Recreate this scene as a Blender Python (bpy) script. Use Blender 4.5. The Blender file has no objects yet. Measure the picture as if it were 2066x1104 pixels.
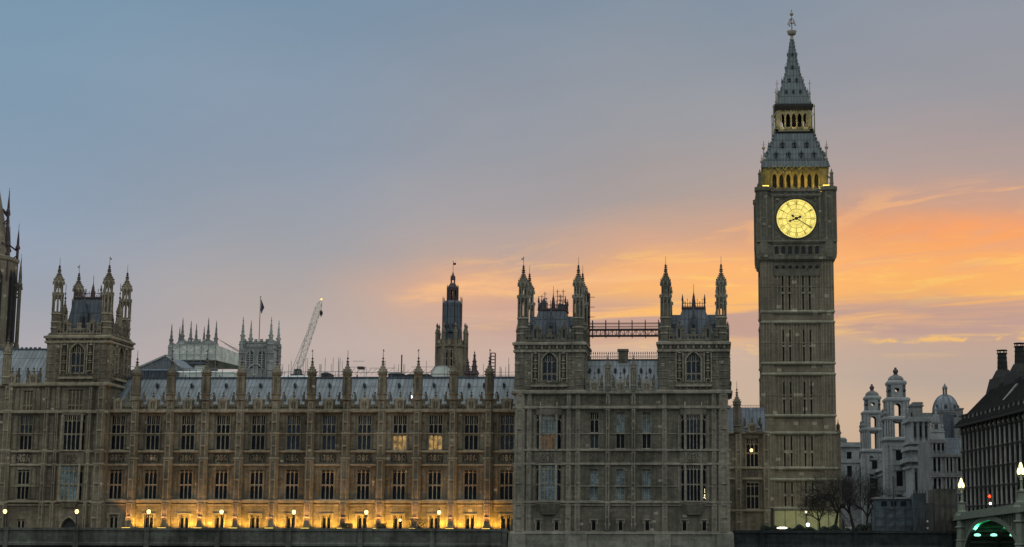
import bpy, math, random
from mathutils import Vector, Matrix
R = math.radians
S = bpy.context.scene
COL = S.collection
random.seed(7)

# ------------------------------------------------------------------ camera
W0, H0, FPX = 2066, 1104, 3300.0          # the photograph's size and the lens in its pixels
CX, CY = 1250.0, 552.0                    # principal point (the photograph is cropped sideways)
YAW, PITCH, ROLL = R(3.2), math.atan(504 / 3300.0), R(0.15)
EYE = Vector((0, 0, 6.0))                 # water level is 0
Fv = Vector((-math.sin(YAW) * math.cos(PITCH), math.cos(YAW) * math.cos(PITCH), math.sin(PITCH)))
Rv = Vector((math.cos(YAW), math.sin(YAW), 0))
Uv = Rv.cross(Fv)
Rv, Uv = Rv * math.cos(ROLL) + Uv * math.sin(ROLL), Uv * math.cos(ROLL) - Rv * math.sin(ROLL)
cd = bpy.data.cameras.new('camera'); cam = bpy.data.objects.new('camera', cd); COL.objects.link(cam)
cd.sensor_width = 36; cd.lens = FPX / W0 * 36; cd.shift_x = (W0 / 2 - CX) / W0
cd.clip_start = 0.5; cd.clip_end = 20000
M4 = Matrix((Rv, Uv, -Fv)).transposed().to_4x4(); M4.translation = EYE
cam.matrix_world = M4
S.camera = cam

def ray(px, py):
    return Fv + Rv * ((px - CX) / FPX) + Uv * ((CY - py) / FPX)
def P(px, py, Y):
    """world point at depth Y seen at photograph pixel px, py"""
    r = ray(px, py); return EYE + r * (Y / r.y)
def PX(px, py, Y): return P(px, py, Y).x
def PZ(px, py, Y): return P(px, py, Y).z

S.view_settings.view_transform = 'Standard'; S.view_settings.look = 'None'
S.view_settings.gamma = 1; S.view_settings.exposure = 0
S.render.engine = 'CYCLES'
S.cycles.max_bounces = 5; S.cycles.sample_clamp_indirect = 3

# ------------------------------------------------------------------ sky
def lin(c):
    return tuple((v / 255 / 12.92 if v / 255 <= .04045 else ((v / 255 + .055) / 1.055) ** 2.4) for v in c) + (1,)

w = bpy.data.worlds.new('World'); S.world = w; w.use_nodes = True
nt = w.node_tree; nt.nodes.clear()
def N(t, tree=None, **kw):
    n = (tree or nt).nodes.new(t)
    for k, v in kw.items(): setattr(n, k, v)
    return n
def lk(a, b, tree=None): (tree or nt).links.new(a, b)
def mth(op, a, b=None, c=None, tree=None, clamp=False):
    n = N('ShaderNodeMath', tree, operation=op); n.use_clamp = clamp
    for i, v in enumerate((a, b, c)):
        if v is None: continue
        if isinstance(v, (int, float)): n.inputs[i].default_value = v
        else: lk(v, n.inputs[i], tree)
    return n.outputs[0]
def smooth(x, a, b, lo=0., hi=1., tree=None):
    n = N('ShaderNodeMapRange', tree, interpolation_type='SMOOTHSTEP')
    for i, v in enumerate((x, a, b, lo, hi)):
        if isinstance(v, (int, float)): n.inputs[i].default_value = v
        else: lk(v, n.inputs[i], tree)
    return n.outputs[0]
def cmix(f, a, b, tree=None, bt='MIX'):
    n = N('ShaderNodeMix', tree, data_type='RGBA', blend_type=bt)
    for s, v in ((n.inputs['Factor'], f), (n.inputs[6], a), (n.inputs[7], b)):
        if isinstance(v, (int, float)): s.default_value = v
        elif isinstance(v, tuple): s.default_value = v
        else: lk(v, s, tree)
    return n.outputs[2]
def noise(vec, scale, detail=4, rough=.5, dist=0, tree=None, out=0):
    n = N('ShaderNodeTexNoise', tree); lk(vec, n.inputs['Vector'], tree)
    n.inputs['Scale'].default_value = scale; n.inputs['Detail'].default_value = detail
    n.inputs['Roughness'].default_value = rough; n.inputs['Distortion'].default_value = dist
    return n.outputs[out]
def comb(x, y, z, tree=None):
    n = N('ShaderNodeCombineXYZ', tree)
    for i, v in enumerate((x, y, z)):
        if isinstance(v, (int, float)): n.inputs[i].default_value = v
        else: lk(v, n.inputs[i], tree)
    return n.outputs[0]

tc = N('ShaderNodeTexCoord'); sp = N('ShaderNodeSeparateXYZ'); lk(tc.outputs['Generated'], sp.inputs[0])
az = mth('ARCTAN2', sp.outputs[0], sp.outputs[1])
el = mth('ARCSINE', sp.outputs[2])
def AZ(px, py=552): r = ray(px, py); return math.atan2(r.x, r.y)
def EL(px, py): r = ray(px, py).normalized(); return math.asin(r.z)
warp = mth('MULTIPLY', mth('SUBTRACT', noise(comb(mth('MULTIPLY', az, 9), mth('MULTIPLY', el, 26), 0), 1, 5, .55, .6), .5), .022)
warp2 = mth('MULTIPLY', mth('SUBTRACT', noise(comb(mth('MULTIPLY', az, 3.2), mth('MULTIPLY', el, 7), 4), 1, 3, .5, .3), .5), .03)
tilt = mth('MULTIPLY', az, -.10)
elw = mth('ADD', mth('ADD', el, warp), warp2)
def ramp(px, stops):
    cr = N('ShaderNodeValToRGB'); lk(mth('MULTIPLY', elw, 2.5), cr.inputs[0]); e = cr.color_ramp
    stops = sorted([(EL(px, y) * 2.5, c) for y, c in stops], key=lambda s: s[0])
    while len(e.elements) < len(stops): e.elements.new(0.5)
    for k, (p_, c) in enumerate(stops):
        e.elements[k].position = min(1, max(0, p_)); 
    for k, (p_, c) in enumerate(stops): e.elements[k].color = lin(c)
    return cr.outputs[0]
SKY = [  # (photograph column, [(row, colour) ...])
 (0,    [(0,(121,150,173)),(250,(132,155,176)),(480,(147,162,181)),(620,(160,165,175)),(740,(178,171,175)),(1050,(175,172,180))]),
 (560,  [(0,(123,147,169)),(300,(142,155,172)),(480,(158,160,167)),(600,(178,167,163)),(700,(190,174,168)),(1050,(180,170,165))]),
 (1000, [(0,(128,146,165)),(300,(153,155,163)),(430,(168,160,161)),(505,(186,163,152)),(560,(226,172,136)),(610,(214,173,150)),(680,(202,174,160)),(760,(196,176,166)),(1050,(185,170,160))]),
 (1350, [(0,(132,147,163)),(250,(155,155,160)),(400,(175,160,154)),(480,(212,167,138)),(540,(251,182,118)),(610,(252,187,112)),(660,(240,186,128)),(705,(204,178,160)),(770,(202,178,158)),(1050,(200,170,140))]),
 (1950, [(0,(143,150,162)),(180,(156,154,160)),(330,(178,158,152)),(410,(206,160,136)),(462,(249,165,106)),(540,(254,180,108)),(600,(252,184,108)),(650,(208,168,146)),(700,(192,166,150)),(760,(184,166,153)),(830,(202,176,152)),(1050,(195,165,135))]),
]
col = ramp(*SKY[0])
for (p0, _), (p1, st) in zip(SKY, SKY[1:]):
    col = cmix(smooth(az, AZ(p0), AZ(p1)), col, ramp(p1, st))
# bright wisps low in the west and soft darker bars
st1 = noise(comb(mth('MULTIPLY', az, 20), mth('MULTIPLY', mth('ADD', el, mth('MULTIPLY', tilt, .35)), 135), 2), 1, 6, .62, .5)
st2 = noise(comb(mth('MULTIPLY', az, 5), mth('MULTIPLY', mth('ADD', el, mth('MULTIPLY', tilt, .3)), 60), 9), 1, 5, .55, .8)
band = mth('MULTIPLY', smooth(el, EL(1400, 735), EL(1400, 690)), smooth(el, EL(1400, 470), EL(1400, 560)))
west = smooth(az, AZ(760), AZ(1250))
wisp = mth('MULTIPLY', mth('MULTIPLY', smooth(st1, .51, .66), band), west)
col = cmix(mth('MULTIPLY', wisp, .6), col, lin((255, 205, 112)))
low = mth('MULTIPLY', smooth(el, EL(1400, 712), EL(1400, 672)), smooth(el, EL(1400, 575), EL(1400, 640)))
bars = mth('MULTIPLY', mth('MULTIPLY', smooth(st2, .40, .55), low), mth('MULTIPLY', west, .9))
col = cmix(bars, col, lin((192, 158, 148)))
st3 = noise(comb(mth('MULTIPLY', az, 11), mth('MULTIPLY', mth('ADD', el, mth('MULTIPLY', az, -.13)), 60), 21), 1, 6, .6, .9)
elt = mth('SUBTRACT', elw, mth('MULTIPLY', mth('SUBTRACT', az, AZ(1030)), .135))
hi_ = mth('MULTIPLY', smooth(elw, EL(1400, 600), EL(1400, 520)), smooth(elt, EL(1030, 478), EL(1030, 530)))
hz_ = mth('MULTIPLY', mth('MULTIPLY', smooth(st3, .50, .66), hi_), mth('MULTIPLY', smooth(az, AZ(700), AZ(1000)), .30))
col = cmix(hz_, col, lin((214, 168, 148)))
hw_ = mth('MULTIPLY', mth('MULTIPLY', smooth(st3, .48, .34), hi_), mth('MULTIPLY', smooth(az, AZ(760), AZ(1100)), .45))
col = cmix(hw_, col, lin((252, 186, 124)))
# the thin lit tongue of cloud that runs out to the left
tg = mth('ABSOLUTE', mth('SUBTRACT', mth('ADD', el, mth('MULTIPLY', warp, .9)), mth('ADD', EL(770, 594), mth('MULTIPLY', mth('SUBTRACT', az, AZ(770)), .085))))
tongue = mth('MULTIPLY', mth('MULTIPLY', smooth(tg, .0075, .001), smooth(az, AZ(755), AZ(880))), mth('MULTIPLY', smooth(az, AZ(1500), AZ(1150)), smooth(st1, .30, .60)))
col = cmix(mth('MULTIPLY', tongue, .75), col, lin((250, 192, 136)))
# one narrow burning streak at the right
fine = mth('MULTIPLY', mth('SUBTRACT', noise(comb(mth('MULTIPLY', az, 55), mth('MULTIPLY', el, 90), 31), 1, 5, .6, .8), .5), .009)
d1 = mth('ABSOLUTE', mth('SUBTRACT', mth('ADD', el, mth('ADD', fine, mth('MULTIPLY', warp, .2))), EL(1850, 686)))
streak = mth('MULTIPLY', smooth(d1, .0024, .0004), smooth(az, AZ(1690), AZ(1830)))
streak = mth('MULTIPLY', streak, smooth(noise(comb(mth('MULTIPLY', az, 45), mth('MULTIPLY', el, 60), 3), 1, 3, .5, .4), .38, .52))
col = cmix(mth('MULTIPLY', streak, .72), col, lin((255, 200, 104)))
soft = noise(comb(mth('MULTIPLY', az, 4), mth('MULTIPLY', el, 14), 7), 1, 4, .5, .2)
col = cmix(1.0, col, comb(*(smooth(soft, .2, .8, a, b) for a, b in ((.95, 1.05), (.96, 1.04), (.97, 1.03)))), bt='MULTIPLY')
# overhead and behind the viewer: sky brightened past dusk to light the fronts
nish = N('ShaderNodeTexSky', sky_type='NISHITA'); nish.sun_disc = False
SUN_EL, SUN_AZ = R(1.5), AZ(1500)
nish.sun_elevation = SUN_EL; nish.sun_rotation = SUN_AZ
up = cmix(smooth(el, .36, 1.1), col, (.85, .93, .96, 1))
back = cmix(smooth(el, .03, .62), (.28, .305, .31, 1), (1.08, 1.14, 1.12, 1))
hemi = smooth(sp.outputs[1], .55, -.25)
col = cmix(hemi, up, back)
bg = N('ShaderNodeBackground'); lk(col, bg.inputs[0]); bg.inputs[1].default_value = 1.0
bg2 = N('ShaderNodeBackground'); lk(nish.outputs[0], bg2.inputs[0]); bg2.inputs[1].default_value = .0004
ad = N('ShaderNodeAddShader'); lk(bg.outputs[0], ad.inputs[0]); lk(bg2.outputs[0], ad.inputs[1])
wo = N('ShaderNodeOutputWorld'); lk(ad.outputs[0], wo.inputs[0])

# the sun is just going down behind the roofs
sl = bpy.data.lights.new('sun', 'SUN'); sl.energy = .12; sl.angle = R(6); sl.color = (1, .55, .28)
so = bpy.data.objects.new('sun', sl); COL.objects.link(so)
sd = Vector((math.sin(SUN_AZ) * math.cos(SUN_EL), math.cos(SUN_AZ) * math.cos(SUN_EL), math.sin(SUN_EL)))
so.rotation_euler = sd.to_track_quat('Z', 'Y').to_euler(); so.location = (0, 0, 200)

# ------------------------------------------------------------------ materials
def new_mat(name):
    m = bpy.data.materials.new(name); m.use_nodes = True; t = m.node_tree; t.nodes.clear()
    b = N('ShaderNodeBsdfPrincipled', t); o = N('ShaderNodeOutputMaterial', t); lk(b.outputs[0], o.inputs[0], t)
    return m, t, b
def wall_coords(t):
    g = N('ShaderNodeNewGeometry', t); s = N('ShaderNodeSeparateXYZ', t); lk(g.outputs['Position'], s.inputs[0], t)
    sn = N('ShaderNodeSeparateXYZ', t); lk(g.outputs['True Normal'], sn.inputs[0], t)
    side = mth('GREATER_THAN', mth('ABSOLUTE', sn.outputs[0], tree=t), mth('ABSOLUTE', sn.outputs[1], tree=t), tree=t)
    mx = N('ShaderNodeMix', t); lk(side, mx.inputs[0], t); lk(s.outputs[0], mx.inputs[2], t); lk(s.outputs[1], mx.inputs[3], t); h = mx.outputs[0]
    return g.outputs['Position'], comb(h, s.outputs[2], 0, t), h, s.outputs[2]
def stone(name, c1, c2, bw=.62, bh=.38, pale=.035, rough=.9, stain=.5, bump=.5, palec=None, contrast=1.0):
    m, t, b = new_mat(name); pos, uv, h, z = wall_coords(t)
    br = N('ShaderNodeTexBrick', t); lk(uv, br.inputs['Vector'], t)
    br.inputs['Color1'].default_value = (0, 0, 0, 1); br.inputs['Color2'].default_value = (1, 1, 1, 1)
    br.inputs['Mortar'].default_value = (.35, .35, .35, 1); br.inputs['Scale'].default_value = 1
    br.inputs['Mortar Size'].default_value = .012; br.inputs['Brick Width'].default_value = bw
    br.inputs['Row Height'].default_value = bh; br.inputs['Bias'].default_value = 0
    rnd = N('ShaderNodeSeparateColor', t); lk(br.outputs['Color'], rnd.inputs[0], t); rnd = rnd.outputs[0]
    big = noise(pos, .16, 5, .6, tree=t); sm = noise(pos, 2.2, 6, .65, tree=t)
    streak = noise(comb(mth('MULTIPLY', h, 1.4, tree=t), mth('MULTIPLY', z, .12, tree=t), 0, t), 1, 5, .6, tree=t)
    f = mth('ADD', mth('MULTIPLY', rnd, .27, tree=t), mth('MULTIPLY', sm, .93, tree=t), tree=t)
    c = cmix(smooth(f, .25, .95, tree=t), c1 + (1,), c2 + (1,), t)
    dk = mth('MULTIPLY', smooth(big, .30, .68, 1 - stain, 1.12, tree=t), smooth(streak, .28, .62, 1 - stain * .75, 1.08, tree=t), tree=t)
    c = cmix(1.0, c, comb(dk, dk, dk, t), t, 'MULTIPLY')
    if pale:
        p = smooth(rnd, 1 - pale, 1 - pale * .8, tree=t)
        pc = palec or tuple(min(.6, v * 1.7 + .03) for v in c2)
        c = cmix(mth('MULTIPLY', p, .7, tree=t), c, pc + (1,), t)
    mo = br.outputs['Fac']
    c = cmix(mth('MULTIPLY', mo, .25, tree=t), c, tuple(v * .45 for v in c1) + (1,), t)
    lk(c, b.inputs['Base Color'], t); b.inputs['Roughness'].default_value = rough
    b.inputs['Specular IOR Level'].default_value = .2
    bp = N('ShaderNodeBump', t); bp.inputs['Strength'].default_value = bump; bp.inputs['Distance'].default_value = .08
    lk(mth('SUBTRACT', noise(pos, 3.5, 7, .7, tree=t), mo, tree=t), bp.inputs['Height'], t); lk(bp.outputs[0], b.inputs['Normal'], t)
    return m
def plain(name, c, rough=.7, metallic=0, var=.25, scale=1.5, spec=.4, bump=0):
    m, t, b = new_mat(name); pos, uv, h, z = wall_coords(t)
    n = noise(pos, scale, 5, .6, tree=t); f = smooth(n, .25, .75, 1 - var, 1 + var, tree=t)
    lk(cmix(1.0, tuple(c) + (1,), comb(f, f, f, t), t, 'MULTIPLY'), b.inputs['Base Color'], t)
    b.inputs['Roughness'].default_value = rough; b.inputs['Metallic'].default_value = metallic
    b.inputs['Specular IOR Level'].default_value = spec
    if bump:
        bp = N('ShaderNodeBump', t); bp.inputs['Strength'].default_value = bump; bp.inputs['Distance'].default_value = .1
        lk(noise(pos, scale * 4, 6, .6, tree=t), bp.inputs['Height'], t); lk(bp.outputs[0], b.inputs['Normal'], t)
    return m
def roofing(name, c, pw=.62, ph=2.2, rough=.42, spec=.6, metallic=.0, seam=.5):
    """cast-iron or slate plates: rolls running up the slope and cross joints"""
    m, t, b = new_mat(name); pos, uv, h, z = wall_coords(t)
    br = N('ShaderNodeTexBrick', t); lk(uv, br.inputs['Vector'], t); br.offset = 0
    br.inputs['Color1'].default_value = (0, 0, 0, 1); br.inputs['Color2'].default_value = (1, 1, 1, 1)
    br.inputs['Mortar'].default_value = (.5, .5, .5, 1); br.inputs['Scale'].default_value = 1
    br.inputs['Mortar Size'].default_value = .045; br.inputs['Mortar Smooth'].default_value = .4
    br.inputs['Brick Width'].default_value = pw; br.inputs['Row Height'].default_value = ph
    rn = N('ShaderNodeSeparateColor', t); lk(br.outputs['Color'], rn.inputs[0], t)
    n = noise(pos, .5, 6, .65, tree=t)
    st = noise(comb(mth('MULTIPLY', h, 2.5, tree=t), mth('MULTIPLY', z, .25, tree=t), 0, t), 1, 5, .6, tree=t)
    f = mth('MULTIPLY', smooth(n, .25, .75, .7, 1.25, tree=t), smooth(rn.outputs[0], 0, 1, .85, 1.15, tree=t), tree=t)
    f = mth('MULTIPLY', f, smooth(st, .3, .7, .72, 1.2, tree=t), tree=t)
    f = mth('MULTIPLY', f, smooth(br.outputs['Fac'], 0, 1, 1, 1 - seam, tree=t), tree=t)
    lk(cmix(1.0, tuple(c) + (1,), comb(f, f, f, t), t, 'MULTIPLY'), b.inputs['Base Color'], t)
    b.inputs['Roughness'].default_value = rough; b.inputs['Metallic'].default_value = metallic
    b.inputs['Specular IOR Level'].default_value = spec
    bp = N('ShaderNodeBump', t); bp.inputs['Strength'].default_value = .8; bp.inputs['Distance'].default_value = .12
    lk(br.outputs['Fac'], bp.inputs['Height'], t); lk(bp.outputs[0], b.inputs['Normal'], t)
    return m
def glass(name, c, rough=.12, spec=.7, lead=True):
    """opaque leaded glazing that mirrors the dusk sky"""
    m, t, b = new_mat(name); pos, uv, h, z = wall_coords(t)
    br = N('ShaderNodeTexBrick', t); lk(uv, br.inputs['Vector'], t); br.offset = 0
    br.inputs['Color1'].default_value = (0, 0, 0, 1); br.inputs['Color2'].default_value = (1, 1, 1, 1)
    br.inputs['Scale'].default_value = 1; br.inputs['Mortar Size'].default_value = .018
    br.inputs['Brick Width'].default_value = .28; br.inputs['Row Height'].default_value = .36
    rn = N('ShaderNodeSeparateColor', t); lk(br.outputs['Color'], rn.inputs[0], t)
    n = noise(pos, .7, 4, .6, tree=t)
    f = mth('MULTIPLY', smooth(rn.outputs[0], 0, 1, .75, 1.25, tree=t), smooth(n, .3, .7, .55, 1.4, tree=t), tree=t)
    f = mth('MULTIPLY', f, smooth(br.outputs['Fac'], 0, 1, 1, .35, tree=t), tree=t)
    lk(cmix(1.0, tuple(c) + (1,), comb(f, f, f, t), t, 'MULTIPLY'), b.inputs['Base Color'], t)
    b.inputs['Roughness'].default_value = rough; b.inputs['Specular IOR Level'].default_value = spec
    bp = N('ShaderNodeBump', t); bp.inputs['Strength'].default_value = .35; bp.inputs['Distance'].default_value = .03
    lk(rn.outputs[0], bp.inputs['Height'], t); lk(bp.outputs[0], b.inputs['Normal'], t)
    return m
def glow(name, c, s, var=0):
    m, t, b = new_mat(name); b.inputs['Base Color'].default_value = (.05, .045, .03, 1)
    b.inputs['Emission Color'].default_value = tuple(c) + (1,); b.inputs['Emission Strength'].default_value = s
    if var:
        pos, uv, h, z = wall_coords(t); n = noise(pos, 1.6, 4, .6, tree=t)
        lk(smooth(n, .3, .7, s * (1 - var), s * (1 + var), tree=t), b.inputs['Emission Strength'], t)
    return m
MT = dict(
 stone=stone('limestone', (.152, .133, .100), (.252, .219, .160), pale=.012),
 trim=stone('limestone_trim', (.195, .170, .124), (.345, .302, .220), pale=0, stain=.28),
 carve=stone('limestone_carved', (.085, .076, .057), (.165, .146, .106), pale=0, stain=.4),
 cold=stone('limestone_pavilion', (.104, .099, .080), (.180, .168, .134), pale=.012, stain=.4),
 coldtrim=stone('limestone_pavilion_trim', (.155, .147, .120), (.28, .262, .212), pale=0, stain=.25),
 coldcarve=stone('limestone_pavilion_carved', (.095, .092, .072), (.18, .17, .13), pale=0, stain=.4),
 clock=stone('clock_tower_stone', (.160, .144, .110), (.238, .210, .155), bw=.8, bh=.62, pale=.03, stain=.22),
 clocktrim=stone('clock_tower_trim', (.19, .185, .142), (.285, .27, .205), bw=.8, bh=.62, pale=.02, stain=.2),
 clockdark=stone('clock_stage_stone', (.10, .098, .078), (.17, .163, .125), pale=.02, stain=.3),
 soot_shade=stone('sooty_shaded_recess', (.035, .033, .027), (.07, .064, .05), pale=0, stain=.3),  # sooty tone that also has the shade of hollows painted in
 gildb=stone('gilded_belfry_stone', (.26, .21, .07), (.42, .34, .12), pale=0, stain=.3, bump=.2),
 voidg=plain('unlit_glass', (.012, .014, .018), .9, spec=.03),
 gilt=stone('gilded_stone', (.22, .20, .12), (.36, .32, .19), pale=0, stain=.3, bump=.2),
 granite=stone('river_wall_granite', (.062, .067, .058), (.115, .122, .104), bw=1.2, bh=.5, pale=0, stain=.5),
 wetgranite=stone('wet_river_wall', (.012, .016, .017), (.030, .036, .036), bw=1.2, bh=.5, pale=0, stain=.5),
 plinth=stone('plinth_stone', (.115, .115, .096), (.215, .212, .175), bw=1.6, bh=.6, pale=0, stain=.35),
 portland=stone('portland_stone', (.168, .180, .186), (.25, .265, .272), bw=1.4, bh=.6, pale=0, stain=.22, bump=.15),
 portdark=stone('dark_portland_stone', (.11, .116, .117), (.165, .172, .172), bw=1.4, bh=.6, pale=0, stain=.25, bump=.15),
 abbey=stone('hazed_abbey_stone', (.20, .22, .215), (.32, .345, .335), pale=.02, stain=.3),  # distance haze put into the colour by lightening the stone
 roof=roofing('cast_iron_roof', (.118, .145, .165), seam=.4),
 roofd=roofing('dark_lead_roof', (.062, .080, .102), spec=.35),
 spire=roofing('clock_spire_iron', (.052, .076, .084), pw=.55, ph=1.4),
 lead=roofing('lead_dome', (.095, .12, .145), pw=1.2, ph=3),
 bronze=roofing('bronze_roof', (.018, .018, .018), pw=1.1, ph=30, rough=.8, spec=.1, seam=.7),
 bronzep=plain('aged_bronze', (.026, .026, .026), .8, 0, spec=.15),
 pier=stone('pale_pier_stone', (.24, .235, .215), (.38, .37, .335), bw=3, bh=.9, pale=0, stain=.3),
 iron=plain('dark_iron', (.028, .03, .032), .6, .3),
 rust=plain('dark_red_finial', (.045, .026, .03), .6),
 gold=plain('tarnished_gold', (.27, .24, .19), .6, .2),
 white=plain('sheeting', (.46, .50, .47), .75, var=.3, scale=.35, bump=.6),
 tube=plain('scaffold_tube', (.20, .20, .20), .45, .6),
 dark=plain('dark_opening', (.012, .013, .015), .8),
 shade=plain('dark_timber', (.03, .03, .032), .8),
 g0=glass('glass_dark', (.007, .010, .016), rough=.2, spec=.12),
 g1=glass('glass_blue', (.016, .027, .040), rough=.2, spec=.28),
 g2=glass('glass_blind', (.135, .19, .21), rough=.5, spec=.3),
 lit=glow('glass_lit', (1.0, .58, .17), .30, .75),
 dim=glow('glass_dim_lit', (.9, .36, .10), .05, .9),
 crystal=glow('chandelier_glass', (1.0, .85, .5), 1.8),
 bulb=glow('lamp_glass', (1.0, .66, .24), 3.2),
 bulb2=glow('lamp_glass_bridge', (1.0, .90, .42), 2.4),
 cool=glow('white_lamp', (.85, .92, 1.0), 4),
 warmw=glow('warm_white_lamp', (1.0, .9, .62), 5),
 flood=glow('floodlight_glass', (1.0, .66, .10), 2.6),
 dial=glow('opal_glass', (1.0, .82, .19), 1.0, .16),
 red=glow('red_lamp', (1.0, .045, .006), 3),
 green=glow('green_lamp', (.35, 1.0, .68), 1.6),
 bridge=plain('bridge_green_paint', (.125, .15, .118), .55, var=.25, scale=1.2, bump=.15),
 bridged=plain('bridge_dark_green', (.05, .068, .054), .6, var=.3),
 net=plain('debris_netting', (.055, .075, .09), .85, var=.35, scale=.8, bump=.7),
 board=plain('brown_hoarding', (.075, .072, .06), .85, var=.3, scale=.6, bump=.3),
 bark=plain('bark', (.022, .021, .02), .95, var=.35, scale=4),
 hedge=plain('hedge_leaf', (.022, .032, .022), .8, var=.4),
 paving=plain('paving', (.16, .15, .13), .9),
 asphalt=plain('asphalt', (.05, .05, .05), .9),
 crane=plain('crane_paint', (.70, .64, .60), .6),
 dialline=plain('dial_iron', (.30, .20, .03), .7),
 cloth=plain('flag_cloth', (.06, .055, .09), .9),
 hoard=plain('pale_hoarding', (.42, .42, .22), .7, var=.12),
 skin=plain('skin', (.35, .22, .16), .6, var=.05),
 coat=plain('dark_coat', (.025, .027, .035), .9),
)
# river water
m, t, b = new_mat('river_water'); pos, uv, h, z = wall_coords(t)
b.inputs['Base Color'].default_value = (.012, .016, .016, 1); b.inputs['Roughness'].default_value = .12
bp = N('ShaderNodeBump', t); bp.inputs['Strength'].default_value = .7; bp.inputs['Distance'].default_value = .5
lk(noise(pos, .6, 6, .6, tree=t), bp.inputs['Height'], t); lk(bp.outputs[0], b.inputs['Normal'], t); MT['water'] = m
# ------------------------------------------------------------------ mesh tools
class MB:
    def __init__(s): s.v = []; s.f = []; s.k = []; s.m = 0
    def add(s, vs, fs, m=None):
        o = len(s.v); s.v += [tuple(v) for v in vs]
        for f in fs: s.f.append(tuple(o + i for i in f)); s.k.append(s.m if m is None else m)
        return s
    def quad(s, *p): return s.add(p, [tuple(range(len(p)))])
    def box(s, x0, x1, y0, y1, z0, z1, m=None):
        if x0 > x1: x0, x1 = x1, x0
        if y0 > y1: y0, y1 = y1, y0
        return s.add([(x0,y0,z0),(x1,y0,z0),(x1,y1,z0),(x0,y1,z0),(x0,y0,z1),(x1,y0,z1),(x1,y1,z1),(x0,y1,z1)],
            [(0,3,2,1),(4,5,6,7),(0,1,5,4),(1,2,6,5),(2,3,7,6),(3,0,4,7)], m)
    def hexa(s, a, b, m=None):
        """box between two quads a (4 pts) and b (4 pts)"""
        return s.add(list(a) + list(b), [(3,2,1,0),(4,5,6,7),(0,1,5,4),(1,2,6,5),(2,3,7,6),(3,0,4,7)], m)
    def prism(s, pts, y0, y1, m=None):
        n = len(pts); vs = [(x, y0, z) for x, z in pts] + [(x, y1, z) for x, z in pts]
        return s.add(vs, [tuple(range(n)), tuple(range(2*n-1, n-1, -1))] + [(i, n+i, n+(i+1) % n, (i+1) % n) for i in range(n)], m)
    def lathe(s, cx, cy, prof, n=8, rot=None, m=None, sy=1, cap=True):
        rot = math.pi / n if rot is None else rot; vs = []; fs = []
        for r, z in prof:
            for i in range(n):
                a = rot + 2 * math.pi * i / n; vs.append((cx + r * math.cos(a), cy + r * math.sin(a) * sy, z))
        for j in range(len(prof) - 1):
            for i in range(n):
                k = (i + 1) % n; fs.append((j*n+i, j*n+k, (j+1)*n+k, (j+1)*n+i))
        if cap: fs.append(tuple(range(n - 1, -1, -1))); fs.append(tuple((len(prof)-1)*n + i for i in range(n)))
        return s.add(vs, fs, m)
    def bar(s, p, q, w=.1, d=None, m=None):
        p, q = Vector(p), Vector(q); d = d or w; a = (q - p)
        if a.length < 1e-6: return s
        a.normalize(); u = a.cross(Vector((0, 1, 0)))
        if u.length < .05: u = a.cross(Vector((1, 0, 0)))
        u.normalize(); v = a.cross(u); u *= w / 2; v *= d / 2
        return s.hexa([p-u-v, p+u-v, p+u+v, p-u+v], [q-u-v, q+u-v, q+u+v, q-u+v], m)
    def tube(s, pts, r0, r1=None, n=5, m=None):
        r1 = r0 if r1 is None else r1; vs = []; fs = []; L = len(pts)
        for j, p in enumerate(pts):
            p = Vector(p); a = Vector(pts[min(j+1, L-1)]) - Vector(pts[max(j-1, 0)]); a.normalize()
            u = a.cross(Vector((.31, .9, .17))); u.normalize(); v = a.cross(u); r = r0 + (r1-r0) * j / max(1, L-1)
            for i in range(n):
                t_ = 2 * math.pi * i / n; vs.append(p + u * r * math.cos(t_) + v * r * math.sin(t_))
        for j in range(L - 1):
            for i in range(n):
                k = (i+1) % n; fs.append((j*n+i, j*n+k, (j+1)*n+k, (j+1)*n+i))
        return s.add(vs, fs, m)
    def ball(s, c, r, n=8, sz=1, m=None):
        return s.lathe(c[0], c[1], [(r*math.sin(math.pi*i/5)+.001, c[2] - r*sz*math.cos(math.pi*i/5)) for i in range(6)], n, m=m)
    def merge(s, o, fn=lambda v: v):
        b = len(s.v); s.v += [tuple(fn(Vector(v))) for v in o.v]
        s.f += [tuple(b + i for i in f) for f in o.f]; s.k += o.k; return s
    def mesh(s, name, mats, origin=Vector((0, 0, 0))):
        me = bpy.data.meshes.new(name); ox, oy, oz = origin
        me.from_pydata([(x-ox, y-oy, z-oz) for x, y, z in s.v], [], s.f)
        for mm in mats: me.materials.append(MT[mm])
        if len(mats) > 1: me.polygons.foreach_set('material_index', s.k)
        me.update(); return me
    def cut(s):
        if not hasattr(s, 'cuts'): s.cuts = [(0, 0)]
        if s.cuts[-1] != (len(s.v), len(s.f)): s.cuts.append((len(s.v), len(s.f)))
    def pieces(s, name, mats, parent):
        """one part per stretch between cuts"""
        s.cut()
        for (v0, f0), (v1, f1) in zip(s.cuts, s.cuts[1:]):
            c = MB(); c.v = s.v[v0:v1]; c.f = [tuple(i-v0 for i in f) for f in s.f[f0:f1]]; c.k = s.k[f0:f1]; c.build(name, mats, parent)
    def build(s, name, mats, parent=None):
        if isinstance(mats, str): mats = [mats]
        xs, ys, zs = zip(*s.v); c = Vector(((min(xs)+max(xs))/2, (min(ys)+max(ys))/2, min(zs)))
        return place(name, s.mesh(name, mats, c), parent, c)
WL = {}                                       # world position of every object placed
def place(name, me, parent, loc, rz=0):
    o = bpy.data.objects.new(name, me); COL.objects.link(o); loc = Vector(loc)
    if parent is not None: o.parent = parent; o.location = loc - WL[parent.name]
    else: o.location = loc
    if rz: o.rotation_euler.z = rz
    WL[o.name] = loc; return o
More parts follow.
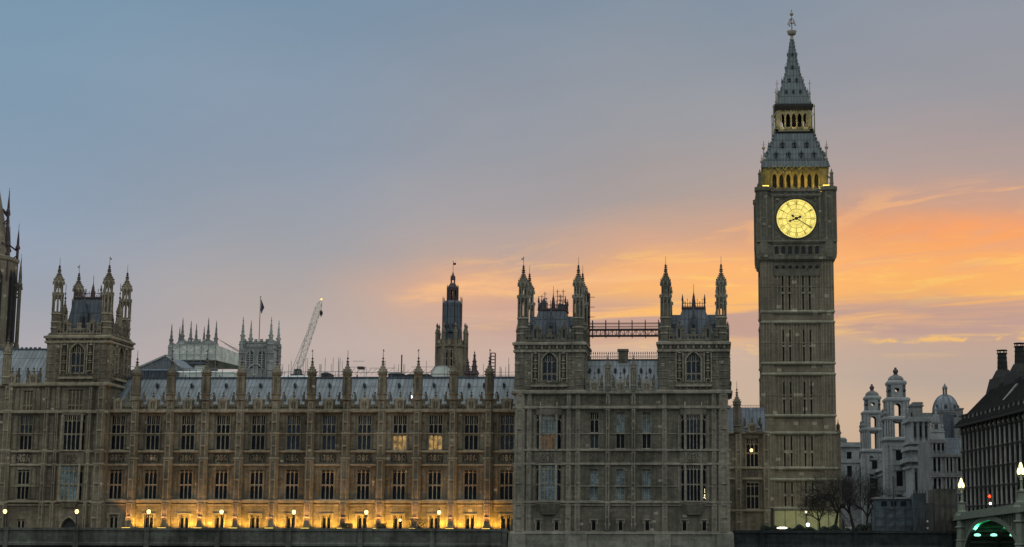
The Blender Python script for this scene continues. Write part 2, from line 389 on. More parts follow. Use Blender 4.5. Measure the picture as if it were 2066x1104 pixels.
def tag(o, label=None, cat=None, group=None, kind=None):
    if label: o['label'] = label
    if cat: o['category'] = cat
    if group: o['group'] = group
    if kind: o['kind'] = kind
    return o
def thing(name, loc, label, cat, group=None): return tag(place(name, None, None, loc), label, cat, group)
def struct(o): o['kind'] = 'structure'; return o
_cache = {}
def cached(key, fn):
    if key not in _cache: _cache[key] = fn()
    return _cache[key]
def rotz(c, a):
    ca, sa = math.cos(a), math.sin(a)
    return lambda v: Vector((c[0] + (v.x-c[0])*ca - (v.y-c[1])*sa, c[1] + (v.x-c[0])*sa + (v.y-c[1])*ca, v.z))

# ------------------------------------------------------------------ gothic pieces
def arch_pts(x0, x1, z0, z1, n=4, round_=False):
    xc = (x0 + x1) / 2; L = []
    for i in range(n + 1):
        t = i / n
        if round_: L.append((x0 + (xc-x0)*(1-math.cos(t*math.pi/2)), z0 + (z1-z0)*math.sin(t*math.pi/2)))
        else: L.append((x0 + (xc-x0)*(1-math.cos(t*1.15))/(1-math.cos(1.15)), z0 + (z1-z0)*math.sin(t*1.15)/math.sin(1.15)))
    return L
def spandrel(mb, x0, x1, z0, z1, zt, y0, y1, n=4, round_=False):
    """stone above a pointed opening x0..x1 springing at z0, apex z1, filled up to zt"""
    L = arch_pts(x0, x1, z0, z1, n, round_)
    for sgn in (0, 1):
        for (a, za), (b, zb) in zip(L, L[1:]):
            if sgn: a, b = x0 + x1 - a, x0 + x1 - b
            if abs(a-b) < 1e-5: continue
            mb.quad((a,y0,za),(b,y0,zb),(b,y0,zt),(a,y0,zt)); mb.quad((a,y0,za),(a,y1,za),(b,y1,zb),(b,y0,zb))
    mb.quad((x0,y0,zt),(x1,y0,zt),(x1,y1,zt),(x0,y1,zt))
def window_meshes(w, h, nl, transom=.5, head=.24, mull=.13, pane='g0', lit=None, framemat='trim', arch=False, frame=.16):
    """local: x centred, z from 0, wall face at y=0, opening goes to +y; returns (frame mesh, pane mesh)"""
    def mk():
        f = MB(); x0, x1 = -w/2, w/2; ya, yb = .22, .42
        f.box(x0, x0+frame*.6, ya-.1, yb, 0, h); f.box(x1-frame*.6, x1, ya-.1, yb, 0, h)
        f.box(x0, x1, -.10, ya-.1, -.16, .06)
        a, b = x0+frame*.6, x1-frame*.6; lw = (b-a)/nl; zt = h*transom; zh = h*(1-head)
        for i in range(1, nl):
            xm = a + lw*i; f.box(xm-mull/2, xm+mull/2, ya, yb, .06, h)
        if transom: f.box(a, b, ya-.03, yb-.002, zt-mull*.6, zt+mull*.6)
        for i in range(nl):
            xa, xb = a + lw*i + mull/2, a + lw*(i+1) - mull/2
            if transom: spandrel(f, xa, xb, zt-mull*.6-lw*.42, zt-mull*.6-.02, zt-mull*.6, ya+.02, yb-.02, 3)
            spandrel(f, xa, xb, zh-lw*.45, zh-.03, zh+.01, ya+.02, yb-.02, 3)
            if head > .1:
                xc = (xa+xb)/2; f.box(xc-mull*.28, xc+mull*.28, ya+.06, yb-.03, zh, h)
                for c_, d_ in ((xa, xc-mull*.4), (xc+mull*.4, xb)):
                    spandrel(f, c_, d_, h-lw*.32, h-.06, h, ya+.03, yb-.03, 3)
        if arch: spandrel(f, x0, x1, h*.62, h-.02, h+.02, 0.02, yb+.01, 6)
        p = MB(); 
        if lit:                                     # lower lights glow, the upper ones do not
            p.m = 1; p.quad((a,.36,0),(b,.36,0),(b,.36,zt),(a,.36,zt)); p.m = 0; p.quad((a,.36,zt),(b,.36,zt),(b,.36,h),(a,.36,h))
        elif isinstance(pane, tuple):
            p.m = 1; p.quad((a,.36,0),(b,.36,0),(b,.36,zt),(a,.36,zt)); p.m = 0; p.quad((a,.36,zt),(b,.36,zt),(b,.36,h),(a,.36,h))
        else: p.quad((a,.36,0),(b,.36,0),(b,.36,h),(a,.36,h))
        pm = [pane, lit] if lit else (list(pane) if isinstance(pane, tuple) else [pane])
        return f.mesh('window', [framemat]), p.mesh('pane', pm)
    return cached(('win', round(w,2), round(h,2), nl, transom, head, mull, pane, lit, framemat, arch, frame), mk)
def window(parent, x, y, z, *a, rz=0, **k):
    fm, pm = window_meshes(*a, **k)
    o = place('window', fm, parent, (x, y, z), rz); q = place('pane', pm, o, (x, y, z)); return o
def wall(mb, x0, x1, z0, z1, y, holes=(), depth=.45):
    """front skin with reveals round each hole (hx0,hx1,hz0,hz1)"""
    xs = sorted({x0, x1} | {v for h in holes for v in h[:2]}); zs = sorted({z0, z1} | {v for h in holes for v in h[2:4]})
    for a, b in zip(xs, xs[1:]):
        for c, d in zip(zs, zs[1:]):
            mx, mz = (a+b)/2, (c+d)/2
            if not any(h[0] < mx < h[1] and h[2] < mz < h[3] for h in holes): mb.quad((a,y,c),(b,y,c),(b,y,d),(a,y,d))
    for h in holes:
        a, b, c, d = h[:4]; e = y + depth
        mb.quad((a,y,c),(a,y,d),(a,e,d),(a,e,c)); mb.quad((b,y,c),(b,e,c),(b,e,d),(b,y,d))
        mb.quad((a,y,c),(a,e,c),(b,e,c),(b,y,c)); mb.quad((a,y,d),(b,y,d),(b,e,d),(a,e,d))
def course(mb, x0, x1, y, z, h=.3, out=.25, ends=0):
    """moulded string course: a roll over a hollow"""
    mb.box(x0-ends, x1+ends, y-out, y+.05, z-h*.45, z+h*.3); mb.box(x0-ends*.6, x1+ends*.6, y-out*.55, y+.05, z-h*.75, z-h*.4499)
    mb.hexa([(x0-ends,y-out,z+h*.3),(x1+ends,y-out,z+h*.3),(x1+ends,y+.05,z+h*.3),(x0-ends,y+.05,z+h*.3)],
            [(x0,y-.03,z+h*.62),(x1,y-.03,z+h*.62),(x1,y+.05,z+h*.62),(x0,y+.05,z+h*.62)])
    mb.cut()
def ribs(mb, x0, x1, z0, z1, y, n, r=.09, out=.12, heads=True, rail=True):
    """blind tracery: upright ribs with pointed heads standing off the wall"""
    dx = (x1-x0)/n
    for i in range(n+1): mb.box(x0+dx*i-r/2, x0+dx*i+r/2, y-out, y+.02, z0, z1)
    if rail: mb.box(x0, x1, y-out*.7, y+.02, z0, z0+r); 
    if heads:
        for i in range(n):
            a, b = x0+dx*i+r/2, x0+dx*(i+1)-r/2; hh = min(dx*.8, (z1-z0)*.4)
            spandrel(mb, a, b, z1-hh, z1-.03, z1, y-out*.6, y, 3)
def relief(mb, x0, x1, z0, z1, y, rnd, shield=True):
    """a carved coat of arms between two beasts"""
    xc = (x0+x1)/2; w_, h_ = x1-x0, z1-z0
    if shield:
        mb.prism([(xc-w_*.11, z0+h_*.62), (xc-w_*.1, z0+h_*.3), (xc, z0+h_*.1), (xc+w_*.1, z0+h_*.3), (xc+w_*.11, z0+h_*.62)], y-.16, y+.02)
        mb.ball((xc, y-.05, z0+h_*.78), h_*.15, 6); mb.box(xc-w_*.09, xc+w_*.09, y-.14, y, z0+h_*.64, z0+h_*.70)
    for s in (-1, 1):
        pts = [(xc+s*w_*.16, z0+h_*.15), (xc+s*w_*.24, z0+h_*.5), (xc+s*w_*.2, z0+h_*.72), (xc+s*w_*.28, z0+h_*.86)]
        mb.tube([(a, y-.06, b) for a, b in pts], h_*.085, h_*.1, 5)
        mb.tube([(xc+s*w_*.24, y-.06, z0+h_*.45), (xc+s*w_*.36, y-.06, z0+h_*.3), (xc+s*w_*.4, y-.06, z0+h_*.1)], h_*.09, h_*.05, 5)
        mb.tube([(xc+s*w_*.38, y-.05, z0+h_*.35), (xc+s*w_*.44, y-.05, z0+h_*.6), (xc+s*w_*.38, y-.05, z0+h_*.8)], h_*.05, h_*.03, 4)
        mb.tube([(xc+s*w_*.2, y-.06, z0+h_*.6), (xc+s*w_*.12, y-.1, z0+h_*.55)], h_*.05, h_*.04, 4)
        for _ in range(3): mb.ball((xc+s*w_*rnd.uniform(.15, .45), y-.02, z0+h_*rnd.uniform(.08, .9)), h_*rnd.uniform(.05, .09), 5)
    mb.box(x0, x1, y-.1, y, z0, z0+.08)
def merlons(mb, x0, x1, y, z, h, n, th=.28, open_=True):
    """pierced battlement: alternate tall and low panels with little caps"""
    dx = (x1-x0)/n; low = z + h*.45
    mb.box(x0, x1, y, y+th, z, z+h*.16); mb.box(x0, x1, y+.03, y+th-.03, low-h*.1, low)
    for i in range(n):
        a = x0+dx*i
        if i % 2 == 0:
            mb.box(a+dx*.08, a+dx*.92, y+.02, y+th-.02, low, z+h*.84); mb.box(a+dx*.02, a+dx*.98, y-.05, y+th+.05, z+h*.84, z+h)
            mb.box(a+dx*.08, a+dx*.24, y+.02, y+th-.02, z+h*.16, low-h*.1); mb.box(a+dx*.76, a+dx*.92, y+.02, y+th-.02, z+h*.16, low-h*.1)
        else:
            mb.box(a, a+dx, y-.03, y+th+.03, low, low+h*.1)
            mb.box(a+dx*.38, a+dx*.62, y+.04, y+th-.04, z+h*.16, low-h*.1)
def crockets(mb, cx, cy, prof, n, size, steps, rot=None):
    """leafy knobs running up the arrises of a spirelet"""
    rot = math.pi/n if rot is None else rot
    for s in range(steps):
        t = (s+.6)/steps * (len(prof)-1); j = min(int(t), len(prof)-2); u = t-j
        r = prof[j][0]*(1-u) + prof[j+1][0]*u; z = prof[j][1]*(1-u) + prof[j+1][1]*u; k = size*(1-.45*s/steps)
        for i in range(n):
            a = rot + 2*math.pi*i/n; x, y = cx+(r+k*.4)*math.cos(a), cy+(r+k*.4)*math.sin(a)
            mb.lathe(x, y, [(k*.2, z-k*.5), (k*.55, z), (k*.1, z+k*.6)], 4, cap=False)
def finial(mb, cx, cy, z, h, r):
    mb.lathe(cx, cy, [(r*.45, z), (r*.3, z+h*.12), (r, z+h*.2), (r*.95, z+h*.26), (r*.28, z+h*.34), (r*.25, z+h*.5), (r*.7, z+h*.58), (r*.65, z+h*.63), (r*.2, z+h*.7), (r*.12, z+h)], 6)
def vane(mb, cx, cy, z, h, flag=1):
    mb.lathe(cx, cy, [(.05, z), (.035, z+h)], 4)
    if flag: mb.box(cx, cx+h*.22*flag, cy-.02, cy+.02, z+h*.72, z+h*.90); mb.ball((cx, cy, z+h), .09, 5)
def turret_mesh(H, r, staff=1.3, flag=0, mats=('cold', 'coldtrim', 'rust')):
    """octagonal corner turret: panelled base, two open stages, ogee cap, crocketed spirelet"""
    def mk():
        b = MB(); z = lambda t: H*t
        b.lathe(0, 0, [(r, 0), (r, z(.32))], 8)
        for k in (.12, .20, .32): b.lathe(0, 0, [(r*1.0, z(k)-.14), (r*1.14, z(k)-.05), (r*1.14, z(k)+.06), (r, z(k)+.16)], 8, m=1)
        def stage(za, zb, rr, pw):
            for i in range(8):
                a = math.pi/8 + math.pi/4*i; x, y = rr*math.cos(a)*.93, rr*math.sin(a)*.93
                b.lathe(x, y, [(pw, za), (pw, zb)], 4, rot=a)
                x, y = rr*math.cos(a)*1.04, rr*math.sin(a)*1.04; b.lathe(x, y, [(pw*.5, za), (pw*.5, zb+.25), (.01, zb+.8)], 4, rot=a, m=1)
                a2 = a + math.pi/4                                       # arched head between the posts
                p, q = Vector((rr*.93*math.cos(a), rr*.93*math.sin(a), 0)), Vector((rr*.93*math.cos(a2), rr*.93*math.sin(a2), 0))
                for t0, t1, d in ((0, .3, .55), (.3, .7, .28), (.7, 1, .55)):
                    u, v_ = p.lerp(q, t0), p.lerp(q, t1); n_ = ((p+q)/2).normalized()*.14
                    b.hexa([u+Vector((0,0,zb-d)), v_+Vector((0,0,zb-d)), v_-n_+Vector((0,0,zb-d)), u-n_+Vector((0,0,zb-d))],
                           [u+Vector((0,0,zb+.02)), v_+Vector((0,0,zb+.02)), v_-n_+Vector((0,0,zb+.02)), u-n_+Vector((0,0,zb+.02))])
            b.lathe(0, 0, [(rr*.9, za-.05), (rr*.9, za+(zb-za)*.14)], 8)
            b.lathe(0, 0, [(rr*.98, zb), (rr*1.12, zb+.12), (rr*1.12, zb+.3), (rr*.9, zb+.42)], 8, m=1)
        stage(z(.32), z(.565), r*.92, r*.18)
        for i in range(8):
            a = math.pi/4*i; x, y = r*1.0*math.cos(a), r*1.0*math.sin(a); b.box(x-.12, x+.12, y-.12, y+.12, z(.585), z(.625), m=1)
        stage(z(.60), z(.725), r*.74, r*.16)
        og = [(r*.82, z(.745)), (r*.98, z(.77)), (r*.9, z(.80)), (r*.62, z(.83)), (r*.38, z(.86)), (r*.26, z(.89)), (r*.17, z(.93)), (r*.12, z(.965)), (r*.07, z(1))]
        b.lathe(0, 0, og, 8); crockets(b, 0, 0, og[2:8], 8, .26, 6)
        b.m = 2; b.lathe(0, 0, [(.1, z(.93)), (.3, z(.945)), (.12, z(.96))], 6); b.lathe(0, 0, [(.08, z(.965)), (.24, z(.978)), (.1, z(.99)), (.2, z(1.0)), (.04, z(1.02))], 6)
        b.m = 1
        for i in range(8):
            a = math.pi/8+math.pi/4*i; x, y = r*.98*math.cos(a), r*.98*math.sin(a); b.lathe(x, y, [(.13, z(.74)), (.13, z(.775)), (.01, z(.80))], 4)
        vane(b, 0, 0, z(1.0), staff, flag)
        return b.mesh('turret', list(mats))
    return cached(('tur', round(H,2), round(r,2), staff, flag, mats), mk)
def pinnacle_mesh(h_shaft, h_cap, r, mats=('stone', 'trim', 'rust'), staff=1.0, sq=False, flag=0):
    """buttress top: panelled shaft, ogee cap with crockets, finial and rod"""
    def mk():
        b = MB(); n = 8
        b.lathe(0, 0, [(r, 0), (r*.94, h_shaft)], n)
        for a in (-math.pi/2, 0, math.pi/2, math.pi):                       # sunk slot in each main face
            cx, cy = math.cos(a), math.sin(a); d = r*.95
            for o in (-.2, .2): 
                x, y = cx*d - cy*o*r*1.2, cy*d + cx*o*r*1.2; b.box(x-.05, x+.05, y-.05, y+.05, h_shaft*.30, h_shaft*.86, m=1)
            b.box(cx*d-.07, cx*d+.07, cy*d-.07, cy*d+.07, h_shaft*.86, h_shaft*.92, m=1)
        for k in (.22, 1): b.lathe(0, 0, [(r*1.0, h_shaft*k-.1), (r*1.2, h_shaft*k), (r*1.2, h_shaft*k+.1), (r*.9, h_shaft*k+.2)], n, m=1)
        og = [(r*.95, h_shaft+.15), (r*1.12, h_shaft+h_cap*.1), (r*1.0, h_shaft+h_cap*.2), (r*.62, h_shaft+h_cap*.32), (r*.34, h_shaft+h_cap*.44), (r*.2, h_shaft+h_cap*.6), (r*.11, h_shaft+h_cap*.8)]
        b.lathe(0, 0, og, n); crockets(b, 0, 0, og[1:6], 8, r*.3, 4)
        b.m = 2; finial(b, 0, 0, h_shaft+h_cap*.55, h_cap*.45, r*.42); b.m = 1
        if staff: b.m = 2; vane(b, 0, 0, h_shaft+h_cap*.97, staff, flag)
        return b.mesh('pinnacle', list(mats))
    return cached(('pin', round(h_shaft,2), round(h_cap,2), round(r,2), mats, staff, flag), mk)
def pier_mesh(zs, hw, out, mats=('stone', 'trim')):
    """a buttress with canted front: zs = bottom, string levels..., top (local z=0 at the first)"""
    def mk():
        b = MB(); z0 = zs[0]
        c = hw*.45
        def sec(w_, o): return [(-w_, 0.05), (-w_, -o*.55), (-w_*.55, -o), (w_*.55, -o), (w_, -o*.55), (w_, .05)]
        def seg(za, zb, w_, o):
            s = sec(w_, o); n = len(s); b.add([(x, y, za) for x, y in s] + [(x, y, zb) for x, y in s],
                [(i, (i+1) % n, n+(i+1) % n, n+i) for i in range(n)] + [tuple(range(n-1, -1, -1)), tuple(range(n, 2*n))])
        for i, (a, d) in enumerate(zip(zs, zs[1:])):
            k = 1 - .05*i; b.m = 0; seg(a-z0, d-z0, hw*k, out*k)
            if i: b.m = 1; seg(a-z0-.14, a-z0+.16, hw*k*1.16, out*k*1.12)
            b.m = 1                                                     # sunk panels: a rib frame on the front face
            for s in (-1, 1): b.box(s*hw*k*.5-.05, s*hw*k*.5+.05, -out*k-.13, -out*k+.02, a-z0+.35, d-z0-.3)
            b.box(-hw*k*.5, hw*k*.5, -out*k-.12, -out*k+.02, d-z0-.42, d-z0-.30)
            zm = (a+d)/2-z0
            if d-a > 3: b.box(-hw*k*.62, hw*k*.62, -out*k-.18, -out*k+.02, zm-.12, zm+.1)
        return b.mesh('buttress', list(mats))
    return cached(('pier', tuple(round(z, 2) for z in zs), round(hw, 2), round(out, 2), mats), mk)
rnd = random.Random(11)
YF, YL, YP = 241.0, 239.6, 232.0          # long front, left block, river pavilion
TERR, STREET = 4.7, 5.0

# ------------------------------------------------------------------ ground and water
g = MB(); g.quad((-900, 232.3, STREET-.4), (1200, 232.3, STREET-.4), (1200, 3000, STREET-.4), (-900, 3000, STREET-.4)); struct(g.build('ground', 'paving'))
g = MB(); g.quad((-900, 4, 0), (1200, 4, 0), (1200, 232.4, 0), (-900, 232.4, 0)); struct(g.build('river', 'water'))
g = MB(); g.box(-300, 300, -60, 4, -1, 4.4); struct(g.build('ground', 'paving'))
g = MB(); g.box(-120, PX(1032, 900, YP), 232.9, 241, 1, TERR); struct(g.build('pavement', 'paving'))
g = MB(); rx = PX(1480, 1050, 245); g.box(rx, 90, 246, 300, STREET-.45, STREET); struct(g.build('road', 'asphalt'))

# ------------------------------------------------------------------ river walls
def river_wall(xa, xb, label, ztop, mats=('granite', 'trim'), step=10.6, off=0, Y=232.0):
    t = thing('river_wall', ((xa+xb)/2, Y, 0), label, 'wall')
    b = MB(); b.box(xa, xb, Y, Y+.7, ztop-2.2, ztop-.35); b.build('wall_face', [mats[0]], t)
    b = MB(); b.box(xa, xb, Y-.03, Y+.7, -1, ztop-2.2); b.build('tidal_face', ['wetgranite'], t)
    b = MB(); b.hexa([(xa,Y-.16,ztop-.35),(xb,Y-.16,ztop-.35),(xb,Y+.8,ztop-.35),(xa,Y+.8,ztop-.35)], [(xa,Y-.1,ztop),(xb,Y-.1,ztop),(xb,Y+.74,ztop),(xa,Y+.74,ztop)]); b.build('coping', [mats[0]], t)
    b = MB(); b.box(xa, xb, Y-.28, Y+.02, ztop-2.5, ztop-2.2); b.hexa([(xa,Y-.28,ztop-2.2),(xb,Y-.28,ztop-2.2),(xb,Y,ztop-2.2),(xa,Y,ztop-2.2)],[(xa,Y-.05,ztop-2),(xb,Y-.05,ztop-2),(xb,Y,ztop-2),(xa,Y,ztop-2)])
    b.box(xa, xb, Y-.06, Y+.02, ztop-2.9, ztop-2.75); b.build('ledge', [mats[0]], t)
    x = xa + off
    b = MB()
    b.hexa([(-.42, -.55, -.5), (.42, -.55, -.5), (.42, .1, -.5), (-.42, .1, -.5)], [(-.3, -.3, ztop-.3), (.3, -.3, ztop-.3), (.3, .1, ztop-.3), (-.3, .1, ztop-.3)])
    b.box(-.4, .4, -.4, .1, ztop-.42, ztop+.04)
    me = b.mesh('wall_pier', [mats[0]])
    while x < xb: place('wall_pier', me, t, (x, Y, 0)); x += step
    return t
xpl = PX(1032, 1000, YP)
pil0 = PX(155, 1075, 232)
river_wall(-110, xpl-.6, 'long grey stone river wall below the floodlit terrace', PZ(600, 1066, 232), off=(pil0+110) % 10.25, step=10.25)
xpr = PX(1476, 1060, YP)
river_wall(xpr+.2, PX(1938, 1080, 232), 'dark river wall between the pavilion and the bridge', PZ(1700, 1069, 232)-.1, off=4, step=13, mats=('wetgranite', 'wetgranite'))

# ------------------------------------------------------------------ long floodlit range
def zf(y, Y=YF, x=650): return PZ(x, y, Y)
RX0, RX1 = PX(214, 900, YF), PX(1046, 900, YF)
rng = thing('gothic_range', ((RX0+RX1)/2, YF+8, TERR), 'long gothic stone front of two tall window rows, its ground floor lit orange', 'building')
zA, zB1, zB2, zC, zPar = zf(1014), zf(938), zf(911), zf(829), zf(806)
pitch = (PX(985, 870, YF-1) - PX(268, 870, YF-1)) / 10
px0 = PX(268, 870, YF-1)
bays = [px0 + pitch*(k-.5) for k in range(0, 12)]
W2, W1 = 2.12, 2.0
holes = []
for i, x in enumerate(bays):
    holes += [(x-W2/2, x+W2/2, zf(908), zf(838)), (x-W1/2, x+W1/2, zf(1008), zf(949)), (x-.68, x+.68, TERR+.15, zf(1040))]
b = MB(); wall(b, RX0, RX1, TERR-.3, zPar-.9, YF, holes, .5); b.build('wall', 'stone', rng)
b = MB()
course(b, RX0, RX1, YF, zf(1011), .42, .42); course(b, RX0, RX1, YF, zf(1019), .22, .16)
course(b, RX0, RX1, YF, zB1, .26, .26); course(b, RX0, RX1, YF, zB2, .26, .26); course(b, RX0, RX1, YF, zC, .42, .5)
course(b, RX0, RX1, YF, zf(875), .12, .10)
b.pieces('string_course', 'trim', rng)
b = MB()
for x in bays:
    b.m = 1; b.box(x-1.2, x+1.2, YF-.03, YF+.02, zB1+.22, zB2-.28); b.m = 2; relief(b, x-1.12, x+1.12, zB1+.3, zB2-.35, YF-.03, rnd); b.m = 0  # dark backing: sooty colour plus painted shade behind the carving
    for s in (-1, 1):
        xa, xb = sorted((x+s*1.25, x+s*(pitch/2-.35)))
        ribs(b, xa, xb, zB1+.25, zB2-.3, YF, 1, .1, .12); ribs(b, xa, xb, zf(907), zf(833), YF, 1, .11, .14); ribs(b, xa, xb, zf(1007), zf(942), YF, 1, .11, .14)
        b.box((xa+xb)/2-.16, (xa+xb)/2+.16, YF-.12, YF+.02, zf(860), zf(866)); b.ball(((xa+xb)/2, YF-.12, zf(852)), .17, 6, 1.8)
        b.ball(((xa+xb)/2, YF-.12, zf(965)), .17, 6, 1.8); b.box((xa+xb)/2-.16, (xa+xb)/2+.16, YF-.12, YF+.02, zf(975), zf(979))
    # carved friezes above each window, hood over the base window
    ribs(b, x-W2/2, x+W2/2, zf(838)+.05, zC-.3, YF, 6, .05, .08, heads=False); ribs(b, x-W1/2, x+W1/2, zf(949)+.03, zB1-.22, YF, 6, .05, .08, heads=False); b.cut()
b.pieces('tracery_panel', ['carve', 'soot_shade', 'stone'], rng)
def hood_mesh(w_, zt_, zb_, zlow, mat_, out=.28):
    """label mould over a small window, local z from its top"""
    def mk():
        b = MB(); b.box(-w_, w_, -out, .02, -zt_, 0); 
        for s in (-1, 1): b.box(*sorted((s*w_, s*(w_-.18))), -out*.8, .02, -zb_, -zt_-.001); b.box(*sorted((s*(w_-.22), s*(w_-.36))), -.10, .02, -zlow, -zt_-.001)
        return b.mesh('hood_mould', [mat_])
    return cached(('hood', w_, round(zt_, 2), mat_), mk)
hm = hood_mesh(1.05, .2, .75, zf(1036)-TERR, 'trim', .13)
for x in bays: place('hood_mould', hm, rng, (x, YF, zf(1036)))
kinds = ['g0', 'g0', 'g0', 'g0', 'g0', 'g1', 'g1', 'g1', ('g1', 'g0'), 'g1', 'g0', 'g1']
for i, x in enumerate(bays):
    up = kinds[i]; litp = 'lit' if i in (8, 9) else None
    if litp: up = 'g0'
    window(rng, x, YF, zf(908), W2, zf(838)-zf(908), 3, transom=.44, head=.26, pane=up, lit=litp)
    window(rng, x, YF, zf(1008), W1, zf(949)-zf(1008), 3, transom=.50, head=.05, pane='g0')
    window(rng, x, YF, TERR+.15, 1.36, zf(1040)-TERR-.15, 2, transom=0, head=.12, mull=.22, pane='g0', frame=.2)
# buttresses with pinnacles
zs = [TERR-.3, zf(1012), zf(925), zf(875), zf(829), zf(808)]
pm = pier_mesh(zs, .70, .95, ('stone', 'trim'))
sh = PZ(650, 757, YF-.5) - zf(808); cp = PZ(650, 716, YF-.5) - PZ(650, 757, YF-.5)
pins = [pinnacle_mesh(sh, cp, .64, ('stone', 'carve', 'rust'), flag=f, staff=.8) for f in (0, 1, -1)]
for k in range(-0, 12):
    x = px0 + pitch*k
    if x > RX1 - .3: continue
    place('buttress', pm, rng, (x, YF, zs[0])); place('pinnacle', pins[k % 3], rng, (x, YF-.45, zs[-1]))
# parapet bays
def parapet_bay(L, h, mats, hgab, n=7):
    def mk():
        b = MB(); merlons(b, -L/2+.5, L/2-.5, -.32, 0, h, n); m_ = 1
        b.m = 1
        b.prism([(-.5, 0), (-.5, h*.92), (-.28, h*.95), (0, h+hgab*.2), (.28, h*.95), (.5, h*.92), (.5, 0)], -.48, -.1); b.m = 2; b.box(-.3, .3, -.50, -.47, h*.18, h*.8); b.m = 1; b.box(-.04, .04, -.53, -.49, h*.18, h*.8)
        spandrel(b, -.35, .35, h*.5, h*.95, h*1.05, -.56, -.48, 3)
        for s in (-1, 1): b.box(s*.56-.08, s*.56+.08, -.56, -.05, 0, h*.95); b.lathe(s*.56, -.3, [(.12, h*.95), (.02, h+hgab*.2)], 4)
        b.m = 2; finial(b, 0, -.3, h+hgab*.12, hgab*.62, .26)
        for s in (-1, 1):                                              # heraldic beasts sitting on the parapet, each with a rod
            x = s*L*.27; b.m = 2; b.box(x-.2, x+.2, -.4, -.05, h*.8, h+.1)
            b.tube([(x, -.2, h), (x+.03, -.22, h+.5), (x+s*.06, -.25, h+.85)], .24, .11, 6); b.ball((x+s*.1, -.25, h+.94), .16, 6)
            b.tube([(x-.12, -.32, h+.4), (x-.3, -.4, h+.55)], .08, .06, 4); b.lathe(x-.32, -.4, [(.025, h), (.025, h+.95)], 4)
        return b.mesh('parapet', list(mats))
    return cached(('parb', round(L, 2), round(h, 2), mats, round(hgab, 2), n), mk)
ph = zPar - zC
pb = parapet_bay(pitch, ph, ('stone', 'trim', 'carve'), 1.9)
for x in bays: place('parapet', pb, rng, (x, YF, zC+.02))
b = MB(); wall(b, RX0, RX1, zC, zC+.3, YF-.36); b.build('parapet_base', 'stone', rng)
# roof
zr0, zr1 = zC+.3, PZ(650, 763, YF+6.2)
b = MB()
b.quad((RX0, YF+.7, zr0), (RX1+3, YF+.7, zr0), (RX1+3, YF+6.2, zr1), (RX0, YF+6.2, zr1)); b.quad((RX0, YF+6.2, zr1), (RX1+3, YF+6.2, zr1), (RX1+3, YF+13, zr1+.1), (RX0, YF+13, zr1+.1))
b.quad((RX0, YF+18, zr0), (RX0, YF+13, zr1+.1), (RX1+3, YF+13, zr1+.1), (RX1+3, YF+18, zr0))
b.quad((RX0, YF+18, TERR), (RX0, YF+18, zr0), (RX1+3, YF+18, zr0), (RX1+3, YF+18, TERR))
b.quad((RX1+3, YF, TERR), (RX1+3, YF+18, TERR), (RX1+3, YF+18, zr0), (RX1+3, YF+13, zr1), (RX1+3, YF+6.2, zr1), (RX1+3, YF, zr0))
rf = b.build('roof', 'roof', rng)
b = MB(); b.box(RX0, RX1+3, YF+6.0, YF+6.3, zr1-.08, zr1+.18)
for k in range(12): b.box(px0+pitch*k-.06, px0+pitch*k+.06, YF+6.05, YF+6.2, zr1, zr1+.5)
b.build('ridge', 'roofd', rf)
def dormer_mesh():
    b = MB(); K = .72; b.box(-.22, .22, -.1, .9, 0, .55); b.prism([(-.32, .5), (0, .95), (.32, .5)], -.16, .9); b.m = 1; b.box(-.14, .14, -.12, -.09, .1, .48); b.v = [(x*K, y*K, z*K) for x, y, z in b.v]; return b.mesh('dormer', ['roofd', 'dark'])
dm = cached('dormer', dormer_mesh)
for x in bays:
    for dx in (-1.1, 1.2):
        zz = zr0 + (zr1-zr0)*.70; yy = YF+.7+5.5*.70; place('dormer', dm, rf, (x+dx, yy-.35, zz))

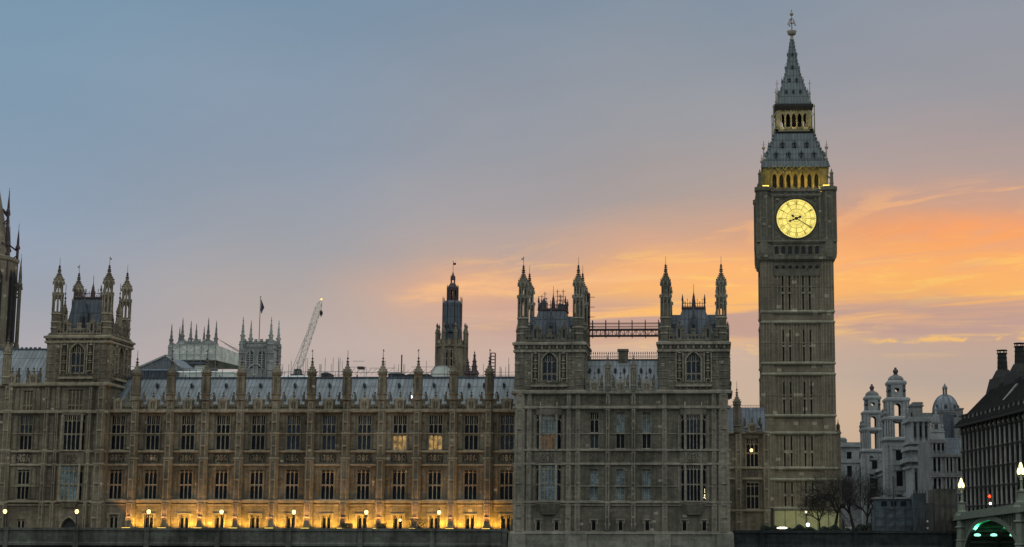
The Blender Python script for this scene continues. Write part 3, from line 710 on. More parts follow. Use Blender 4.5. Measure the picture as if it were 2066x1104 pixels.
# ------------------------------------------------------------------ square pavilion towers (four turrets, steep iron roof)
def side_detail(hw, zl, mats, winpane):
    """detail of one face in local coords: x centred, wall at y=-hw; returns MB pieces"""
    z0, z1, z2, z3 = zl                                          # foot, lower cornice, upper cornice, parapet top
    wl, tr, cv, pn = MB(), MB(), MB(), []; y = -hw; h = z1-z0
    wz0, wz1 = z0+h*.27, z0+h*.96; ww = 1.05
    wall(wl, -hw, hw, z0, z2+.4, y, [(-ww, ww, wz0, wz1)], .55)
    wall(wl, -hw+.1, hw-.1, z2+.2, z2+(z3-z2)*.30, y+.15)
    for i in range(9):
        x = -hw + (i+.5)*2*hw/9; tr.box(x-.13, x+.13, y-.25, y, z1+.3, z2-.2); cv.ball((x+.55, y-.08, (z1+z2)/2), .2, 6)
    spandrel(wl, -ww, ww, wz0+(wz1-wz0)*.70, wz1-.1, wz1+.01, y-.01, y+.5, 7)
    for i in (-1, 1):
        tr.box(i*ww*1.1-.09, i*ww*1.1+.09, y-.2, y, wz0, wz1-.8)
        L = arch_pts(-ww*1.15, ww*1.15, wz1-1.6, wz1+.12, 6)
        for (a, c), (d, e) in zip(L, L[1:]): tr.bar((i*a, y-.08, c), (i*d, y-.08, e), .18, .2)
        # canopied niches with figures
        xc = i*(ww+.95)
        pn.append(MB().box(xc-.36, xc+.36, y-.015, y+.02, wz0+.2, wz1-.5))  # flat dark panel paints the shade inside a sooty niche
        for q in range(3):
            zz = wz0 + .3 + q*(wz1-wz0-.8)/3
            fg = MB(); fg.lathe(xc, y-.16, [(.1, zz+.1), (.2, zz+.25), (.17, zz+.8), (.21, zz+1.05), (.06, zz+1.15)], 6); fg.ball((xc, y-.18, zz+1.26), .12, 6); pn.append(fg)
            tr.box(xc-.3, xc+.3, y-.34, y, zz-.06, zz+.08); tr.lathe(xc, y-.1, [(.34, zz+1.45), (.2, zz+1.6), (.03, zz+1.9)], 6)
        for e in (-.5, .5): tr.box(xc+e-.08, xc+e+.08, y-.24, y, wz0-.2, wz1-.2); tr.lathe(xc+e, y-.14, [(.12, wz1-.2), (.01, wz1+.5)], 4)
        # outer blank strip with sunk tiers
        for q in range(4):
            zz = z0 + h*(.08+.23*q); cv.box(i*(hw-1.95)-.3, i*(hw-1.95)+.3, y-.10, y, zz, zz+.32); 
            ribs(tr, *sorted((i*(hw-2.4), i*(hw-1.5))), zz+.45, zz+h*.2, y, 1, .08, .08)
    # balcony crest under the window
    tr.box(-2.6, 2.6, y-.45, y, z0+h*.13, z0+h*.18)
    for q in range(9):
        x = -2.4+q*.6; cv.box(x-.12, x+.12, y-.42, y-.3, z0+h*.18, z0+h*(.27 if q % 2 else .22)); cv.ball((x, y-.36, z0+h*(.28 if q % 2 else .23)), .16, 5)
    cv.box(-2.5, 2.5, y-.40, y-.34, z0+h*.18, z0+h*.205)
    for q in range(5): x = -1.9+q*.95; cv.lathe(x, y-.2, [(.02, z0+h*.04), (.2, z0+h*.13)], 5)
    # parapet
    mer = MB(); merlons(mer, -hw+1.35, hw-1.35, y-.1, z2+.35, z3-z2-.35, 9, .3)
    for i in (-.42, 0.42):
        x = i*hw; mer.box(x-.38, x+.38, y-.2, y+.25, z2+.3, z3+.1); mer.prism([(x-.45, z3+.1), (x, z3+.75), (x+.45, z3+.1)], y-.22, y+.25)
        mer.m = 1; mer.box(x-.16, x+.16, y-.215, y-.19, z2+.8, z3-.1); mer.m = 0; mer.lathe(x, y, [(.08, z3+.6), (.16, z3+.9), (.03, z3+1.3)], 5)
    return wl, tr, cv, mer, pn, (wz0, wz1, ww)
def corner_piers(b, hw, z0, z1, r):
    for sx in (-1, 1):
        for sy in (-1, 1):
            b.lathe(sx*(hw-r*.80), sy*(hw-r*.80), [(r, z0), (r, z1)], 8)
            for k in range(1, 7): z = z0+(z1-z0)*k/7; b.lathe(sx*(hw-r*.80), sy*(hw-r*.80), [(r*1.0, z-.1), (r*1.1, z), (r*1.0, z+.1)], 8, cap=False)
def pav_tower(parent, xc, Y, hw, zl, ztur, mats, rooftop, roofhw, cluttered=False, flags=(0, 0, 0, 0), pane='g1'):
    st, tr_, cv_ = mats; yc = Y+hw; z0, z1, z2, z3 = zl
    wl, tr, cv, mer, pn, (wz0, wz1, ww) = side_detail(hw, zl, mats, pane)
    out = []
    for src, nm, ms in ((wl, 'tower_wall', [st]), (tr, 'tower_moulding', [tr_]), (cv, 'carving', [cv_]), (mer, 'tower_parapet', [st, 'dark'])):
        b = MB()
        for q in range(4):
            rot = rotz((0, 0), q*math.pi/2); b.merge(src, lambda v: rot(v) + Vector((xc, yc, 0)))
        if nm == 'tower_moulding':
            for z, h, po in ((z0+.03, .5, .57), (z1, .35, .3), (z2, .42, .42)):
                b.lathe(xc, yc, [(k*1.4142, zz) for k, zz in ((hw+.02, z-h*.75), (hw+po*.55, z-h*.7), (hw+po*.55, z-h*.45), (hw+po, z-h*.44), (hw+po, z+h*.3), (hw+.02, z+h*.65))], 4)
        if nm == 'tower_wall':
            c = MB(); corner_piers(c, hw, z0, z2, .88); b.merge(c, lambda v: v + Vector((xc, yc, 0)))
            b.box(xc-hw+.2, xc+hw-.2, yc-hw+.2, yc+hw-.2, z2+.05, z2+.25)
        out.append(b.build(nm, ms, parent))
    for q in range(4):
        rot = rotz((0, 0), q*math.pi/2)
        for m_ in pn: MB().merge(m_, lambda v: rot(v) + Vector((xc, yc, 0))).build(*(('niche', 'soot_shade') if len(m_.v) == 8 else ('statue', cv_)), parent)
    for q in range(4):
        a = q*math.pi/2; p = rotz((0, 0), a)(Vector((0, -hw, 0)))
        window(parent, xc+p.x, yc+p.y, wz0, 2*ww, wz1-wz0, 3, transom=.26, head=.30, pane=pane, framemat=tr_, arch=False, rz=a)
    for j, (sx, sy) in enumerate(((-1, -1), (1, -1), (-1, 1), (1, 1))):
        r = .79; me = turret_mesh(ztur-z2, r, 1.35, flags[j], (st, tr_, 'rust')); place('turret', me, parent, (xc+sx*(hw-.92), yc+sy*(hw-.92), z2+.1))
    # roof
    b = MB(); zb = z2+.6; k = hw-1.75
    b.lathe(xc, yc, [(k*1.414, zb), (k*1.36, zb+.6), (roofhw*1.414, rooftop)], 4); rf = b.build('roof', 'roofd', parent)
    b = MB(); b.box(xc-roofhw-.15, xc+roofhw+.15, yc-roofhw-.15, yc+roofhw+.15, rooftop-.05, rooftop+.22)
    for q in range(4):
        c = MB(); n = 9
        for i in range(n+1):
            x = -roofhw+2*roofhw*i/n; c.box(x-.03, x+.03, -roofhw-.03, -roofhw+.03, rooftop+.2, rooftop+(1.0 if i % 2 else 1.35)); c.ball((x, -roofhw, rooftop+(1.0 if i % 2 else 1.35)), .08, 4)
        c.box(-roofhw, roofhw, -roofhw-.025, -roofhw+.025, rooftop+.72, rooftop+.8); rot = rotz((0, 0), q*math.pi/2); b.merge(c, lambda v: rot(v)+Vector((xc, yc, 0)))
    for sx in (-1, 1):
        for sy in (-1, 1): b.lathe(xc+sx*roofhw, yc+sy*roofhw, [(.14, rooftop), (.08, rooftop+1.1), (.18, rooftop+1.2), (.03, rooftop+2.1)], 5)
    b.build('cresting', 'rust', rf)
    b = MB(); finial(b, xc, yc, rooftop, 3.2, .3); b.lathe(xc, yc, [(.4, rooftop), (.3, rooftop+1.3), (.05, rooftop+2.6)], 6); vane(b, xc, yc, rooftop+2.4, 1.4, 0); b.build('finial', 'rust', rf)
    for q in (0, 1, 3):                                            # central dormer with a gabled canopy and two small vents
        a = q*math.pi/2; b = MB(); yy = -k; hgt = (rooftop-zb)
        b.box(-.42, .42, yy-.15, yy+1.6, zb, zb+hgt*.55); b.prism([(-.52, zb+hgt*.55), (0, zb+hgt*.85), (.52, zb+hgt*.55)], yy-.2, yy+1.8); b.lathe(0, yy-.1, [(.08, zb+hgt*.82), (.15, zb+hgt*.9), (.03, zb+hgt)], 5)
        for s in (-1, 1): b.box(s*.55-.1, s*.55+.1, yy-.25, yy+.1, zb, zb+hgt*.5); b.lathe(s*.55, yy-.08, [(.14, zb+hgt*.5), (.02, zb+hgt*.68)], 4)
        b.m = 1; b.box(-.25, .25, yy-.17, yy-.149, zb+hgt*.18, zb+hgt*.48)
        for s in (-1, 1): b.m = 1; b.box(s*1.6-.14, s*1.6+.14, yy+.62, yy+1.2, zb+hgt*.33, zb+hgt*.43); b.m = 0; b.prism([(s*1.6-.22, zb+hgt*.43), (s*1.6, zb+hgt*.5), (s*1.6+.22, zb+hgt*.43)], yy+.58, yy+1.6)
        d = MB(); rot = rotz((0, 0), a); d.merge(b, lambda v: rot(v)+Vector((xc, yc, 0))); d.build('dormer', ['roofd', 'dark'], rf)
    return z2

# ------------------------------------------------------------------ river pavilion with two towers
def zp(y, x=1250): return PZ(x, y, YP)
VX0, VX1 = PX(1038, 900, YP), PX(1471, 900, YP)
pav = thing('gothic_pavilion', ((VX0+VX1)/2, YP+6, 0), 'stone block rising straight from the river with two turreted towers joined by a gangway', 'building')
DEP = 12.0
tL0, tL1 = PX(1039.5, 730, YP), PX(1178, 730, YP); tR0, tR1 = PX(1330, 730, YP), PX(1469, 730, YP)
hwt = (tL1-tL0)/4 + (tR1-tR0)/4
xL, xR = (tL0+tL1)/2, (tR0+tR1)/2
m0, m1 = tL1, tR0
colsx = [PX(p, 900, YP) for p in (1199, 1251.5, 1304.5)]
oL, oR = PX(1106, 900, YP-.9), PX(1399, 900, YP-.9)
holes = []
for x in colsx: holes += [(x-.66, x+.66, zp(905), zp(832)), (x-.66, x+.66, zp(1010), zp(947))]
smallx = [PX(p, 1055, YP) for p in (1086, 1123, 1198, 1252, 1306, 1381, 1421)]
for x in smallx: holes.append((x-.34, x+.34, zp(1071), zp(1052)))
for o in (oL, oR): holes += [(o-1.8, o+1.8, zp(905), zp(832)), (o-1.8, o+1.8, zp(1010), zp(945))]
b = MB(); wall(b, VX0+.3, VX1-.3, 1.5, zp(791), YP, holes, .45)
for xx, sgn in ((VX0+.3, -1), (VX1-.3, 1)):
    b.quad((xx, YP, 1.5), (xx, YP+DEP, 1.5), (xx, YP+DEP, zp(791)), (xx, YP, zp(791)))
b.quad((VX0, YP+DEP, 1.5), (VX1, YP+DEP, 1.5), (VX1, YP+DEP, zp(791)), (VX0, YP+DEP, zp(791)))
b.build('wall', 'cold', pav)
b = MB()
for y, h_, o_ in ((791.5, .45, .5), (822, .42, .48), (908, .3, .35), (936, .3, .35), (1013, .34, .4), (1019, .2, .25)):
    course(b, VX0, VX1, YP, zp(y), h_, o_, ends=.3)
for y in (875, 981): course(b, VX0, oL-2.2, YP, zp(y), .12, .14); course(b, oR+2.2, VX1, YP, zp(y), .12, .14); course(b, oL+2.2, oR-2.2, YP, zp(y), .12, .14)
b.pieces('string_course', 'coldtrim', pav)
b = MB()
for x in colsx:
    relief(b, x-.7, x+.7, zp(935)+.2, zp(909)-.25, YP, rnd, False)
    for (ya, yb) in ((906, 830), (1010, 942), (935, 912)):
        for s in (-1, 1): xa, xb = sorted((x+s*.78, x+s*1.45)); ribs(b, xa, xb, zp(ya)+.1, zp(yb), YP, 1, .1, .13)
    ribs(b, x-.7, x+.7, zp(832), zp(824), YP, 4, .06, .08); ribs(b, x-1.5, x+1.5, zp(820)+.15, zp(793)-.35, YP, 6, .1, .16); b.cut()
for o in (oL, oR):
    for s in (-1, 1):
        for (ya, yb) in ((906, 830), (1010, 942), (935, 912), (819, 796)):
            xa, xb = sorted((o+s*2.25, o+s*3.65)); ribs(b, xa, xb, zp(ya)+.1, zp(yb)-.1, YP, 2, .1, .13)
    ribs(b, o-2.1, o+2.1, zp(819)+.1, zp(796)-.1, YP, 7, .12, .18); b.cut()
b.pieces('tracery_panel', 'coldcarve', pav)
bt = []
for x in (VX0+.75, VX1-.75, m0-.8, m1+.75, m0-2.1, VX0+2.1, VX1-2.1): bt.append((x, .82 if x in (VX0+.75, VX1-.75) else .42))
zs2 = [zp(1073), zp(1014), zp(936), zp(908), zp(822), zp(792)]
for x, hw_ in bt:
    place('buttress', pier_mesh(zs2, hw_, .62 if hw_ > .5 else .3, ('coldtrim', 'coldtrim')), pav, (x, YP, zs2[0]))
for p in (1226, 1278): place('buttress', pier_mesh(zs2, .40, .55, ('cold', 'coldtrim')), pav, (PX(p, 900, YP-.4), YP, zs2[0]))
for i, x in enumerate(colsx):
    window(pav, x, YP, zp(905), 1.32, zp(832)-zp(905), 2, transom=.44, head=.2, mull=.11, pane=[('g0', 'g1'), ('g2', 'g0'), ('g2', 'g0')][i], framemat='coldtrim')
    window(pav, x, YP, zp(1010), 1.32, zp(947)-zp(1010), 2, transom=.46, head=.06, mull=.11, pane='g2', framemat='coldtrim')
for x in smallx:
    window(pav, x, YP, zp(1071), .68, zp(1052)-zp(1071), 1, transom=0, head=.04, pane='g0', framemat='coldtrim', frame=.12)
hm2 = hood_mesh(.62, .17, .68, 1.7, 'coldtrim', .2)
for x in smallx: place('hood_mould', hm2, pav, (x, YP, zp(1047)))
# canted oriels
for o, dark in ((oL, 0), (oR, 1)):
    A, Bq, dY = 2.05, 1.18, .95
    b = MB(); 
    plan = [(-A, 0), (-Bq, -dY), (Bq, -dY), (A, 0)]
    def pseg(za, zb, k0=1, k1=1, m=0):
        n = 4; b.add([(o+x*k0, YP+y*k0+.001, za) for x, y in plan] + [(o+x*k1, YP+y*k1+.001, zb) for x, y in plan], [(i, (i+1) % n, n+(i+1) % n, n+i) for i in range(n)] + [(3, 2, 1, 0), (4, 5, 6, 7)], m)
    pseg(zp(937), zp(910)); pseg(zp(822)-1.1, zp(822)-.1)
    for za in (zp(1012), zp(937), zp(909), zp(823)): pseg(za-.12, za+.12, 1.09, 1.09, 1)
    pseg(zp(1018), zp(1012)-.12, .98, 1.08, 1); pseg(zp(1036), zp(1018), .62, .94); pseg(zp(1038.5), zp(1036), .55, .64, 1)
    for za, zb in ((zp(1012), zp(937)), (zp(909), zp(822)-1.1)):
        for x, y in plan: b.lathe(o+x, YP+y, [(.15, za), (.15, zb)], 6, m=1)
        b.m = 2; b.quad((o-A, YP+.42, za), (o+A, YP+.42, za), (o+A, YP+.42, zb), (o-A, YP+.42, zb)); b.m = 0
    b.m = 1
    c = MB(); relief(c, o-1.0, o+1.0, zp(935)+.1, zp(911)-.15, YP-dY, rnd); b.merge(c)
    for s in (-1, 1): b.bar((o+s*A, YP, zp(822)+.1), (o+s*A, YP, zp(800)), .14); b.bar((o+s*Bq, YP-dY, zp(822)+.1), (o+s*Bq, YP-dY+.4, zp(812)), .14)
    b.build('oriel', ['cold', 'coldtrim', 'dark'], pav)
    for za, zb, u, pn in ((zp(1011), zp(938), 0, ('g0' if dark else 'g2')), (zp(908), zp(822)-1.1, 1, (('g1', 'g0') if dark else 'g2'))):
        lit = 'dim' if (u and not dark) else None
        window(pav, o, YP-dY-.12, za, 2*Bq-.2, zb-za, 4, transom=.46, head=.12, mull=.1, pane=pn, lit=lit, framemat='coldtrim')
        L = math.hypot(A-Bq, dY); an = math.atan2(dY, A-Bq)
        for s in (-1, 1):
            window(pav, o+s*(A+Bq)/2, YP-dY/2-.1, za, L-.15, zb-za, 1, transom=.46, head=.12, mull=.1, pane=('g0' if dark or u else 'g1'), framemat='coldtrim', rz=s*an)
# battered plinth standing in the river
b = MB()
zp0 = zp(1074)
b.hexa([(VX0-.55, YP-1.2, -1), (VX1+.55, YP-1.2, -1), (VX1+.55, YP+DEP, -1), (VX0-.55, YP+DEP, -1)], [(VX0-.45, YP-.7, zp0-.25), (VX1+.45, YP-.7, zp0-.25), (VX1+.45, YP+DEP, zp0-.25), (VX0-.45, YP+DEP, zp0-.25)])
b.hexa([(VX0-.6, YP-.85, zp0-.2501), (VX1+.6, YP-.85, zp0-.2501), (VX1+.6, YP+DEP, zp0-.2501), (VX0-.6, YP+DEP, zp0-.2501)], [(VX0-.3, YP-.4, zp0+.15), (VX1+.3, YP-.4, zp0+.15), (VX1+.3, YP+DEP, zp0+.15), (VX0-.3, YP+DEP, zp0+.15)])
for xa, xb in ((VX0-.55, VX0+1.8), (m0-2.4, m0+.6), (m1-.6, m1+1.6), (VX1-1.8, VX1+.55)):
    b.hexa([(xa-.2, YP-1.8, -1), (xb+.2, YP-1.8, -1), (xb+.3, YP, -1), (xa-.3, YP, -1)], [(xa, YP-1.2, zp0-.3), (xb, YP-1.2, zp0-.3), (xb, YP, zp0-.3), (xa, YP, zp0-.3)])
b.build('plinth', 'plinth', pav)
# middle roof, its parapet and pinnacles
mx = (m0+m1)/2
pbm = parapet_bay((m1-m0)/3, zp(773)-zp(791), ('cold', 'coldtrim', 'coldcarve'), 2.6, 5)
for x in colsx: place('parapet', pbm, pav, (x, YP, zp(791)+.1))
zsm = zp(752)-zp(791)
pmn = pinnacle_mesh(zp(744)-zp(791), zp(715)-zp(744), .42, ('cold', 'coldtrim', 'coldtrim'), 0)
for p in (1226, 1278): place('pinnacle', pmn, pav, (PX(p, 800, YP-.3), YP-.25, zp(791)+.1))
b = MB(); zt = PZ(1250, 727, YP+5.5)
b.quad((m0-.2, YP+.4, zp(791)), (m1+.2, YP+.4, zp(791)), (m1+.2, YP+5.5, zt), (m0-.2, YP+5.5, zt)); b.quad((m0-.2, YP+5.5, zt), (m1+.2, YP+5.5, zt), (m1+.2, YP+DEP-.5, zp(791)), (m0-.2, YP+DEP-.5, zp(791)))
rf = b.build('roof', 'roof', pav)
b = MB(); n = 34
b.box(m0, m1, YP+5.4, YP+5.6, zt-.05, zt+.16)
for i in range(n+1):
    x = m0+(m1-m0)*i/n; b.box(x-.025, x+.025, YP+5.48, YP+5.52, zt+.1, zt+.9); b.lathe(x, YP+5.5, [(.02, zt+.85), (.12, zt+1.0), (.01, zt+1.3)], 4)
    if i < n: b.bar((x, YP+5.5, zt+.3), (x+(m1-m0)/n, YP+5.5, zt+.6), .03); b.bar((x, YP+5.5, zt+.6), (x+(m1-m0)/n, YP+5.5, zt+.3), .03)
b.box(m0, m1, YP+5.48, YP+5.52, zt+.6, zt+.64); b.build('cresting', 'rust', rf)
b = MB(); cxm = PX(1257, 715, YP+5.5); b.box(cxm-.68, cxm+.68, YP+5, YP+6.1, zt-.6, zt+1.5); b.box(cxm-.8, cxm+.8, YP+4.88, YP+6.22, zt+1.25, zt+1.6); b.build('chimney', 'coldcarve', rf)
for x in colsx:
    for dx in (-1.2, .1, 1.3): place('dormer', dm, rf, (x+dx+.25, YP+3.3, zp(791)+(zt-zp(791))*.62))
zl = (zp(791.5), zp(708), zp(693), zp(663))
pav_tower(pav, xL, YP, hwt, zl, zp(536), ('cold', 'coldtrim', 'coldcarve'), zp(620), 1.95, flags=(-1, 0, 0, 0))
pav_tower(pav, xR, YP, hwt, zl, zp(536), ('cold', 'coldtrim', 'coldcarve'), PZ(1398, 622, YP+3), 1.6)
# aerials and a stair hut on the left tower's roof
t = thing('rooftop_aerials', (xL, YP+hwt, zp(622)), 'cluster of thin aerials and masts crowding one pavilion tower roof', 'aerials')
zz = zp(622)+.2
b = MB()
for dx, dy, h_ in ((-1.6, -1, 2.3), (-1.3, .5, 3.0), (-1.0, -.5, 2.0), (.7, -1, 3.1), (1.1, .2, 2.4), (1.5, -.6, 3.2), (1.7, .5, 2.0), (.9, .9, 2.7)):
    b.lathe(xL+dx, YP+hwt+dy, [(.06, zz), (.05, zz+h_)], 5)
    for q in range(3): zq = zz+h_*(.45+.22*q); b.box(xL+dx-.32, xL+dx+.32, YP+hwt+dy-.02, YP+hwt+dy+.02, zq, zq+.05)
b.build('mast', 'iron', t)
b = MB(); b.box(xL+.7, xL+1.8, YP+hwt-1.2, YP+hwt+.4, zz-.1, zz+.9); b.box(xL-1.6, xL-.9, YP+hwt-1.3, YP+hwt, zz-.1, zz+1.1); b.prism([(xL-1.7, zz+1.1), (xL-1.25, zz+1.8), (xL-.8, zz+1.1)], YP+hwt-1.35, YP+hwt+.05); b.build('roof_hut', 'roofd', t)
# brick flue tower and gangway behind, between the towers
t = thing('gangway', ((m0+m1)/2, YP+10, zp(678)), 'thin lattice gangway strung high between the two pavilion towers', 'gangway')
YG = YP+9.5; ga, gb = PX(1187, 665, YG), PX(1331, 665, YG); zga, zgb, zgr = PZ(1250, 677, YG), PZ(1250, 664.5, YG), PZ(1250, 652, YG)
b = MB()
for yy in (YG, YG+1.2):
    for zq, r_ in ((zga, .09), (zgb, .10), (zgr, .045), ((zgb+zgr)/2, .04)): b.box(ga-.4, gb+.4, yy-r_/2, yy+r_/2, zq-r_, zq+r_)
    n = 18
    for i in range(n): x = ga+(gb-ga)*i/n; x2 = ga+(gb-ga)*(i+1)/n; b.bar((x, yy, zga), (x2, yy, zgb), .05) if i % 2 else b.bar((x, yy, zgb), (x2, yy, zga), .05); b.bar((x, yy, zga), (x, yy, zgb), .06)
b.box(ga, gb, YG, YG+1.2, zgb-.05, zgb+.03); b.build('truss', 'rust', t)
b = MB()
for i in range(6):
    x = ga+(gb-ga)*(i+.3)/5.4
    for yy in (YG, YG+1.2): b.box(x-.05, x+.05, yy-.05, yy+.05, zga-.3, zgr+.5)
b.build('handrail_post', 'rust', t)
t = thing('flue_tower', (m0+.1, YP+DEP-1, zp(791)), 'narrow dark brick shaft rising where the gangway meets its tower', 'shaft')
b = MB(); fx0, fx1 = PX(1181, 700, YP+11), PX(1189.5, 700, YP+11); b.box(fx0-1, fx1, YP+10.2, YP+12, zp(791), PZ(1185, 592, YP+11)); 
for q in range(5): b.box(fx0-1.05, fx1+.06, YP+10.14, YP+12.06, zp(740-30*q), zp(738-30*q))
b.build('shaft_wall', 'rust', t)
b = MB()
for q in range(5): zq = PZ(1190, 600+20*q, YP+10); b.box(fx1-.2, fx1+.8, YP+10.1, YP+10.2, zq, zq+.07)
b.build('bracket', 'iron', t)
# ------------------------------------------------------------------ block with the turreted tower at the left
def zl_(y, x=120): return PZ(x, y, YL)
LX0, LX1 = PX(-90, 900, YL), PX(213, 900, YL)
lb = thing('gothic_block', ((LX0+LX1)/2, YL+7, TERR), 'stone block with one square turreted tower over a dark arched doorway', 'building')
TL0, TL1 = PX(93, 730, YL), PX(219, 730, YL); hwl = (TL1-TL0)/2; xt = (TL0+TL1)/2
cx_a = PX(52, 870, YL); cx_b = PX(145, 870, YL-.6); dxp = cx_b-cx_a
cols = [cx_a-2*dxp*.78, cx_a]
door = PX(139, 1055, YL)
holes = []
for x in cols: holes += [(x-1, x+1, zl_(908), zl_(838)), (x-.95, x+.95, zl_(1008), zl_(948)), (x-.8, x+.8, zl_(828), zl_(788)), (x-.6, x+.6, TERR+.2, zl_(1048))]
holes += [(cx_b-1.9, cx_b+1.9, zl_(908), zl_(838)), (cx_b-1.9, cx_b+1.9, zl_(1008), zl_(948)), (cx_b-1.2, cx_b+1.2, zl_(828), zl_(786)), (door-1.15, door+1.15, TERR, zl_(1045))]
zt0 = zl_(776)
b = MB(); wall(b, LX0, LX1, TERR-.3, zt0, YL, holes, .55); b.quad((LX1, YL, TERR), (LX1, YL+14, TERR), (LX1, YL+14, zt0), (LX1, YL, zt0))
b.quad((LX0, YL, TERR), (LX0, YL+14, TERR), (LX0, YL+14, zt0), (LX0, YL, zt0)); b.quad((LX0, YL+14, TERR), (LX1, YL+14, TERR), (LX1, YL+14, zt0), (LX0, YL+14, zt0))
spandrel(b, door-1.15, door+1.15, TERR+.35, zl_(1045)-.05, zl_(1045)+.001, YL-.01, YL+.5, 6)
b.build('wall', 'stone', lb)
b = MB()
for y, h_, o_ in ((776, .45, .5), (831, .42, .48), (911, .26, .3), (938, .26, .3), (1012, .3, .4), (1019, .2, .2)): course(b, LX0, LX1, YL, zl_(y), h_, o_, ends=.2)
for y in (875, 981): course(b, LX0, LX1, YL, zl_(y), .12, .12)
b.pieces('string_course', 'trim', lb)
b = MB()
for x in cols:
    b.m = 1; b.box(x-1.15, x+1.15, YL-.03, YL+.02, zl_(936), zl_(914)); b.m = 2; relief(b, x-1.1, x+1.1, zl_(936), zl_(914), YL-.03, rnd); b.m = 0  # dark panel gives the arms sooty ground and painted shade
    for s in (-1, 1):
        xa, xb = sorted((x+s*1.2, x+s*2.0))
        for ya, yb in ((907, 836), (1007, 942), (936, 914), (828, 780)): ribs(b, xa, xb, zl_(ya), zl_(yb)-.1, YL, 1, .1, .13)
    b.cut()
relief(b, cx_b-1.1, cx_b+1.1, zl_(936), zl_(914), YL-.75, rnd)
for s in (-1, 1):
    xa, xb = sorted((cx_b+s*2.2, cx_b+s*3.7))
    for ya, yb in ((907, 836), (1007, 942), (936, 914), (828, 780)): ribs(b, xa, xb, zl_(ya), zl_(yb)-.1, YL, 2, .1, .13)
b.pieces('tracery_panel', ['carve', 'soot_shade', 'stone'], lb)
zs3 = [TERR-.3, zl_(1014), zl_(936), zl_(908), zl_(829), zl_(778)]
for p, hw_ in ((-50, .75), (12, .75), (90, .45), (201, .8), (178, .35), (112, .35)):
    place('buttress', pier_mesh(zs3, hw_, .7 if hw_ > .5 else .35), lb, (PX(p, 870, YL-.5), YL, zs3[0]))
for x in cols:
    window(lb, x, YL, zl_(908), 2.0, zl_(838)-zl_(908), 3, transom=.44, head=.26, pane=('g0' if x != cx_a else ('g1', 'g0')))
    window(lb, x, YL, zl_(1008), 1.9, zl_(948)-zl_(1008), 3, transom=.5, head=.05, pane='g0')
    window(lb, x, YL, zl_(828), 1.6, zl_(788)-zl_(828), 3, transom=.25, head=.1, pane='carve', framemat='trim')
    window(lb, x, YL, TERR+.2, 1.2, zl_(1048)-TERR-.2, 2, transom=0, head=.12, mull=.18, pane='g0')
window(lb, cx_b, YL, zl_(828), 2.4, zl_(786)-zl_(828), 4, transom=.25, head=.1, pane='carve', framemat='trim')
# shallow oriel over the door
ob = MB(); A, Bq, dY = 2.05, 1.5, .75; o = cx_b
b = ob
plan = [(-A, 0), (-Bq, -dY), (Bq, -dY), (A, 0)]
def lseg(za, zb, k0=1, k1=1, m=0):
    b.add([(o+x*k0, YL+y*k0, za) for x, y in plan] + [(o+x*k1, YL+y*k1, zb) for x, y in plan], [(i, (i+1) % 4, 4+(i+1) % 4, 4+i) for i in range(4)] + [(3, 2, 1, 0), (4, 5, 6, 7)], m)
lseg(zl_(938), zl_(911)); lseg(zl_(838), zl_(831)); lseg(zl_(1024), zl_(1012), .5, 1.02)
for za in (zl_(1011), zl_(938), zl_(910), zl_(832)): lseg(za-.1, za+.12, 1.07, 1.07, 1)
for za, zb in ((zl_(1011), zl_(938)), (zl_(910), zl_(838))):
    for x, y in plan: b.lathe(o+x, YL+y, [(.14, za), (.14, zb)], 6, m=1)
    b.m = 2; b.quad((o-A, YL+.5, za), (o+A, YL+.5, za), (o+A, YL+.5, zb), (o-A, YL+.5, zb)); b.m = 0
b.build('oriel', ['stone', 'trim', 'dark'], lb)
for za, zb, pn in ((zl_(1010), zl_(939), 'g2'), (zl_(909), zl_(838), 'g0')):
    window(lb, o, YL-dY-.12, za, 2*Bq-.2, zb-za, 4, transom=.46, head=.16, mull=.12, pane=pn)
    L = math.hypot(A-Bq, dY); an = math.atan2(dY, A-Bq)
    for s in (-1, 1): window(lb, o+s*(A+Bq)/2, YL-dY/2-.08, za, L-.1, zb-za, 1, transom=.46, head=.16, mull=.1, pane='g0', rz=s*an)
b = MB(); L = arch_pts(door-1.3, door+1.3, TERR+.3, zl_(1042), 6)
for s in (0, 1):
    for (a, c), (d, e) in zip(L, L[1:]):
        if s: a, d = 2*door-a, 2*door-d
        b.bar((a, YL-.05, c), (d, YL-.05, e), .2, .3)
b.build('door_arch', 'trim', lb)
MB().box(door-1.2, door+1.2, YL+.45, YL+.55, TERR, zl_(1044)).build('door', 'shade', lb)
# roof and parapet left of the tower
zq = PZ(40, 706, YL+6.5)
b = MB(); b.quad((LX0, YL+.6, zt0), (TL0+.3, YL+.6, zt0), (TL0+.3, YL+6.5, zq), (LX0, YL+6.5, zq)); b.quad((LX0, YL+6.5, zq), (TL0+.3, YL+6.5, zq), (TL0+.3, YL+13.5, zt0), (LX0, YL+13.5, zt0))
rf = b.build('roof', 'roof', lb)
b = MB(); b.box(LX0, TL0, YL+6.4, YL+6.7, zq-.05, zq+.2)
for q in range(14): b.box(LX0+q*.7, LX0+q*.7+.35, YL+6.45, YL+6.65, zq+.2, zq+.4)
b.build('ridge', 'roofd', rf)
L = (TL0-LX0)/4
pbl = parapet_bay(L, zl_(757)-zl_(775), ('stone', 'trim', 'carve'), 1.9, 7)
for q in range(4): place('parapet', pbl, lb, (LX0+L*(q+.5), YL, zt0+.1))
pl = pinnacle_mesh(zl_(715)-zl_(776), zl_(672)-zl_(715), .6, staff=1.0)
for p in (12, -50): place('pinnacle', pl, lb, (PX(p, 776, YL-.3), YL-.35, zt0))
zll = (zt0, zl_(690), zl_(680), zl_(652))
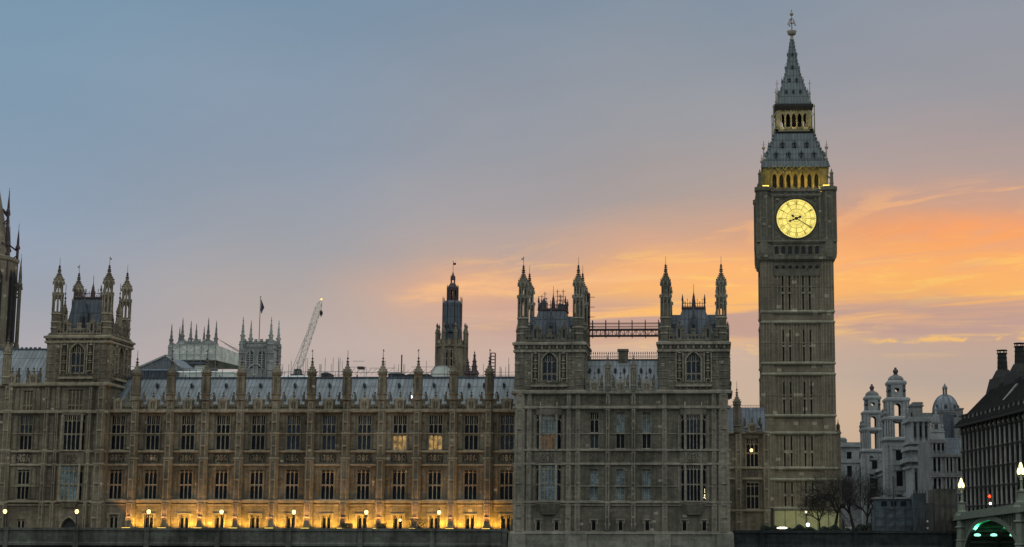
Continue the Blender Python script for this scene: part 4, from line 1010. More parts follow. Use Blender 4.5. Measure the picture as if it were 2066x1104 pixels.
pav_tower(lb, xt, YL, hwl, zll, zl_(537), ('stone', 'trim', 'carve'), PZ(165, 606, YL+hwl), 2.05, flags=(0, 1, -1, 0))
small = pinnacle_mesh(2.6, 4.2, .42, ('stone', 'trim', 'rust'), .9)
for sx, sy in ((-1, 0), (1, 0), (0, 1)): place('pinnacle', small, lb, (xt+sx*(hwl-.5), YL+hwl+sy*(hwl-.5), zll[2]+1.2))

# ------------------------------------------------------------------ terrace floodlights and lamps
def flood_mesh(w_):
    b = MB(); b.box(-w_, w_, -.16, .16, .10, .34); b.box(-w_*.8, -w_*.7, -.05, .05, 0, .1); b.box(w_*.7, w_*.8, -.05, .05, 0, .1)
    b.m = 1; b.box(-w_+.04, w_-.04, -.17, .13, .341, .40); return b.mesh('floodlight_body', ['iron', 'flood'])
fm = flood_mesh(.62)
GF = 'floodlights at the foot of the buttresses'
ordn = ['first', 'second', 'third', 'fourth', 'fifth', 'sixth', 'seventh', 'eighth', 'ninth', 'tenth', 'eleventh']
def spot(parent, loc, aim, power, ang, blend, col, size=.15, kind='SPOT'):
    l = bpy.data.lights.new('lamp_light', kind); l.energy = power; l.color = col; l.shadow_soft_size = size
    if kind == 'SPOT': l.spot_size = ang; l.spot_blend = blend
    o = bpy.data.objects.new('lamp_light', l); COL.objects.link(o); o.parent = parent; o.location = Vector(loc) - WL[parent.name]
    o.rotation_euler = (Vector(loc)-Vector(aim)).to_track_quat('Z', 'Y').to_euler(); return o
FLZ = zf(1065.5, YF-2.2)-.40
FC = (1.0, .50, .055)
for k in range(11):
    x = px0 + pitch*k
    t = thing('floodlight', (x, YF-2.0, FLZ), f'low orange floodlight at the foot of the {ordn[k]} lit buttress, counting from the arched doorway', 'floodlight', GF)
    place('floodlight_body', fm, t, (x, YF-2.0, FLZ))
    b = MB(); b.box(x-.05, x+.05, YF-2.05, YF-1.95, TERR, FLZ); b.build('stand', 'iron', t)
    for s in ((-1, 1) if k else (1,)):
        spot(t, (x+s*1.22, YF-1.25, FLZ+.3), (x+s*1.65, YF+.1, FLZ+2.6), (900, 1100, 640, 1000, 560, 1150, 820)[(k*3+s) % 7], R(125), .9, FC, .08)
    spot(t, (x, YF-2.2, FLZ+.45), (x, YF-.4, FLZ+7.5), (1500, 1100, 1700, 1250, 900)[k % 5], R(82), 1.0, (1, .43, .09), .12)
# lamp posts along the river wall
lampx = [10, 155, 300, 447, 593, 739, 886]
def lamp_meshes():
    b = MB(); b.lathe(0, 0, [(.24, 0), (.24, .25), (.13, .4), (.09, 1.1), (.07, 2.1), (.14, 2.16), (.05, 2.25)], 8)
    b.bar((-.34, 0, 2.0), (.34, 0, 2.0), .05)
    post = b.mesh('post', ['iron'])
    b = MB(); b.lathe(0, 0, [(.12, 2.24), (.27, 2.5), (.27, 2.62), (.16, 2.82)], 8); b.ball((0, 0, 2.58), .26, 8, 1.15); gl = b.mesh('lantern', ['bulb'])
    b = MB(); b.lathe(0, 0, [(.2, 2.84), (.1, 2.98), (.03, 3.1), (.01, 3.2)], 8); cp = b.mesh('cap', ['iron']); return post, gl, cp
lpm = lamp_meshes()
wher = ['farthest from the bridge', 'in front of the arched doorway', 'before the first orange lit bay', 'before the third orange lit bay', 'before the fifth orange lit bay', 'before the seventh orange lit bay', 'before the ninth orange lit bay']
for q, p in enumerate(lampx):
    zt = zf(1033, YP+.4)-2.58; x = PX(p, 1033, YP+.4)
    t = thing('street_lamp', (x, YP+.4, zt), f'glowing globe lamp on the river wall {wher[q]}', 'street lamp', 'lamps along the river wall')
    place('post', lpm[0], t, (x, YP+.4, zt)); lo = place('lantern', lpm[1], t, (x, YP+.4, zt)); place('cap', lpm[2], lo, (x, YP+.4, zt))
    spot(t, (x, YP+.4, zt+2.6), (x, YP+9, zt), 45, 0, 0, (1, .66, .25), .3, 'POINT')
# potted shrubs and a small lit lamp on the terrace
def shrub(p, y, w_, h_, label):
    x = PX(p, y, YF-4); t = thing('shrub', (x, YF-4, TERR), label, 'shrub'); rr = random.Random(p)
    b = MB()
    for _ in range(420):
        a, c = rr.uniform(0, 6.28), rr.gauss(0, .4); q = Vector((x+math.cos(a)*w_*rr.random()**.5, YF-4+math.sin(a)*w_*.6*rr.random(), TERR+.3+h_*rr.random()))
        u = Vector((rr.gauss(0, 1), rr.gauss(0, 1), rr.gauss(0, 1))).normalized()*.09; v = u.orthogonal().normalized()*.06
        b.quad(q-u, q+v, q+u, q-v)
    b.build('foliage', 'hedge', t); b = MB(); b.lathe(x, YF-4, [(.25, TERR), (.35, TERR+.5)], 8); b.build('planter', 'iron', t)
shrub(843, 1050, 1.3, 1.6, 'largest dark bushy shrub on the terrace, two bays short of the pavilion')
shrub(700, 1062, .9, .95, 'low dark shrub on the terrace in front of an orange lit buttress')
shrub(770, 1062, .8, .9, 'small dark shrub on the terrace near the lit wall lantern')
x = PX(807, 1049, YF-1); t = thing('wall_lantern', (x, YF-.9, zf(1049)), 'small bright round lantern against a terrace level window', 'lantern')
b = MB(); b.ball((x, YF-.9, zf(1049)), .2, 8); b.build('globe', 'bulb', t); b = MB(); b.box(x-.05, x+.05, YF-.9, YF-.1, zf(1049)+.18, zf(1049)+.25); b.build('bracket', 'iron', t)
x = PX(830, 801, YF+1.2); z = PZ(830, 801, YF+1.0); t = thing('roof_lamp', (x, YF+1, z-.3), 'one small white lamp shining at the foot of the iron roof', 'lamp')
b = MB(); b.ball((x, YF+1, z), .22, 8); b.build('globe', 'cool', t); b = MB(); b.lathe(x, YF+1, [(.05, z-.9), (.05, z-.2)], 5); b.build('stem', 'iron', t)
x = PX(1421, 999, YP-.9); z = zp(999); t = thing('chandelier', (x, YP+.25, z-.6), 'small glittering chandelier glittering in an unlit oriel window of the pavilion', 'chandelier')
b = MB(); b.lathe(x+.05, YP-.62, [(.025, z+.9), (.02, z+.3)], 5)
for dx, dz, r_ in ((0, 0, .10), (-.10, -.35, .07), (.10, -.45, .07), (0, -.25, .08), (0, .75, .04), (.02, .4, .05)): b.ball((x+.05+dx, YP-.62, z+dz), r_, 6)
b.build('lamp_cluster', 'crystal', t)
# ------------------------------------------------------------------ clock tower
YCF = 286.0
cxp = 1606.5
HW = (PX(1681.5, 640, YCF)-PX(1537, 640, YCF))/2; XC = (PX(1681.5, 640, YCF)+PX(1537, 640, YCF))/2; YC = YCF+HW
def lv(py, hpx):
    Y = YC
    for _ in range(4): hw = (PX(cxp+hpx, py, Y)-PX(cxp-hpx, py, Y))/2; Y = YC-hw
    return hw, PZ(cxp, py, Y)
def zc(py, hpx=74): return lv(py, hpx)[1]
ct = thing('clock_tower', (XC, YC, STREET), 'tall square clock tower with a glowing yellow dial and pointed iron spire', 'clock tower')
def four(mb, src):
    for q in range(4):
        rot = rotz((0, 0), q*math.pi/2); mb.merge(src, lambda v: rot(v)+Vector((XC, YC, 0)))
    return mb
def fourb(fn, name, mats):
    s_ = MB(); fn(s_); return four(MB(), s_).build(name, mats, ct)
stages = [(554, 625), (665, 729), (770, 836), (880, 942), (973, 1024)]
bands = [(629, 650), (733, 755), (839, 874), (945, 968)]
slits = [PX(p, 600, YCF)-XC for p in (1579.5, 1593, 1620.5, 1634)]
ztop = zc(523)
cw = 2.05                                          # corner strips stand forward of the recessed middle
def shaft(b):
    hol = []
    for (a, d) in stages:
        for s in slits: hol.append((s-.115, s+.115, zc(d), zc(a)))
    wall(b, -HW+cw, HW-cw, STREET-1, ztop, -HW+.25, hol, .6)
    for s in (-1, 1): b.quad((s*(HW-cw), -HW, STREET-1), (s*(HW-cw), -HW+.3, STREET-1), (s*(HW-cw), -HW+.3, ztop), (s*(HW-cw), -HW, ztop))
    b.quad((-HW, -HW, STREET-1), (-HW+cw, -HW, STREET-1), (-HW+cw, -HW, ztop), (-HW, -HW, ztop)); b.quad((HW-cw, -HW, STREET-1), (HW, -HW, STREET-1), (HW, -HW, ztop), (HW-cw, -HW, ztop))
fourb(shaft, 'shaft', 'clock')
def ribs_(b):
    y = -HW+.25
    tops = [zc(527)] + [zc(s[0]) for s in bands]; bots = []
    segs = [(zc(629), zc(527))] + [(zc(bands[i+1][0]), zc(bands[i][1])) for i in range(3)] + [(zc(1026), zc(968))]
    edges = [-HW+cw]+[s for s in slits]+[HW-cw]
    for (za, zb_) in segs:
        for s in slits:
            for e in (-.31, .31): b.box(s+e-.10, s+e+.10, y-.18, y+.02, za, zb_)
        for x in (-HW+cw+.75, (slits[1]+slits[2])/2, HW-cw-.75, -HW+cw+.1, HW-cw-.1, (slits[1]+slits[2])/2-.6, (slits[1]+slits[2])/2+.6): b.box(x-.10, x+.10, y-.24, y+.02, za, zb_)
        n = 12; dx = (2*HW-2*cw)/n
        for i in range(n): spandrel(b, -HW+cw+dx*i+.05, -HW+cw+dx*(i+1)-.05, zb_-.75, zb_-.15, zb_, y-.1, y, 3)
        for sx in (-1, 1):
            for q in range(4): x = sx*(HW-.25-q*.52); b.box(x-.08, x+.08, -HW-.2, -HW+.02, za, zb_)
            xa, xb = sorted((sx*(HW-.25), sx*(HW-1.81)))
            for q in range(3): a = xa+(xb-xa)*q/3; spandrel(b, a+.06, a+(xb-xa)/3-.06, zb_-.5, zb_-.1, zb_, -HW-.09, -HW, 3)
        zm = (za+zb_)/2
        b.box(-HW+cw, HW-cw, y-.1, y+.02, zm-.1, zm+.1); b.box(-HW, -HW+cw, -HW-.1, -HW+.02, zm-.08, zm+.08); b.box(HW-cw, HW, -HW-.1, -HW+.02, zm-.08, zm+.08)
    for (a, d) in bands:
        z0, z1 = zc(d), zc(a); n = 14
        for i in range(n+1): x = -HW+cw+(2*HW-2*cw)*i/n; b.box(x-.06, x+.06, y-.12, y+.02, z0, z1)
        for sx in (-1, 1):
            for q in range(5): x = sx*(HW-.2-q*.42); b.box(x-.06, x+.06, -HW-.1, -HW+.02, z0, z1)
fourb(ribs_, 'panel_rib', 'clock')
def trans(b):
    for (a, d) in stages:
        zm = zc((a+d)/2 + 1); 
        for s in slits: b.box(s-.2, s+.2, -HW+.06, -HW+.5, zm-.16, zm+.16)
s_ = MB(); trans(s_)
for q in range(4):
    rot = rotz((0, 0), q*math.pi/2)
    for k in range(len(s_.v)//8):
        c = MB(); c.v = [tuple(rot(Vector(v))+Vector((XC, YC, 0))) for v in s_.v[8*k:8*k+8]]; c.f = s_.f[:6]; c.k = [0]*6; c.build('slit_transom', 'clocktrim', ct)
b = MB()
for pr in bands+[(1026, 1029)]:
    for py in pr:
        z = zc(py); h = HW+.28; b.lathe(XC, YC, [(HW*1.414+.0, z-.35), (h*1.414, z-.1), (h*1.414, z+.12), (HW*1.414, z+.3)], 4)
b.build('string_course', 'clocktrim', ct)
sp = MB()
for (a, d) in stages:
    for s in slits: sp.quad((s-.2, -HW+.8, zc(d)), (s+.2, -HW+.8, zc(d)), (s+.2, -HW+.8, zc(a)), (s-.2, -HW+.8, zc(a)))
for q in range(4):
    rot = rotz((0, 0), q*math.pi/2)
    for k in range(len(sp.f)):
        c = MB(); c.quad(*[rot(Vector(v))+Vector((XC, YC, 0)) for v in sp.v[4*k:4*k+4]]); c.build('slit_pane', 'dark', ct)
# lit pale hoarding round the foot
# corbelled stage
H1, z1 = lv(490, 80); H2, z2 = lv(384, 81.5)
zk = zc(523, 78); zk0 = zc(545)
b = MB(); b.lathe(XC, YC, [(HW*1.414, zk0-1), (HW*1.414, zk-.5), (lv(523, 78)[0]*1.414, zk), (lv(523, 78)[0]*1.414, zk+.35), (lv(515, 76)[0]*1.414, zk+.7)], 4)
hb = lv(505, 77)[0]; hc = lv(440, 79)[0]
b.lathe(XC, YC, [(hb*1.414, zk+.5), (hb*1.414, zc(492)), (hc*1.414+.3, zc(489)), (hc*1.414+.3, zc(486)), ((hc-.25)*1.414, zc(484)), ((hc-.25)*1.414, zc(396))], 4)
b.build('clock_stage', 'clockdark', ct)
def corb(b):
    for i in range(7):                                     # dark blind arcade and the row of bosses below
        x = (i-3)*1.18
        b.m = 1; b.box(x-.34, x+.34, -hb-.01, -hb+.1, zc(513), zc(500)); b.prism([(x-.34, zc(500)), (x, zc(497)), (x+.34, zc(500))], -hb-.01, -hb+.1)
        b.m = 0; b.box(x-.62, x-.5, -hb-.14, -hb, zc(517), zc(496)); spandrel(b, x-.5, x+.5, zc(502), zc(496.5), zc(495), -hb-.12, -hb, 4)
        b.m = 1; b.ball((x, -HW+.1, zc(538)), .36, 6); b.m = 0; spandrel(b, x-.55, x+.55, zc(545), zc(534), zc(531), -HW-.05, -HW+.25, 4)
    b.box(3*1.18+.5, 3*1.18+.62, -hb-.14, -hb, zc(517), zc(496))
    for s in (-1, 1):
        for q in range(4): x = s*(hb-.3-q*.5); b.box(x-.06, x+.06, -hb-.1, -hb, zc(517), zc(494))
fourb(corb, 'blind_arcade', ['clockdark', 'dark'])
# corner piers of the clock stage
pr = 1.42
for sx in (-1, 1):
    for sy in (-1, 1):
        b = MB(); x, y = XC+sx*(hc-pr*.78), YC+sy*(hc-pr*.78)
        b.lathe(x, y, [(pr*.9, zc(520)), (pr, zc(510)), (pr, zc(486)), (pr*.93, zc(484)), (pr*.93, zc(388)), (pr*1.15, zc(384)), (pr*1.15, zc(377))], 8)
        for pyy in (486, 441, 396): b.lathe(x, y, [(pr*.93, zc(pyy)-.12), (pr*.99, zc(pyy)), (pr*.93, zc(pyy)+.12)], 8)
        for q in range(8):
            a = math.pi/8+q*math.pi/4; b.box(x+pr*.93*math.cos(a)-.14, x+pr*.93*math.cos(a)+.14, y+pr*.93*math.sin(a)-.14, y+pr*.93*math.sin(a)+.14, zc(484), zc(388)); b.box(x+pr*.86*math.cos(a+.3927)-.07, x+pr*.86*math.cos(a+.3927)+.07, y+pr*.9*math.sin(a+.3927)-.07, y+pr*.9*math.sin(a+.3927)+.07, zc(484), zc(388))
        for dx, dy in ((0, 0),):
            b.lathe(x+sx*.55, y+sy*.55, [(.3, zc(377)), (.24, zc(373)), (.42, zc(371)), (.4, zc(369)), (.12, zc(366)), (.2, zc(364)), (.03, zc(360))], 6)
        for dx, dy in ((-sx*1.5, 0), (0, -sy*1.5)): b.lathe(x+dx, y+dy, [(.2, zc(377)), (.14, zc(372)), (.03, zc(366))], 6)
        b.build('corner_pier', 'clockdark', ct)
# frame round each dial and battlement over it
hf = hc+.12
dz = zc(441, 79); DR = (PX(1647, 441, YC-hf)-PX(1566, 441, YC-hf))/2; fx = DR*1.235
def dframe(b):
    y = -hc+.25
    b.box(-fx, fx, y-.3, y, dz-fx-.1, dz-fx+.45); b.box(-fx, fx, y-.3, y, dz+fx-.45, dz+fx+.3); b.box(-fx, -fx+.42, y-.3, y, dz-fx+.45, dz+fx-.45); b.box(fx-.42, fx, y-.3, y, dz-fx+.45, dz+fx-.45)
    b.box(-fx+.7, fx-.7, y-.16, y, dz-fx+.62, dz-fx+.72); b.box(-fx+.7, fx-.7, y-.16, y, dz+fx-.72, dz+fx-.62); b.box(-fx+.62, -fx+.72, y-.16, y, dz-fx+.62, dz+fx-.62); b.box(fx-.72, fx-.62, y-.16, y, dz-fx+.62, dz+fx-.62)
    n = 48                                                   # moulded ring round the dial
    for i in range(n):
        a0, a1 = 2*math.pi*i/n, 2*math.pi*(i+1)/n
        for r0, r1, o, mm in ((DR, DR*1.06, .34, 1), (DR*1.06, DR*1.12, .22, 0)):
            p = [(r0*math.sin(a0), dz+r0*math.cos(a0)), (r1*math.sin(a0), dz+r1*math.cos(a0)), (r1*math.sin(a1), dz+r1*math.cos(a1)), (r0*math.sin(a1), dz+r0*math.cos(a1))]
            b.prism(p, y-o, y-.02, mm)
    for sx in (-1, 1):
        for sz in (-1, 1):
            x, z = sx*fx*.78, dz+sz*fx*.78; b.lathe(0, 0, [(.01, 0)], 3, cap=False)
            b.m = 0
            for q in range(8): a = q*math.pi/4; b.ball((x+.28*math.cos(a), y-.06, z+.28*math.sin(a)), .13, 5)
            b.ball((x, y-.08, z), .2, 6)
    # pierced battlement
    y = -hc-.05; z0 = zc(396); b.m = 0
    b.box(-fx-.1, fx+.1, y-.1, y+.5, z0, z0+.35); b.box(-fx-.1, fx+.1, y-.05, y+.45, zc(387), zc(386)+.15)
    for i in range(14):
        x = -fx+.3+i*(2*fx-.6)/13; b.box(x-.12, x+.12, y, y+.3, z0+.3, zc(386)); 
        if i % 2 == 0: b.box(x-.32, x+.32, y-.02, y+.35, zc(386)+.1, zc(380)); b.prism([(x-.36, zc(380)), (x, zc(377)), (x+.36, zc(380))], y-.05, y+.4)
        else: b.box(x-.25, x+.25, y+.03, y+.3, zc(386)+.1, zc(383))
    b.box(-fx, fx, y+.36, y+.44, z0+.3, zc(381))  # low wall added behind the piercings to hide the gallery lights
    for i in range(7): b.m = 1; x = (i-3)*1.2; b.box(x-.3, x+.3, y-.02, y+.02, zc(394), zc(389)); b.m = 0
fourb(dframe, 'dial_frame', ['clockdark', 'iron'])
b = MB(); b.box(XC-hc+.3, XC+hc-.3, YC-hc+.3, YC+hc-.3, zc(392), zc(388)); b.build('gallery_floor', 'clockdark', ct)
def dial_bm():
    n = 64; gl = MB(); y = -hc+.12
    gl.add([(DR*math.sin(2*math.pi*i/n), y, dz+DR*math.cos(2*math.pi*i/n)) for i in range(n)], [tuple(range(n))])
    fr = MB(); y -= .05
    def ring(r0, r1):
        for i in range(n):
            a0, a1 = 2*math.pi*i/n, 2*math.pi*(i+1)/n
            fr.prism([(r0*math.sin(a0), dz+r0*math.cos(a0)), (r1*math.sin(a0), dz+r1*math.cos(a0)), (r1*math.sin(a1), dz+r1*math.cos(a1)), (r0*math.sin(a1), dz+r0*math.cos(a1))], y-.05, y)
    for r0, r1 in ((.985, 1.0), (.90, .91), (.712, .728), (.478, .496)): ring(DR*r0, DR*r1)
    def rb(a, r0, r1, w_, off=0):
        s, c = math.sin(a), math.cos(a); fr.bar((DR*r0*s+off*c, y-.03, dz+DR*r0*c-off*s), (DR*r1*s+off*c, y-.03, dz+DR*r1*c-off*s), w_, .06)
    for k in range(12): rb(k*math.pi/6, .50, .99, .075)
    for k in range(60): rb(k*math.pi/30, .90, .985, .022)
    num = ['XII', 'I', 'II', 'III', 'IIII', 'V', 'VI', 'VII', 'VIII', 'IX', 'X', 'XI']
    for k, s in enumerate(num):
        a = k*math.pi/6; wd = {'I': .2, 'V': .36, 'X': .36}; tot = sum(wd[c] for c in s); o = -tot/2
        def pt(u, v): s_, c_ = math.sin(a), math.cos(a); r = DR*(.745+.14*v); return (r*s_+u*c_, y-.035, dz+r*c_-u*s_)
        for c in s:
            m_ = o+wd[c]/2
            if c == 'I': fr.bar(pt(m_, 0), pt(m_, 1), .075, .05)
            if c == 'V': fr.bar(pt(m_-.12, 1), pt(m_, 0), .085, .05); fr.bar(pt(m_+.12, 1), pt(m_, 0), .035, .05)
            if c == 'X': fr.bar(pt(m_-.12, 1), pt(m_+.12, 0), .085, .05); fr.bar(pt(m_+.12, 1), pt(m_-.12, 0), .035, .05)
            o += wd[c]
    for k in range(24):                                      # thin glazing bars of the centre rose
        a = k*math.pi/12; rb(a, .16, .475, .022); 
    ring(DR*.30, DR*.31); ring(DR*.15, DR*.165)
    for k in range(24): a = k*math.pi/12; a2 = a+math.pi/12; fr.bar((DR*.31*math.sin(a), y-.03, dz+DR*.31*math.cos(a)), (DR*.475*math.sin(a2), y-.03, dz+DR*.475*math.cos(a2)), .02, .04)
    hd = []
    for ang, L, w0, tail in ((R(248.2), .43, .34, .20), (R(124.4), .93, .17, .22)):
        h = MB(); s, c = math.sin(ang), math.cos(ang); yy = y-.16-(.1 if L > .5 else 0)
        def q(r, u): return (DR*r*s+u*c, dz+DR*r*c-u*s)
        body = [q(-tail, w0*.5), q(-tail*.55, w0*.28), q(0, w0*.42), q(L*.72, w0*(.30 if L > .5 else .26))] + ([q(L*.78, w0*.75), q(L*.88, w0*.3)] if L < .5 else []) + [q(L, .03), q(L, -.03)] + ([q(L*.88, -w0*.3), q(L*.78, -w0*.75)] if L < .5 else []) + [q(L*.72, -w0*(.30 if L > .5 else .26)), q(0, -w0*.42), q(-tail*.55, -w0*.28), q(-tail, -w0*.5)]
        h.prism(body, yy-.08, yy)
        x_, z_ = q(-tail, 0); h.prism([(x_+.24*math.cos(i*math.pi/4), z_+.24*math.sin(i*math.pi/4)) for i in range(8)], yy-.09, yy-.01)
        hd.append(h)
    h = MB(); h.prism([(.3*math.cos(i*math.pi/6), dz+.3*math.sin(i*math.pi/6)) for i in range(12)], y-.3, y-.1); hd.append(h)
    return gl, fr, hd
gl, fr, hd = dial_bm()
for q in range(4):
    rot = rotz((0, 0), q*math.pi/2); tf = lambda v: rot(v)+Vector((XC, YC, 0))
    d = MB().merge(gl, tf).build('clock_dial', 'dial', ct)
    MB().merge(fr, tf).build('dial_tracery', 'dialline', d)
    MB().merge(hd[0], tf).build('hour_hand', 'iron', d); MB().merge(hd[1], tf).build('minute_hand', 'iron', d); MB().merge(hd[2], tf).build('hub', 'iron', d)
# belfry, lit yellow
hB, zB0 = lv(378, 66); zBt = lv(334, 66)[1]
def belf(b):
    xs = [(i-3)*1.24 for i in range(7)]; y = -hB+.2; za, zb_ = zB0, zBt
    hol = [(x-.36, x+.36, za-.1, za+(zb_-za)*.66) for x in xs]
    wall(b, -hB, hB, za-.6, zb_+.1, y, hol, .5)
    for x in xs:
        spandrel(b, x-.36, x+.36, za+(zb_-za)*.42, za+(zb_-za)*.645, za+(zb_-za)*.66+.01, y-.01, y+.4, 4)
        L = arch_pts(x-.52, x+.52, za+(zb_-za)*.42, za+(zb_-za)*.76, 4)
        for s in (-1, 1):
            for (a, c), (d, e) in zip(L, L[1:]):
                if s < 0: a, d = 2*x-a, 2*x-d
                b.bar((a, y-.16, c), (d, y-.16, e), .15, .34)
            b.box(x+s*.56-.05, x+s*.56+.05, y-.28, y, za-.3, za+(zb_-za)*.45)
        L = arch_pts(x-.62, x+.62, za+(zb_-za)*.70, za+(zb_-za)*.97, 4)
        for s in (-1, 1):
            for (a, c), (d, e) in zip(L, L[1:]):
                if s < 0: a, d = 2*x-a, 2*x-d
                b.bar((a, y-.24, c), (d, y-.24, e), .16, .34)
    for s in (-1, 1):
        for q in range(4): x = s*(hB-.2-q*.38); b.box(x-.06, x+.06, y-.12, y, za-.3, zb_)
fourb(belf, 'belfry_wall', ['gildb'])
b = MB(); s_ = MB(); s_.quad((-hB+.6, -hB+.65, zB0-.5), (hB-.6, -hB+.65, zB0-.5), (hB-.6, -hB+.65, zBt), (-hB+.6, -hB+.65, zBt)); four(b, s_).build('belfry_louvre', 'bronzep', ct)
for sx in (-1, 1):
    for sy in (-1, 1):
        ho, zz0 = lv(378, 72.5); x, y = XC+sx*ho, YC+sy*ho
        b = MB(); b.lathe(x, y, [(.36, zz0-.6), (.30, zc(352)), (.42, zc(350)), (.2, zc(347)), (.03, zc(340))], 6)
        b.bar((x, y, zc(362)), (x-sx*1.0, y-sy*1.0, zc(350)), .2, .25); b.build('flying_pinnacle', 'clockdark', ct)
        ho, zz0 = lv(333, 63.5); x, y = XC+sx*ho, YC+sy*ho
        b = MB(); b.lathe(x, y, [(.16, zz0-.3), (.10, zc(300)), (.34, zc(297)), (.36, zc(295)), (.08, zc(292)), (.05, zc(282))], 6); b.box(x-.3, x+.3, y-.03, y+.03, zc(289.5), zc(289)); 
        b.lathe(x-sx*.1, y-sy*.1, [(.3, zz0-.3), (.25, zz0+.8), (.4, zz0+1.1), (.1, zz0+1.6)], 6); b.build('gold_finial', 'gold', ct)
# lower roof
prof = [(337, 68.5), (332, 67), (327, 65.5), (322, 62), (314, 58.2), (300, 50.5), (285, 44), (270, 39.5), (264, 38.5)]
PR = [lv(a, h) for a, h in prof]
b = MB(); b.lathe(XC, YC, [(h*1.414, z) for h, z in PR], 4); rf = b.build('lower_roof', 'spire', ct)
def roofx(PR_, z):
    for (h0, za), (h1, zb_) in zip(PR_, PR_[1:]):
        if za <= z <= zb_: return h0+(h1-h0)*(z-za)/(zb_-za)
    return PR_[-1][0]
b = MB()
for sx in (-1, 1):
    for sy in (-1, 1):
        for (h0, za), (h1, zb_) in zip(PR, PR[1:]): b.bar((XC+sx*h0, YC+sy*h0, za), (XC+sx*h1, YC+sy*h1, zb_), .28)
        for q in range(9): z = PR[3][1]+(PR[-1][1]-PR[3][1])*q/8.5; h = roofx(PR, z)+.1; b.lathe(XC+sx*h, YC+sy*h, [(.08, z-.15), (.24, z+.05), (.2, z+.2), (.04, z+.42)], 5)
b.build('roof_arris', 'spire', rf)
LUC = []
def dorm(b, px_, py, w_, h_, PR_):
    b = MB(); LUC.append(b)
    z = zc(py, 50)
    h = roofx(PR_, z); x = px_; y = -h
    b.m = 0; b.box(x-w_, x+w_, y-.22, y+.9, z, z+h_*.55); b.prism([(x-w_*1.35, z+h_*.5), (x, z+h_), (x+w_*1.35, z+h_*.5)], y-.3, y+.9); b.lathe(x, y-.2, [(.05, z+h_), (.02, z+h_+.5)], 4)
    b.m = 1; b.box(x-w_*.55, x+w_*.55, y-.24, y-.2, z+.08, z+h_*.48); b.prism([(x-w_*.55, z+h_*.48), (x, z+h_*.72), (x+w_*.55, z+h_*.48)], y-.32, y-.28)
def rw1(b):
    for px_ in (-39, -13, 13, 39): dorm(b, px_*.0866, 320, .32, 1.35, PR)
    for px_ in (-25, 0, 25): dorm(b, px_*.0866, 297, .32, 1.35, PR)
    b.m = 0
    for i in range(22): x = -PR[3][0]+.3+i*(2*PR[3][0]-.6)/21; b.lathe(x, -PR[3][0]-.05, [(.14, PR[3][1]-.2), (.16, PR[3][1]+.2), (.02, PR[3][1]+.55)], 4)
def lucs(parent):
    for q in range(4):
        rot = rotz((0, 0), q*math.pi/2)
        for m_ in LUC: MB().merge(m_, lambda v: rot(v)+Vector((XC, YC, 0))).build('lucarne', ['spire', 'dark'], parent)
    LUC.clear()
s_ = MB(); rw1(s_); four(MB(), s_).build('roof_cresting', 'spire', rf); lucs(rf)
# lantern stage
hL, zL0 = lv(262, 35); zL1 = lv(212, 35)[1]; zLm = lv(232, 35)[1]
def lant(b):
    y = -hL+.1; wd = 1.03; za = zL0+.3
    b.box(-hL-.35, hL+.35, y-.45, y+.2, zL0-.35, zL0+.05); b.box(-hL, hL, y-.06, y+.25, zL0+.05, zL0+.55)
    for i in range(6):
        x = (i-2.5)*wd; b.box(x-.15, x+.15, y-.08, y+.3, za, zLm+.6); b.box(x-.07, x+.07, y-.2, y, za, zL1-.2)
    for i in range(5):
        x = (i-2)*wd; spandrel(b, x-wd/2+.15, x+wd/2-.15, zLm-.5, zLm+.35, zLm+.6, y-.05, y+.28, 4)
    wall(b, -hL, hL, zLm+.59, zL1, y, [((i-4.5)*.56-.13, (i-4.5)*.56+.13, zLm+.85, zL1-.55) for i in range(10)], .2)
    b.box(-hL, -hL+.6, -hL, -hL+.6, zL0, zL1)
    for s in (-1, 1): b.box(s*(hL-.85)-.08, s*(hL-.85)+.08, y-.06, y+.3, zL0, zL1)
    for i in range(12): x = -hL+.2+i*(2*hL-.4)/11; b.prism([(x-.25, zL0+.05), (x, zL0+.5), (x+.25, zL0+.05)], y-.5, y-.4)
fourb(lant, 'lantern_arcade', ['gilt'])
b = MB(); b.box(XC-hL*.42, XC+hL*.42, YC-hL*.42, YC+hL*.42, zL0, zL1-.1); b.build('lantern_core', 'bronzep', ct)
for sx in (-1, 1):
    for sy in (-1, 1):
        b = MB(); h = hL+.55; b.lathe(XC+sx*h, YC+sy*h, [(.12, zL0-.8), (.1, zL1-.6), (.2, zL1-.4), (.04, zL1)], 5); b.bar((XC+sx*h, YC+sy*h, zL0+2.4), (XC+sx*hL, YC+sy*hL, zL0+3.4), .12); b.build('lantern_shaft', 'gilt', ct)
# upper spire
pr2 = [(215, 36.5), (211, 36), (205, 34), (199, 31.5), (190, 28.5), (175, 23), (155, 16.5), (140, 12.6), (125, 9.4), (110, 7), (97, 5), (88, 3.8), (80, 2.8)]
P2 = [lv(a, h) for a, h in pr2]
b = MB(); b.lathe(XC, YC, [(h*1.414, z) for h, z in P2], 4); us = b.build('upper_spire', 'spire', ct)
b = MB()
for sx in (-1, 1):
    for sy in (-1, 1):
        for (h0, za), (h1, zb_) in zip(P2, P2[1:]): b.bar((XC+sx*h0, YC+sy*h0, za), (XC+sx*h1, YC+sy*h1, zb_), .2)
        for q in range(17): z = P2[3][1]+(P2[-1][1]-P2[3][1])*q/17; h = roofx(P2, z)+.08; b.lathe(XC+sx*h, YC+sy*h, [(.05, z-.1), (.15, z+.03), (.12, z+.14), (.02, z+.28)], 4)
b.build('roof_arris', 'spire', us)
def rw2(b):
    for px_, py in ((-15, 182), (0, 182), (15, 182), (-7.5, 156), (7.5, 156), (0, 128), (0, 101)): dorm(b, px_*.0866, py, .22, .7, P2)
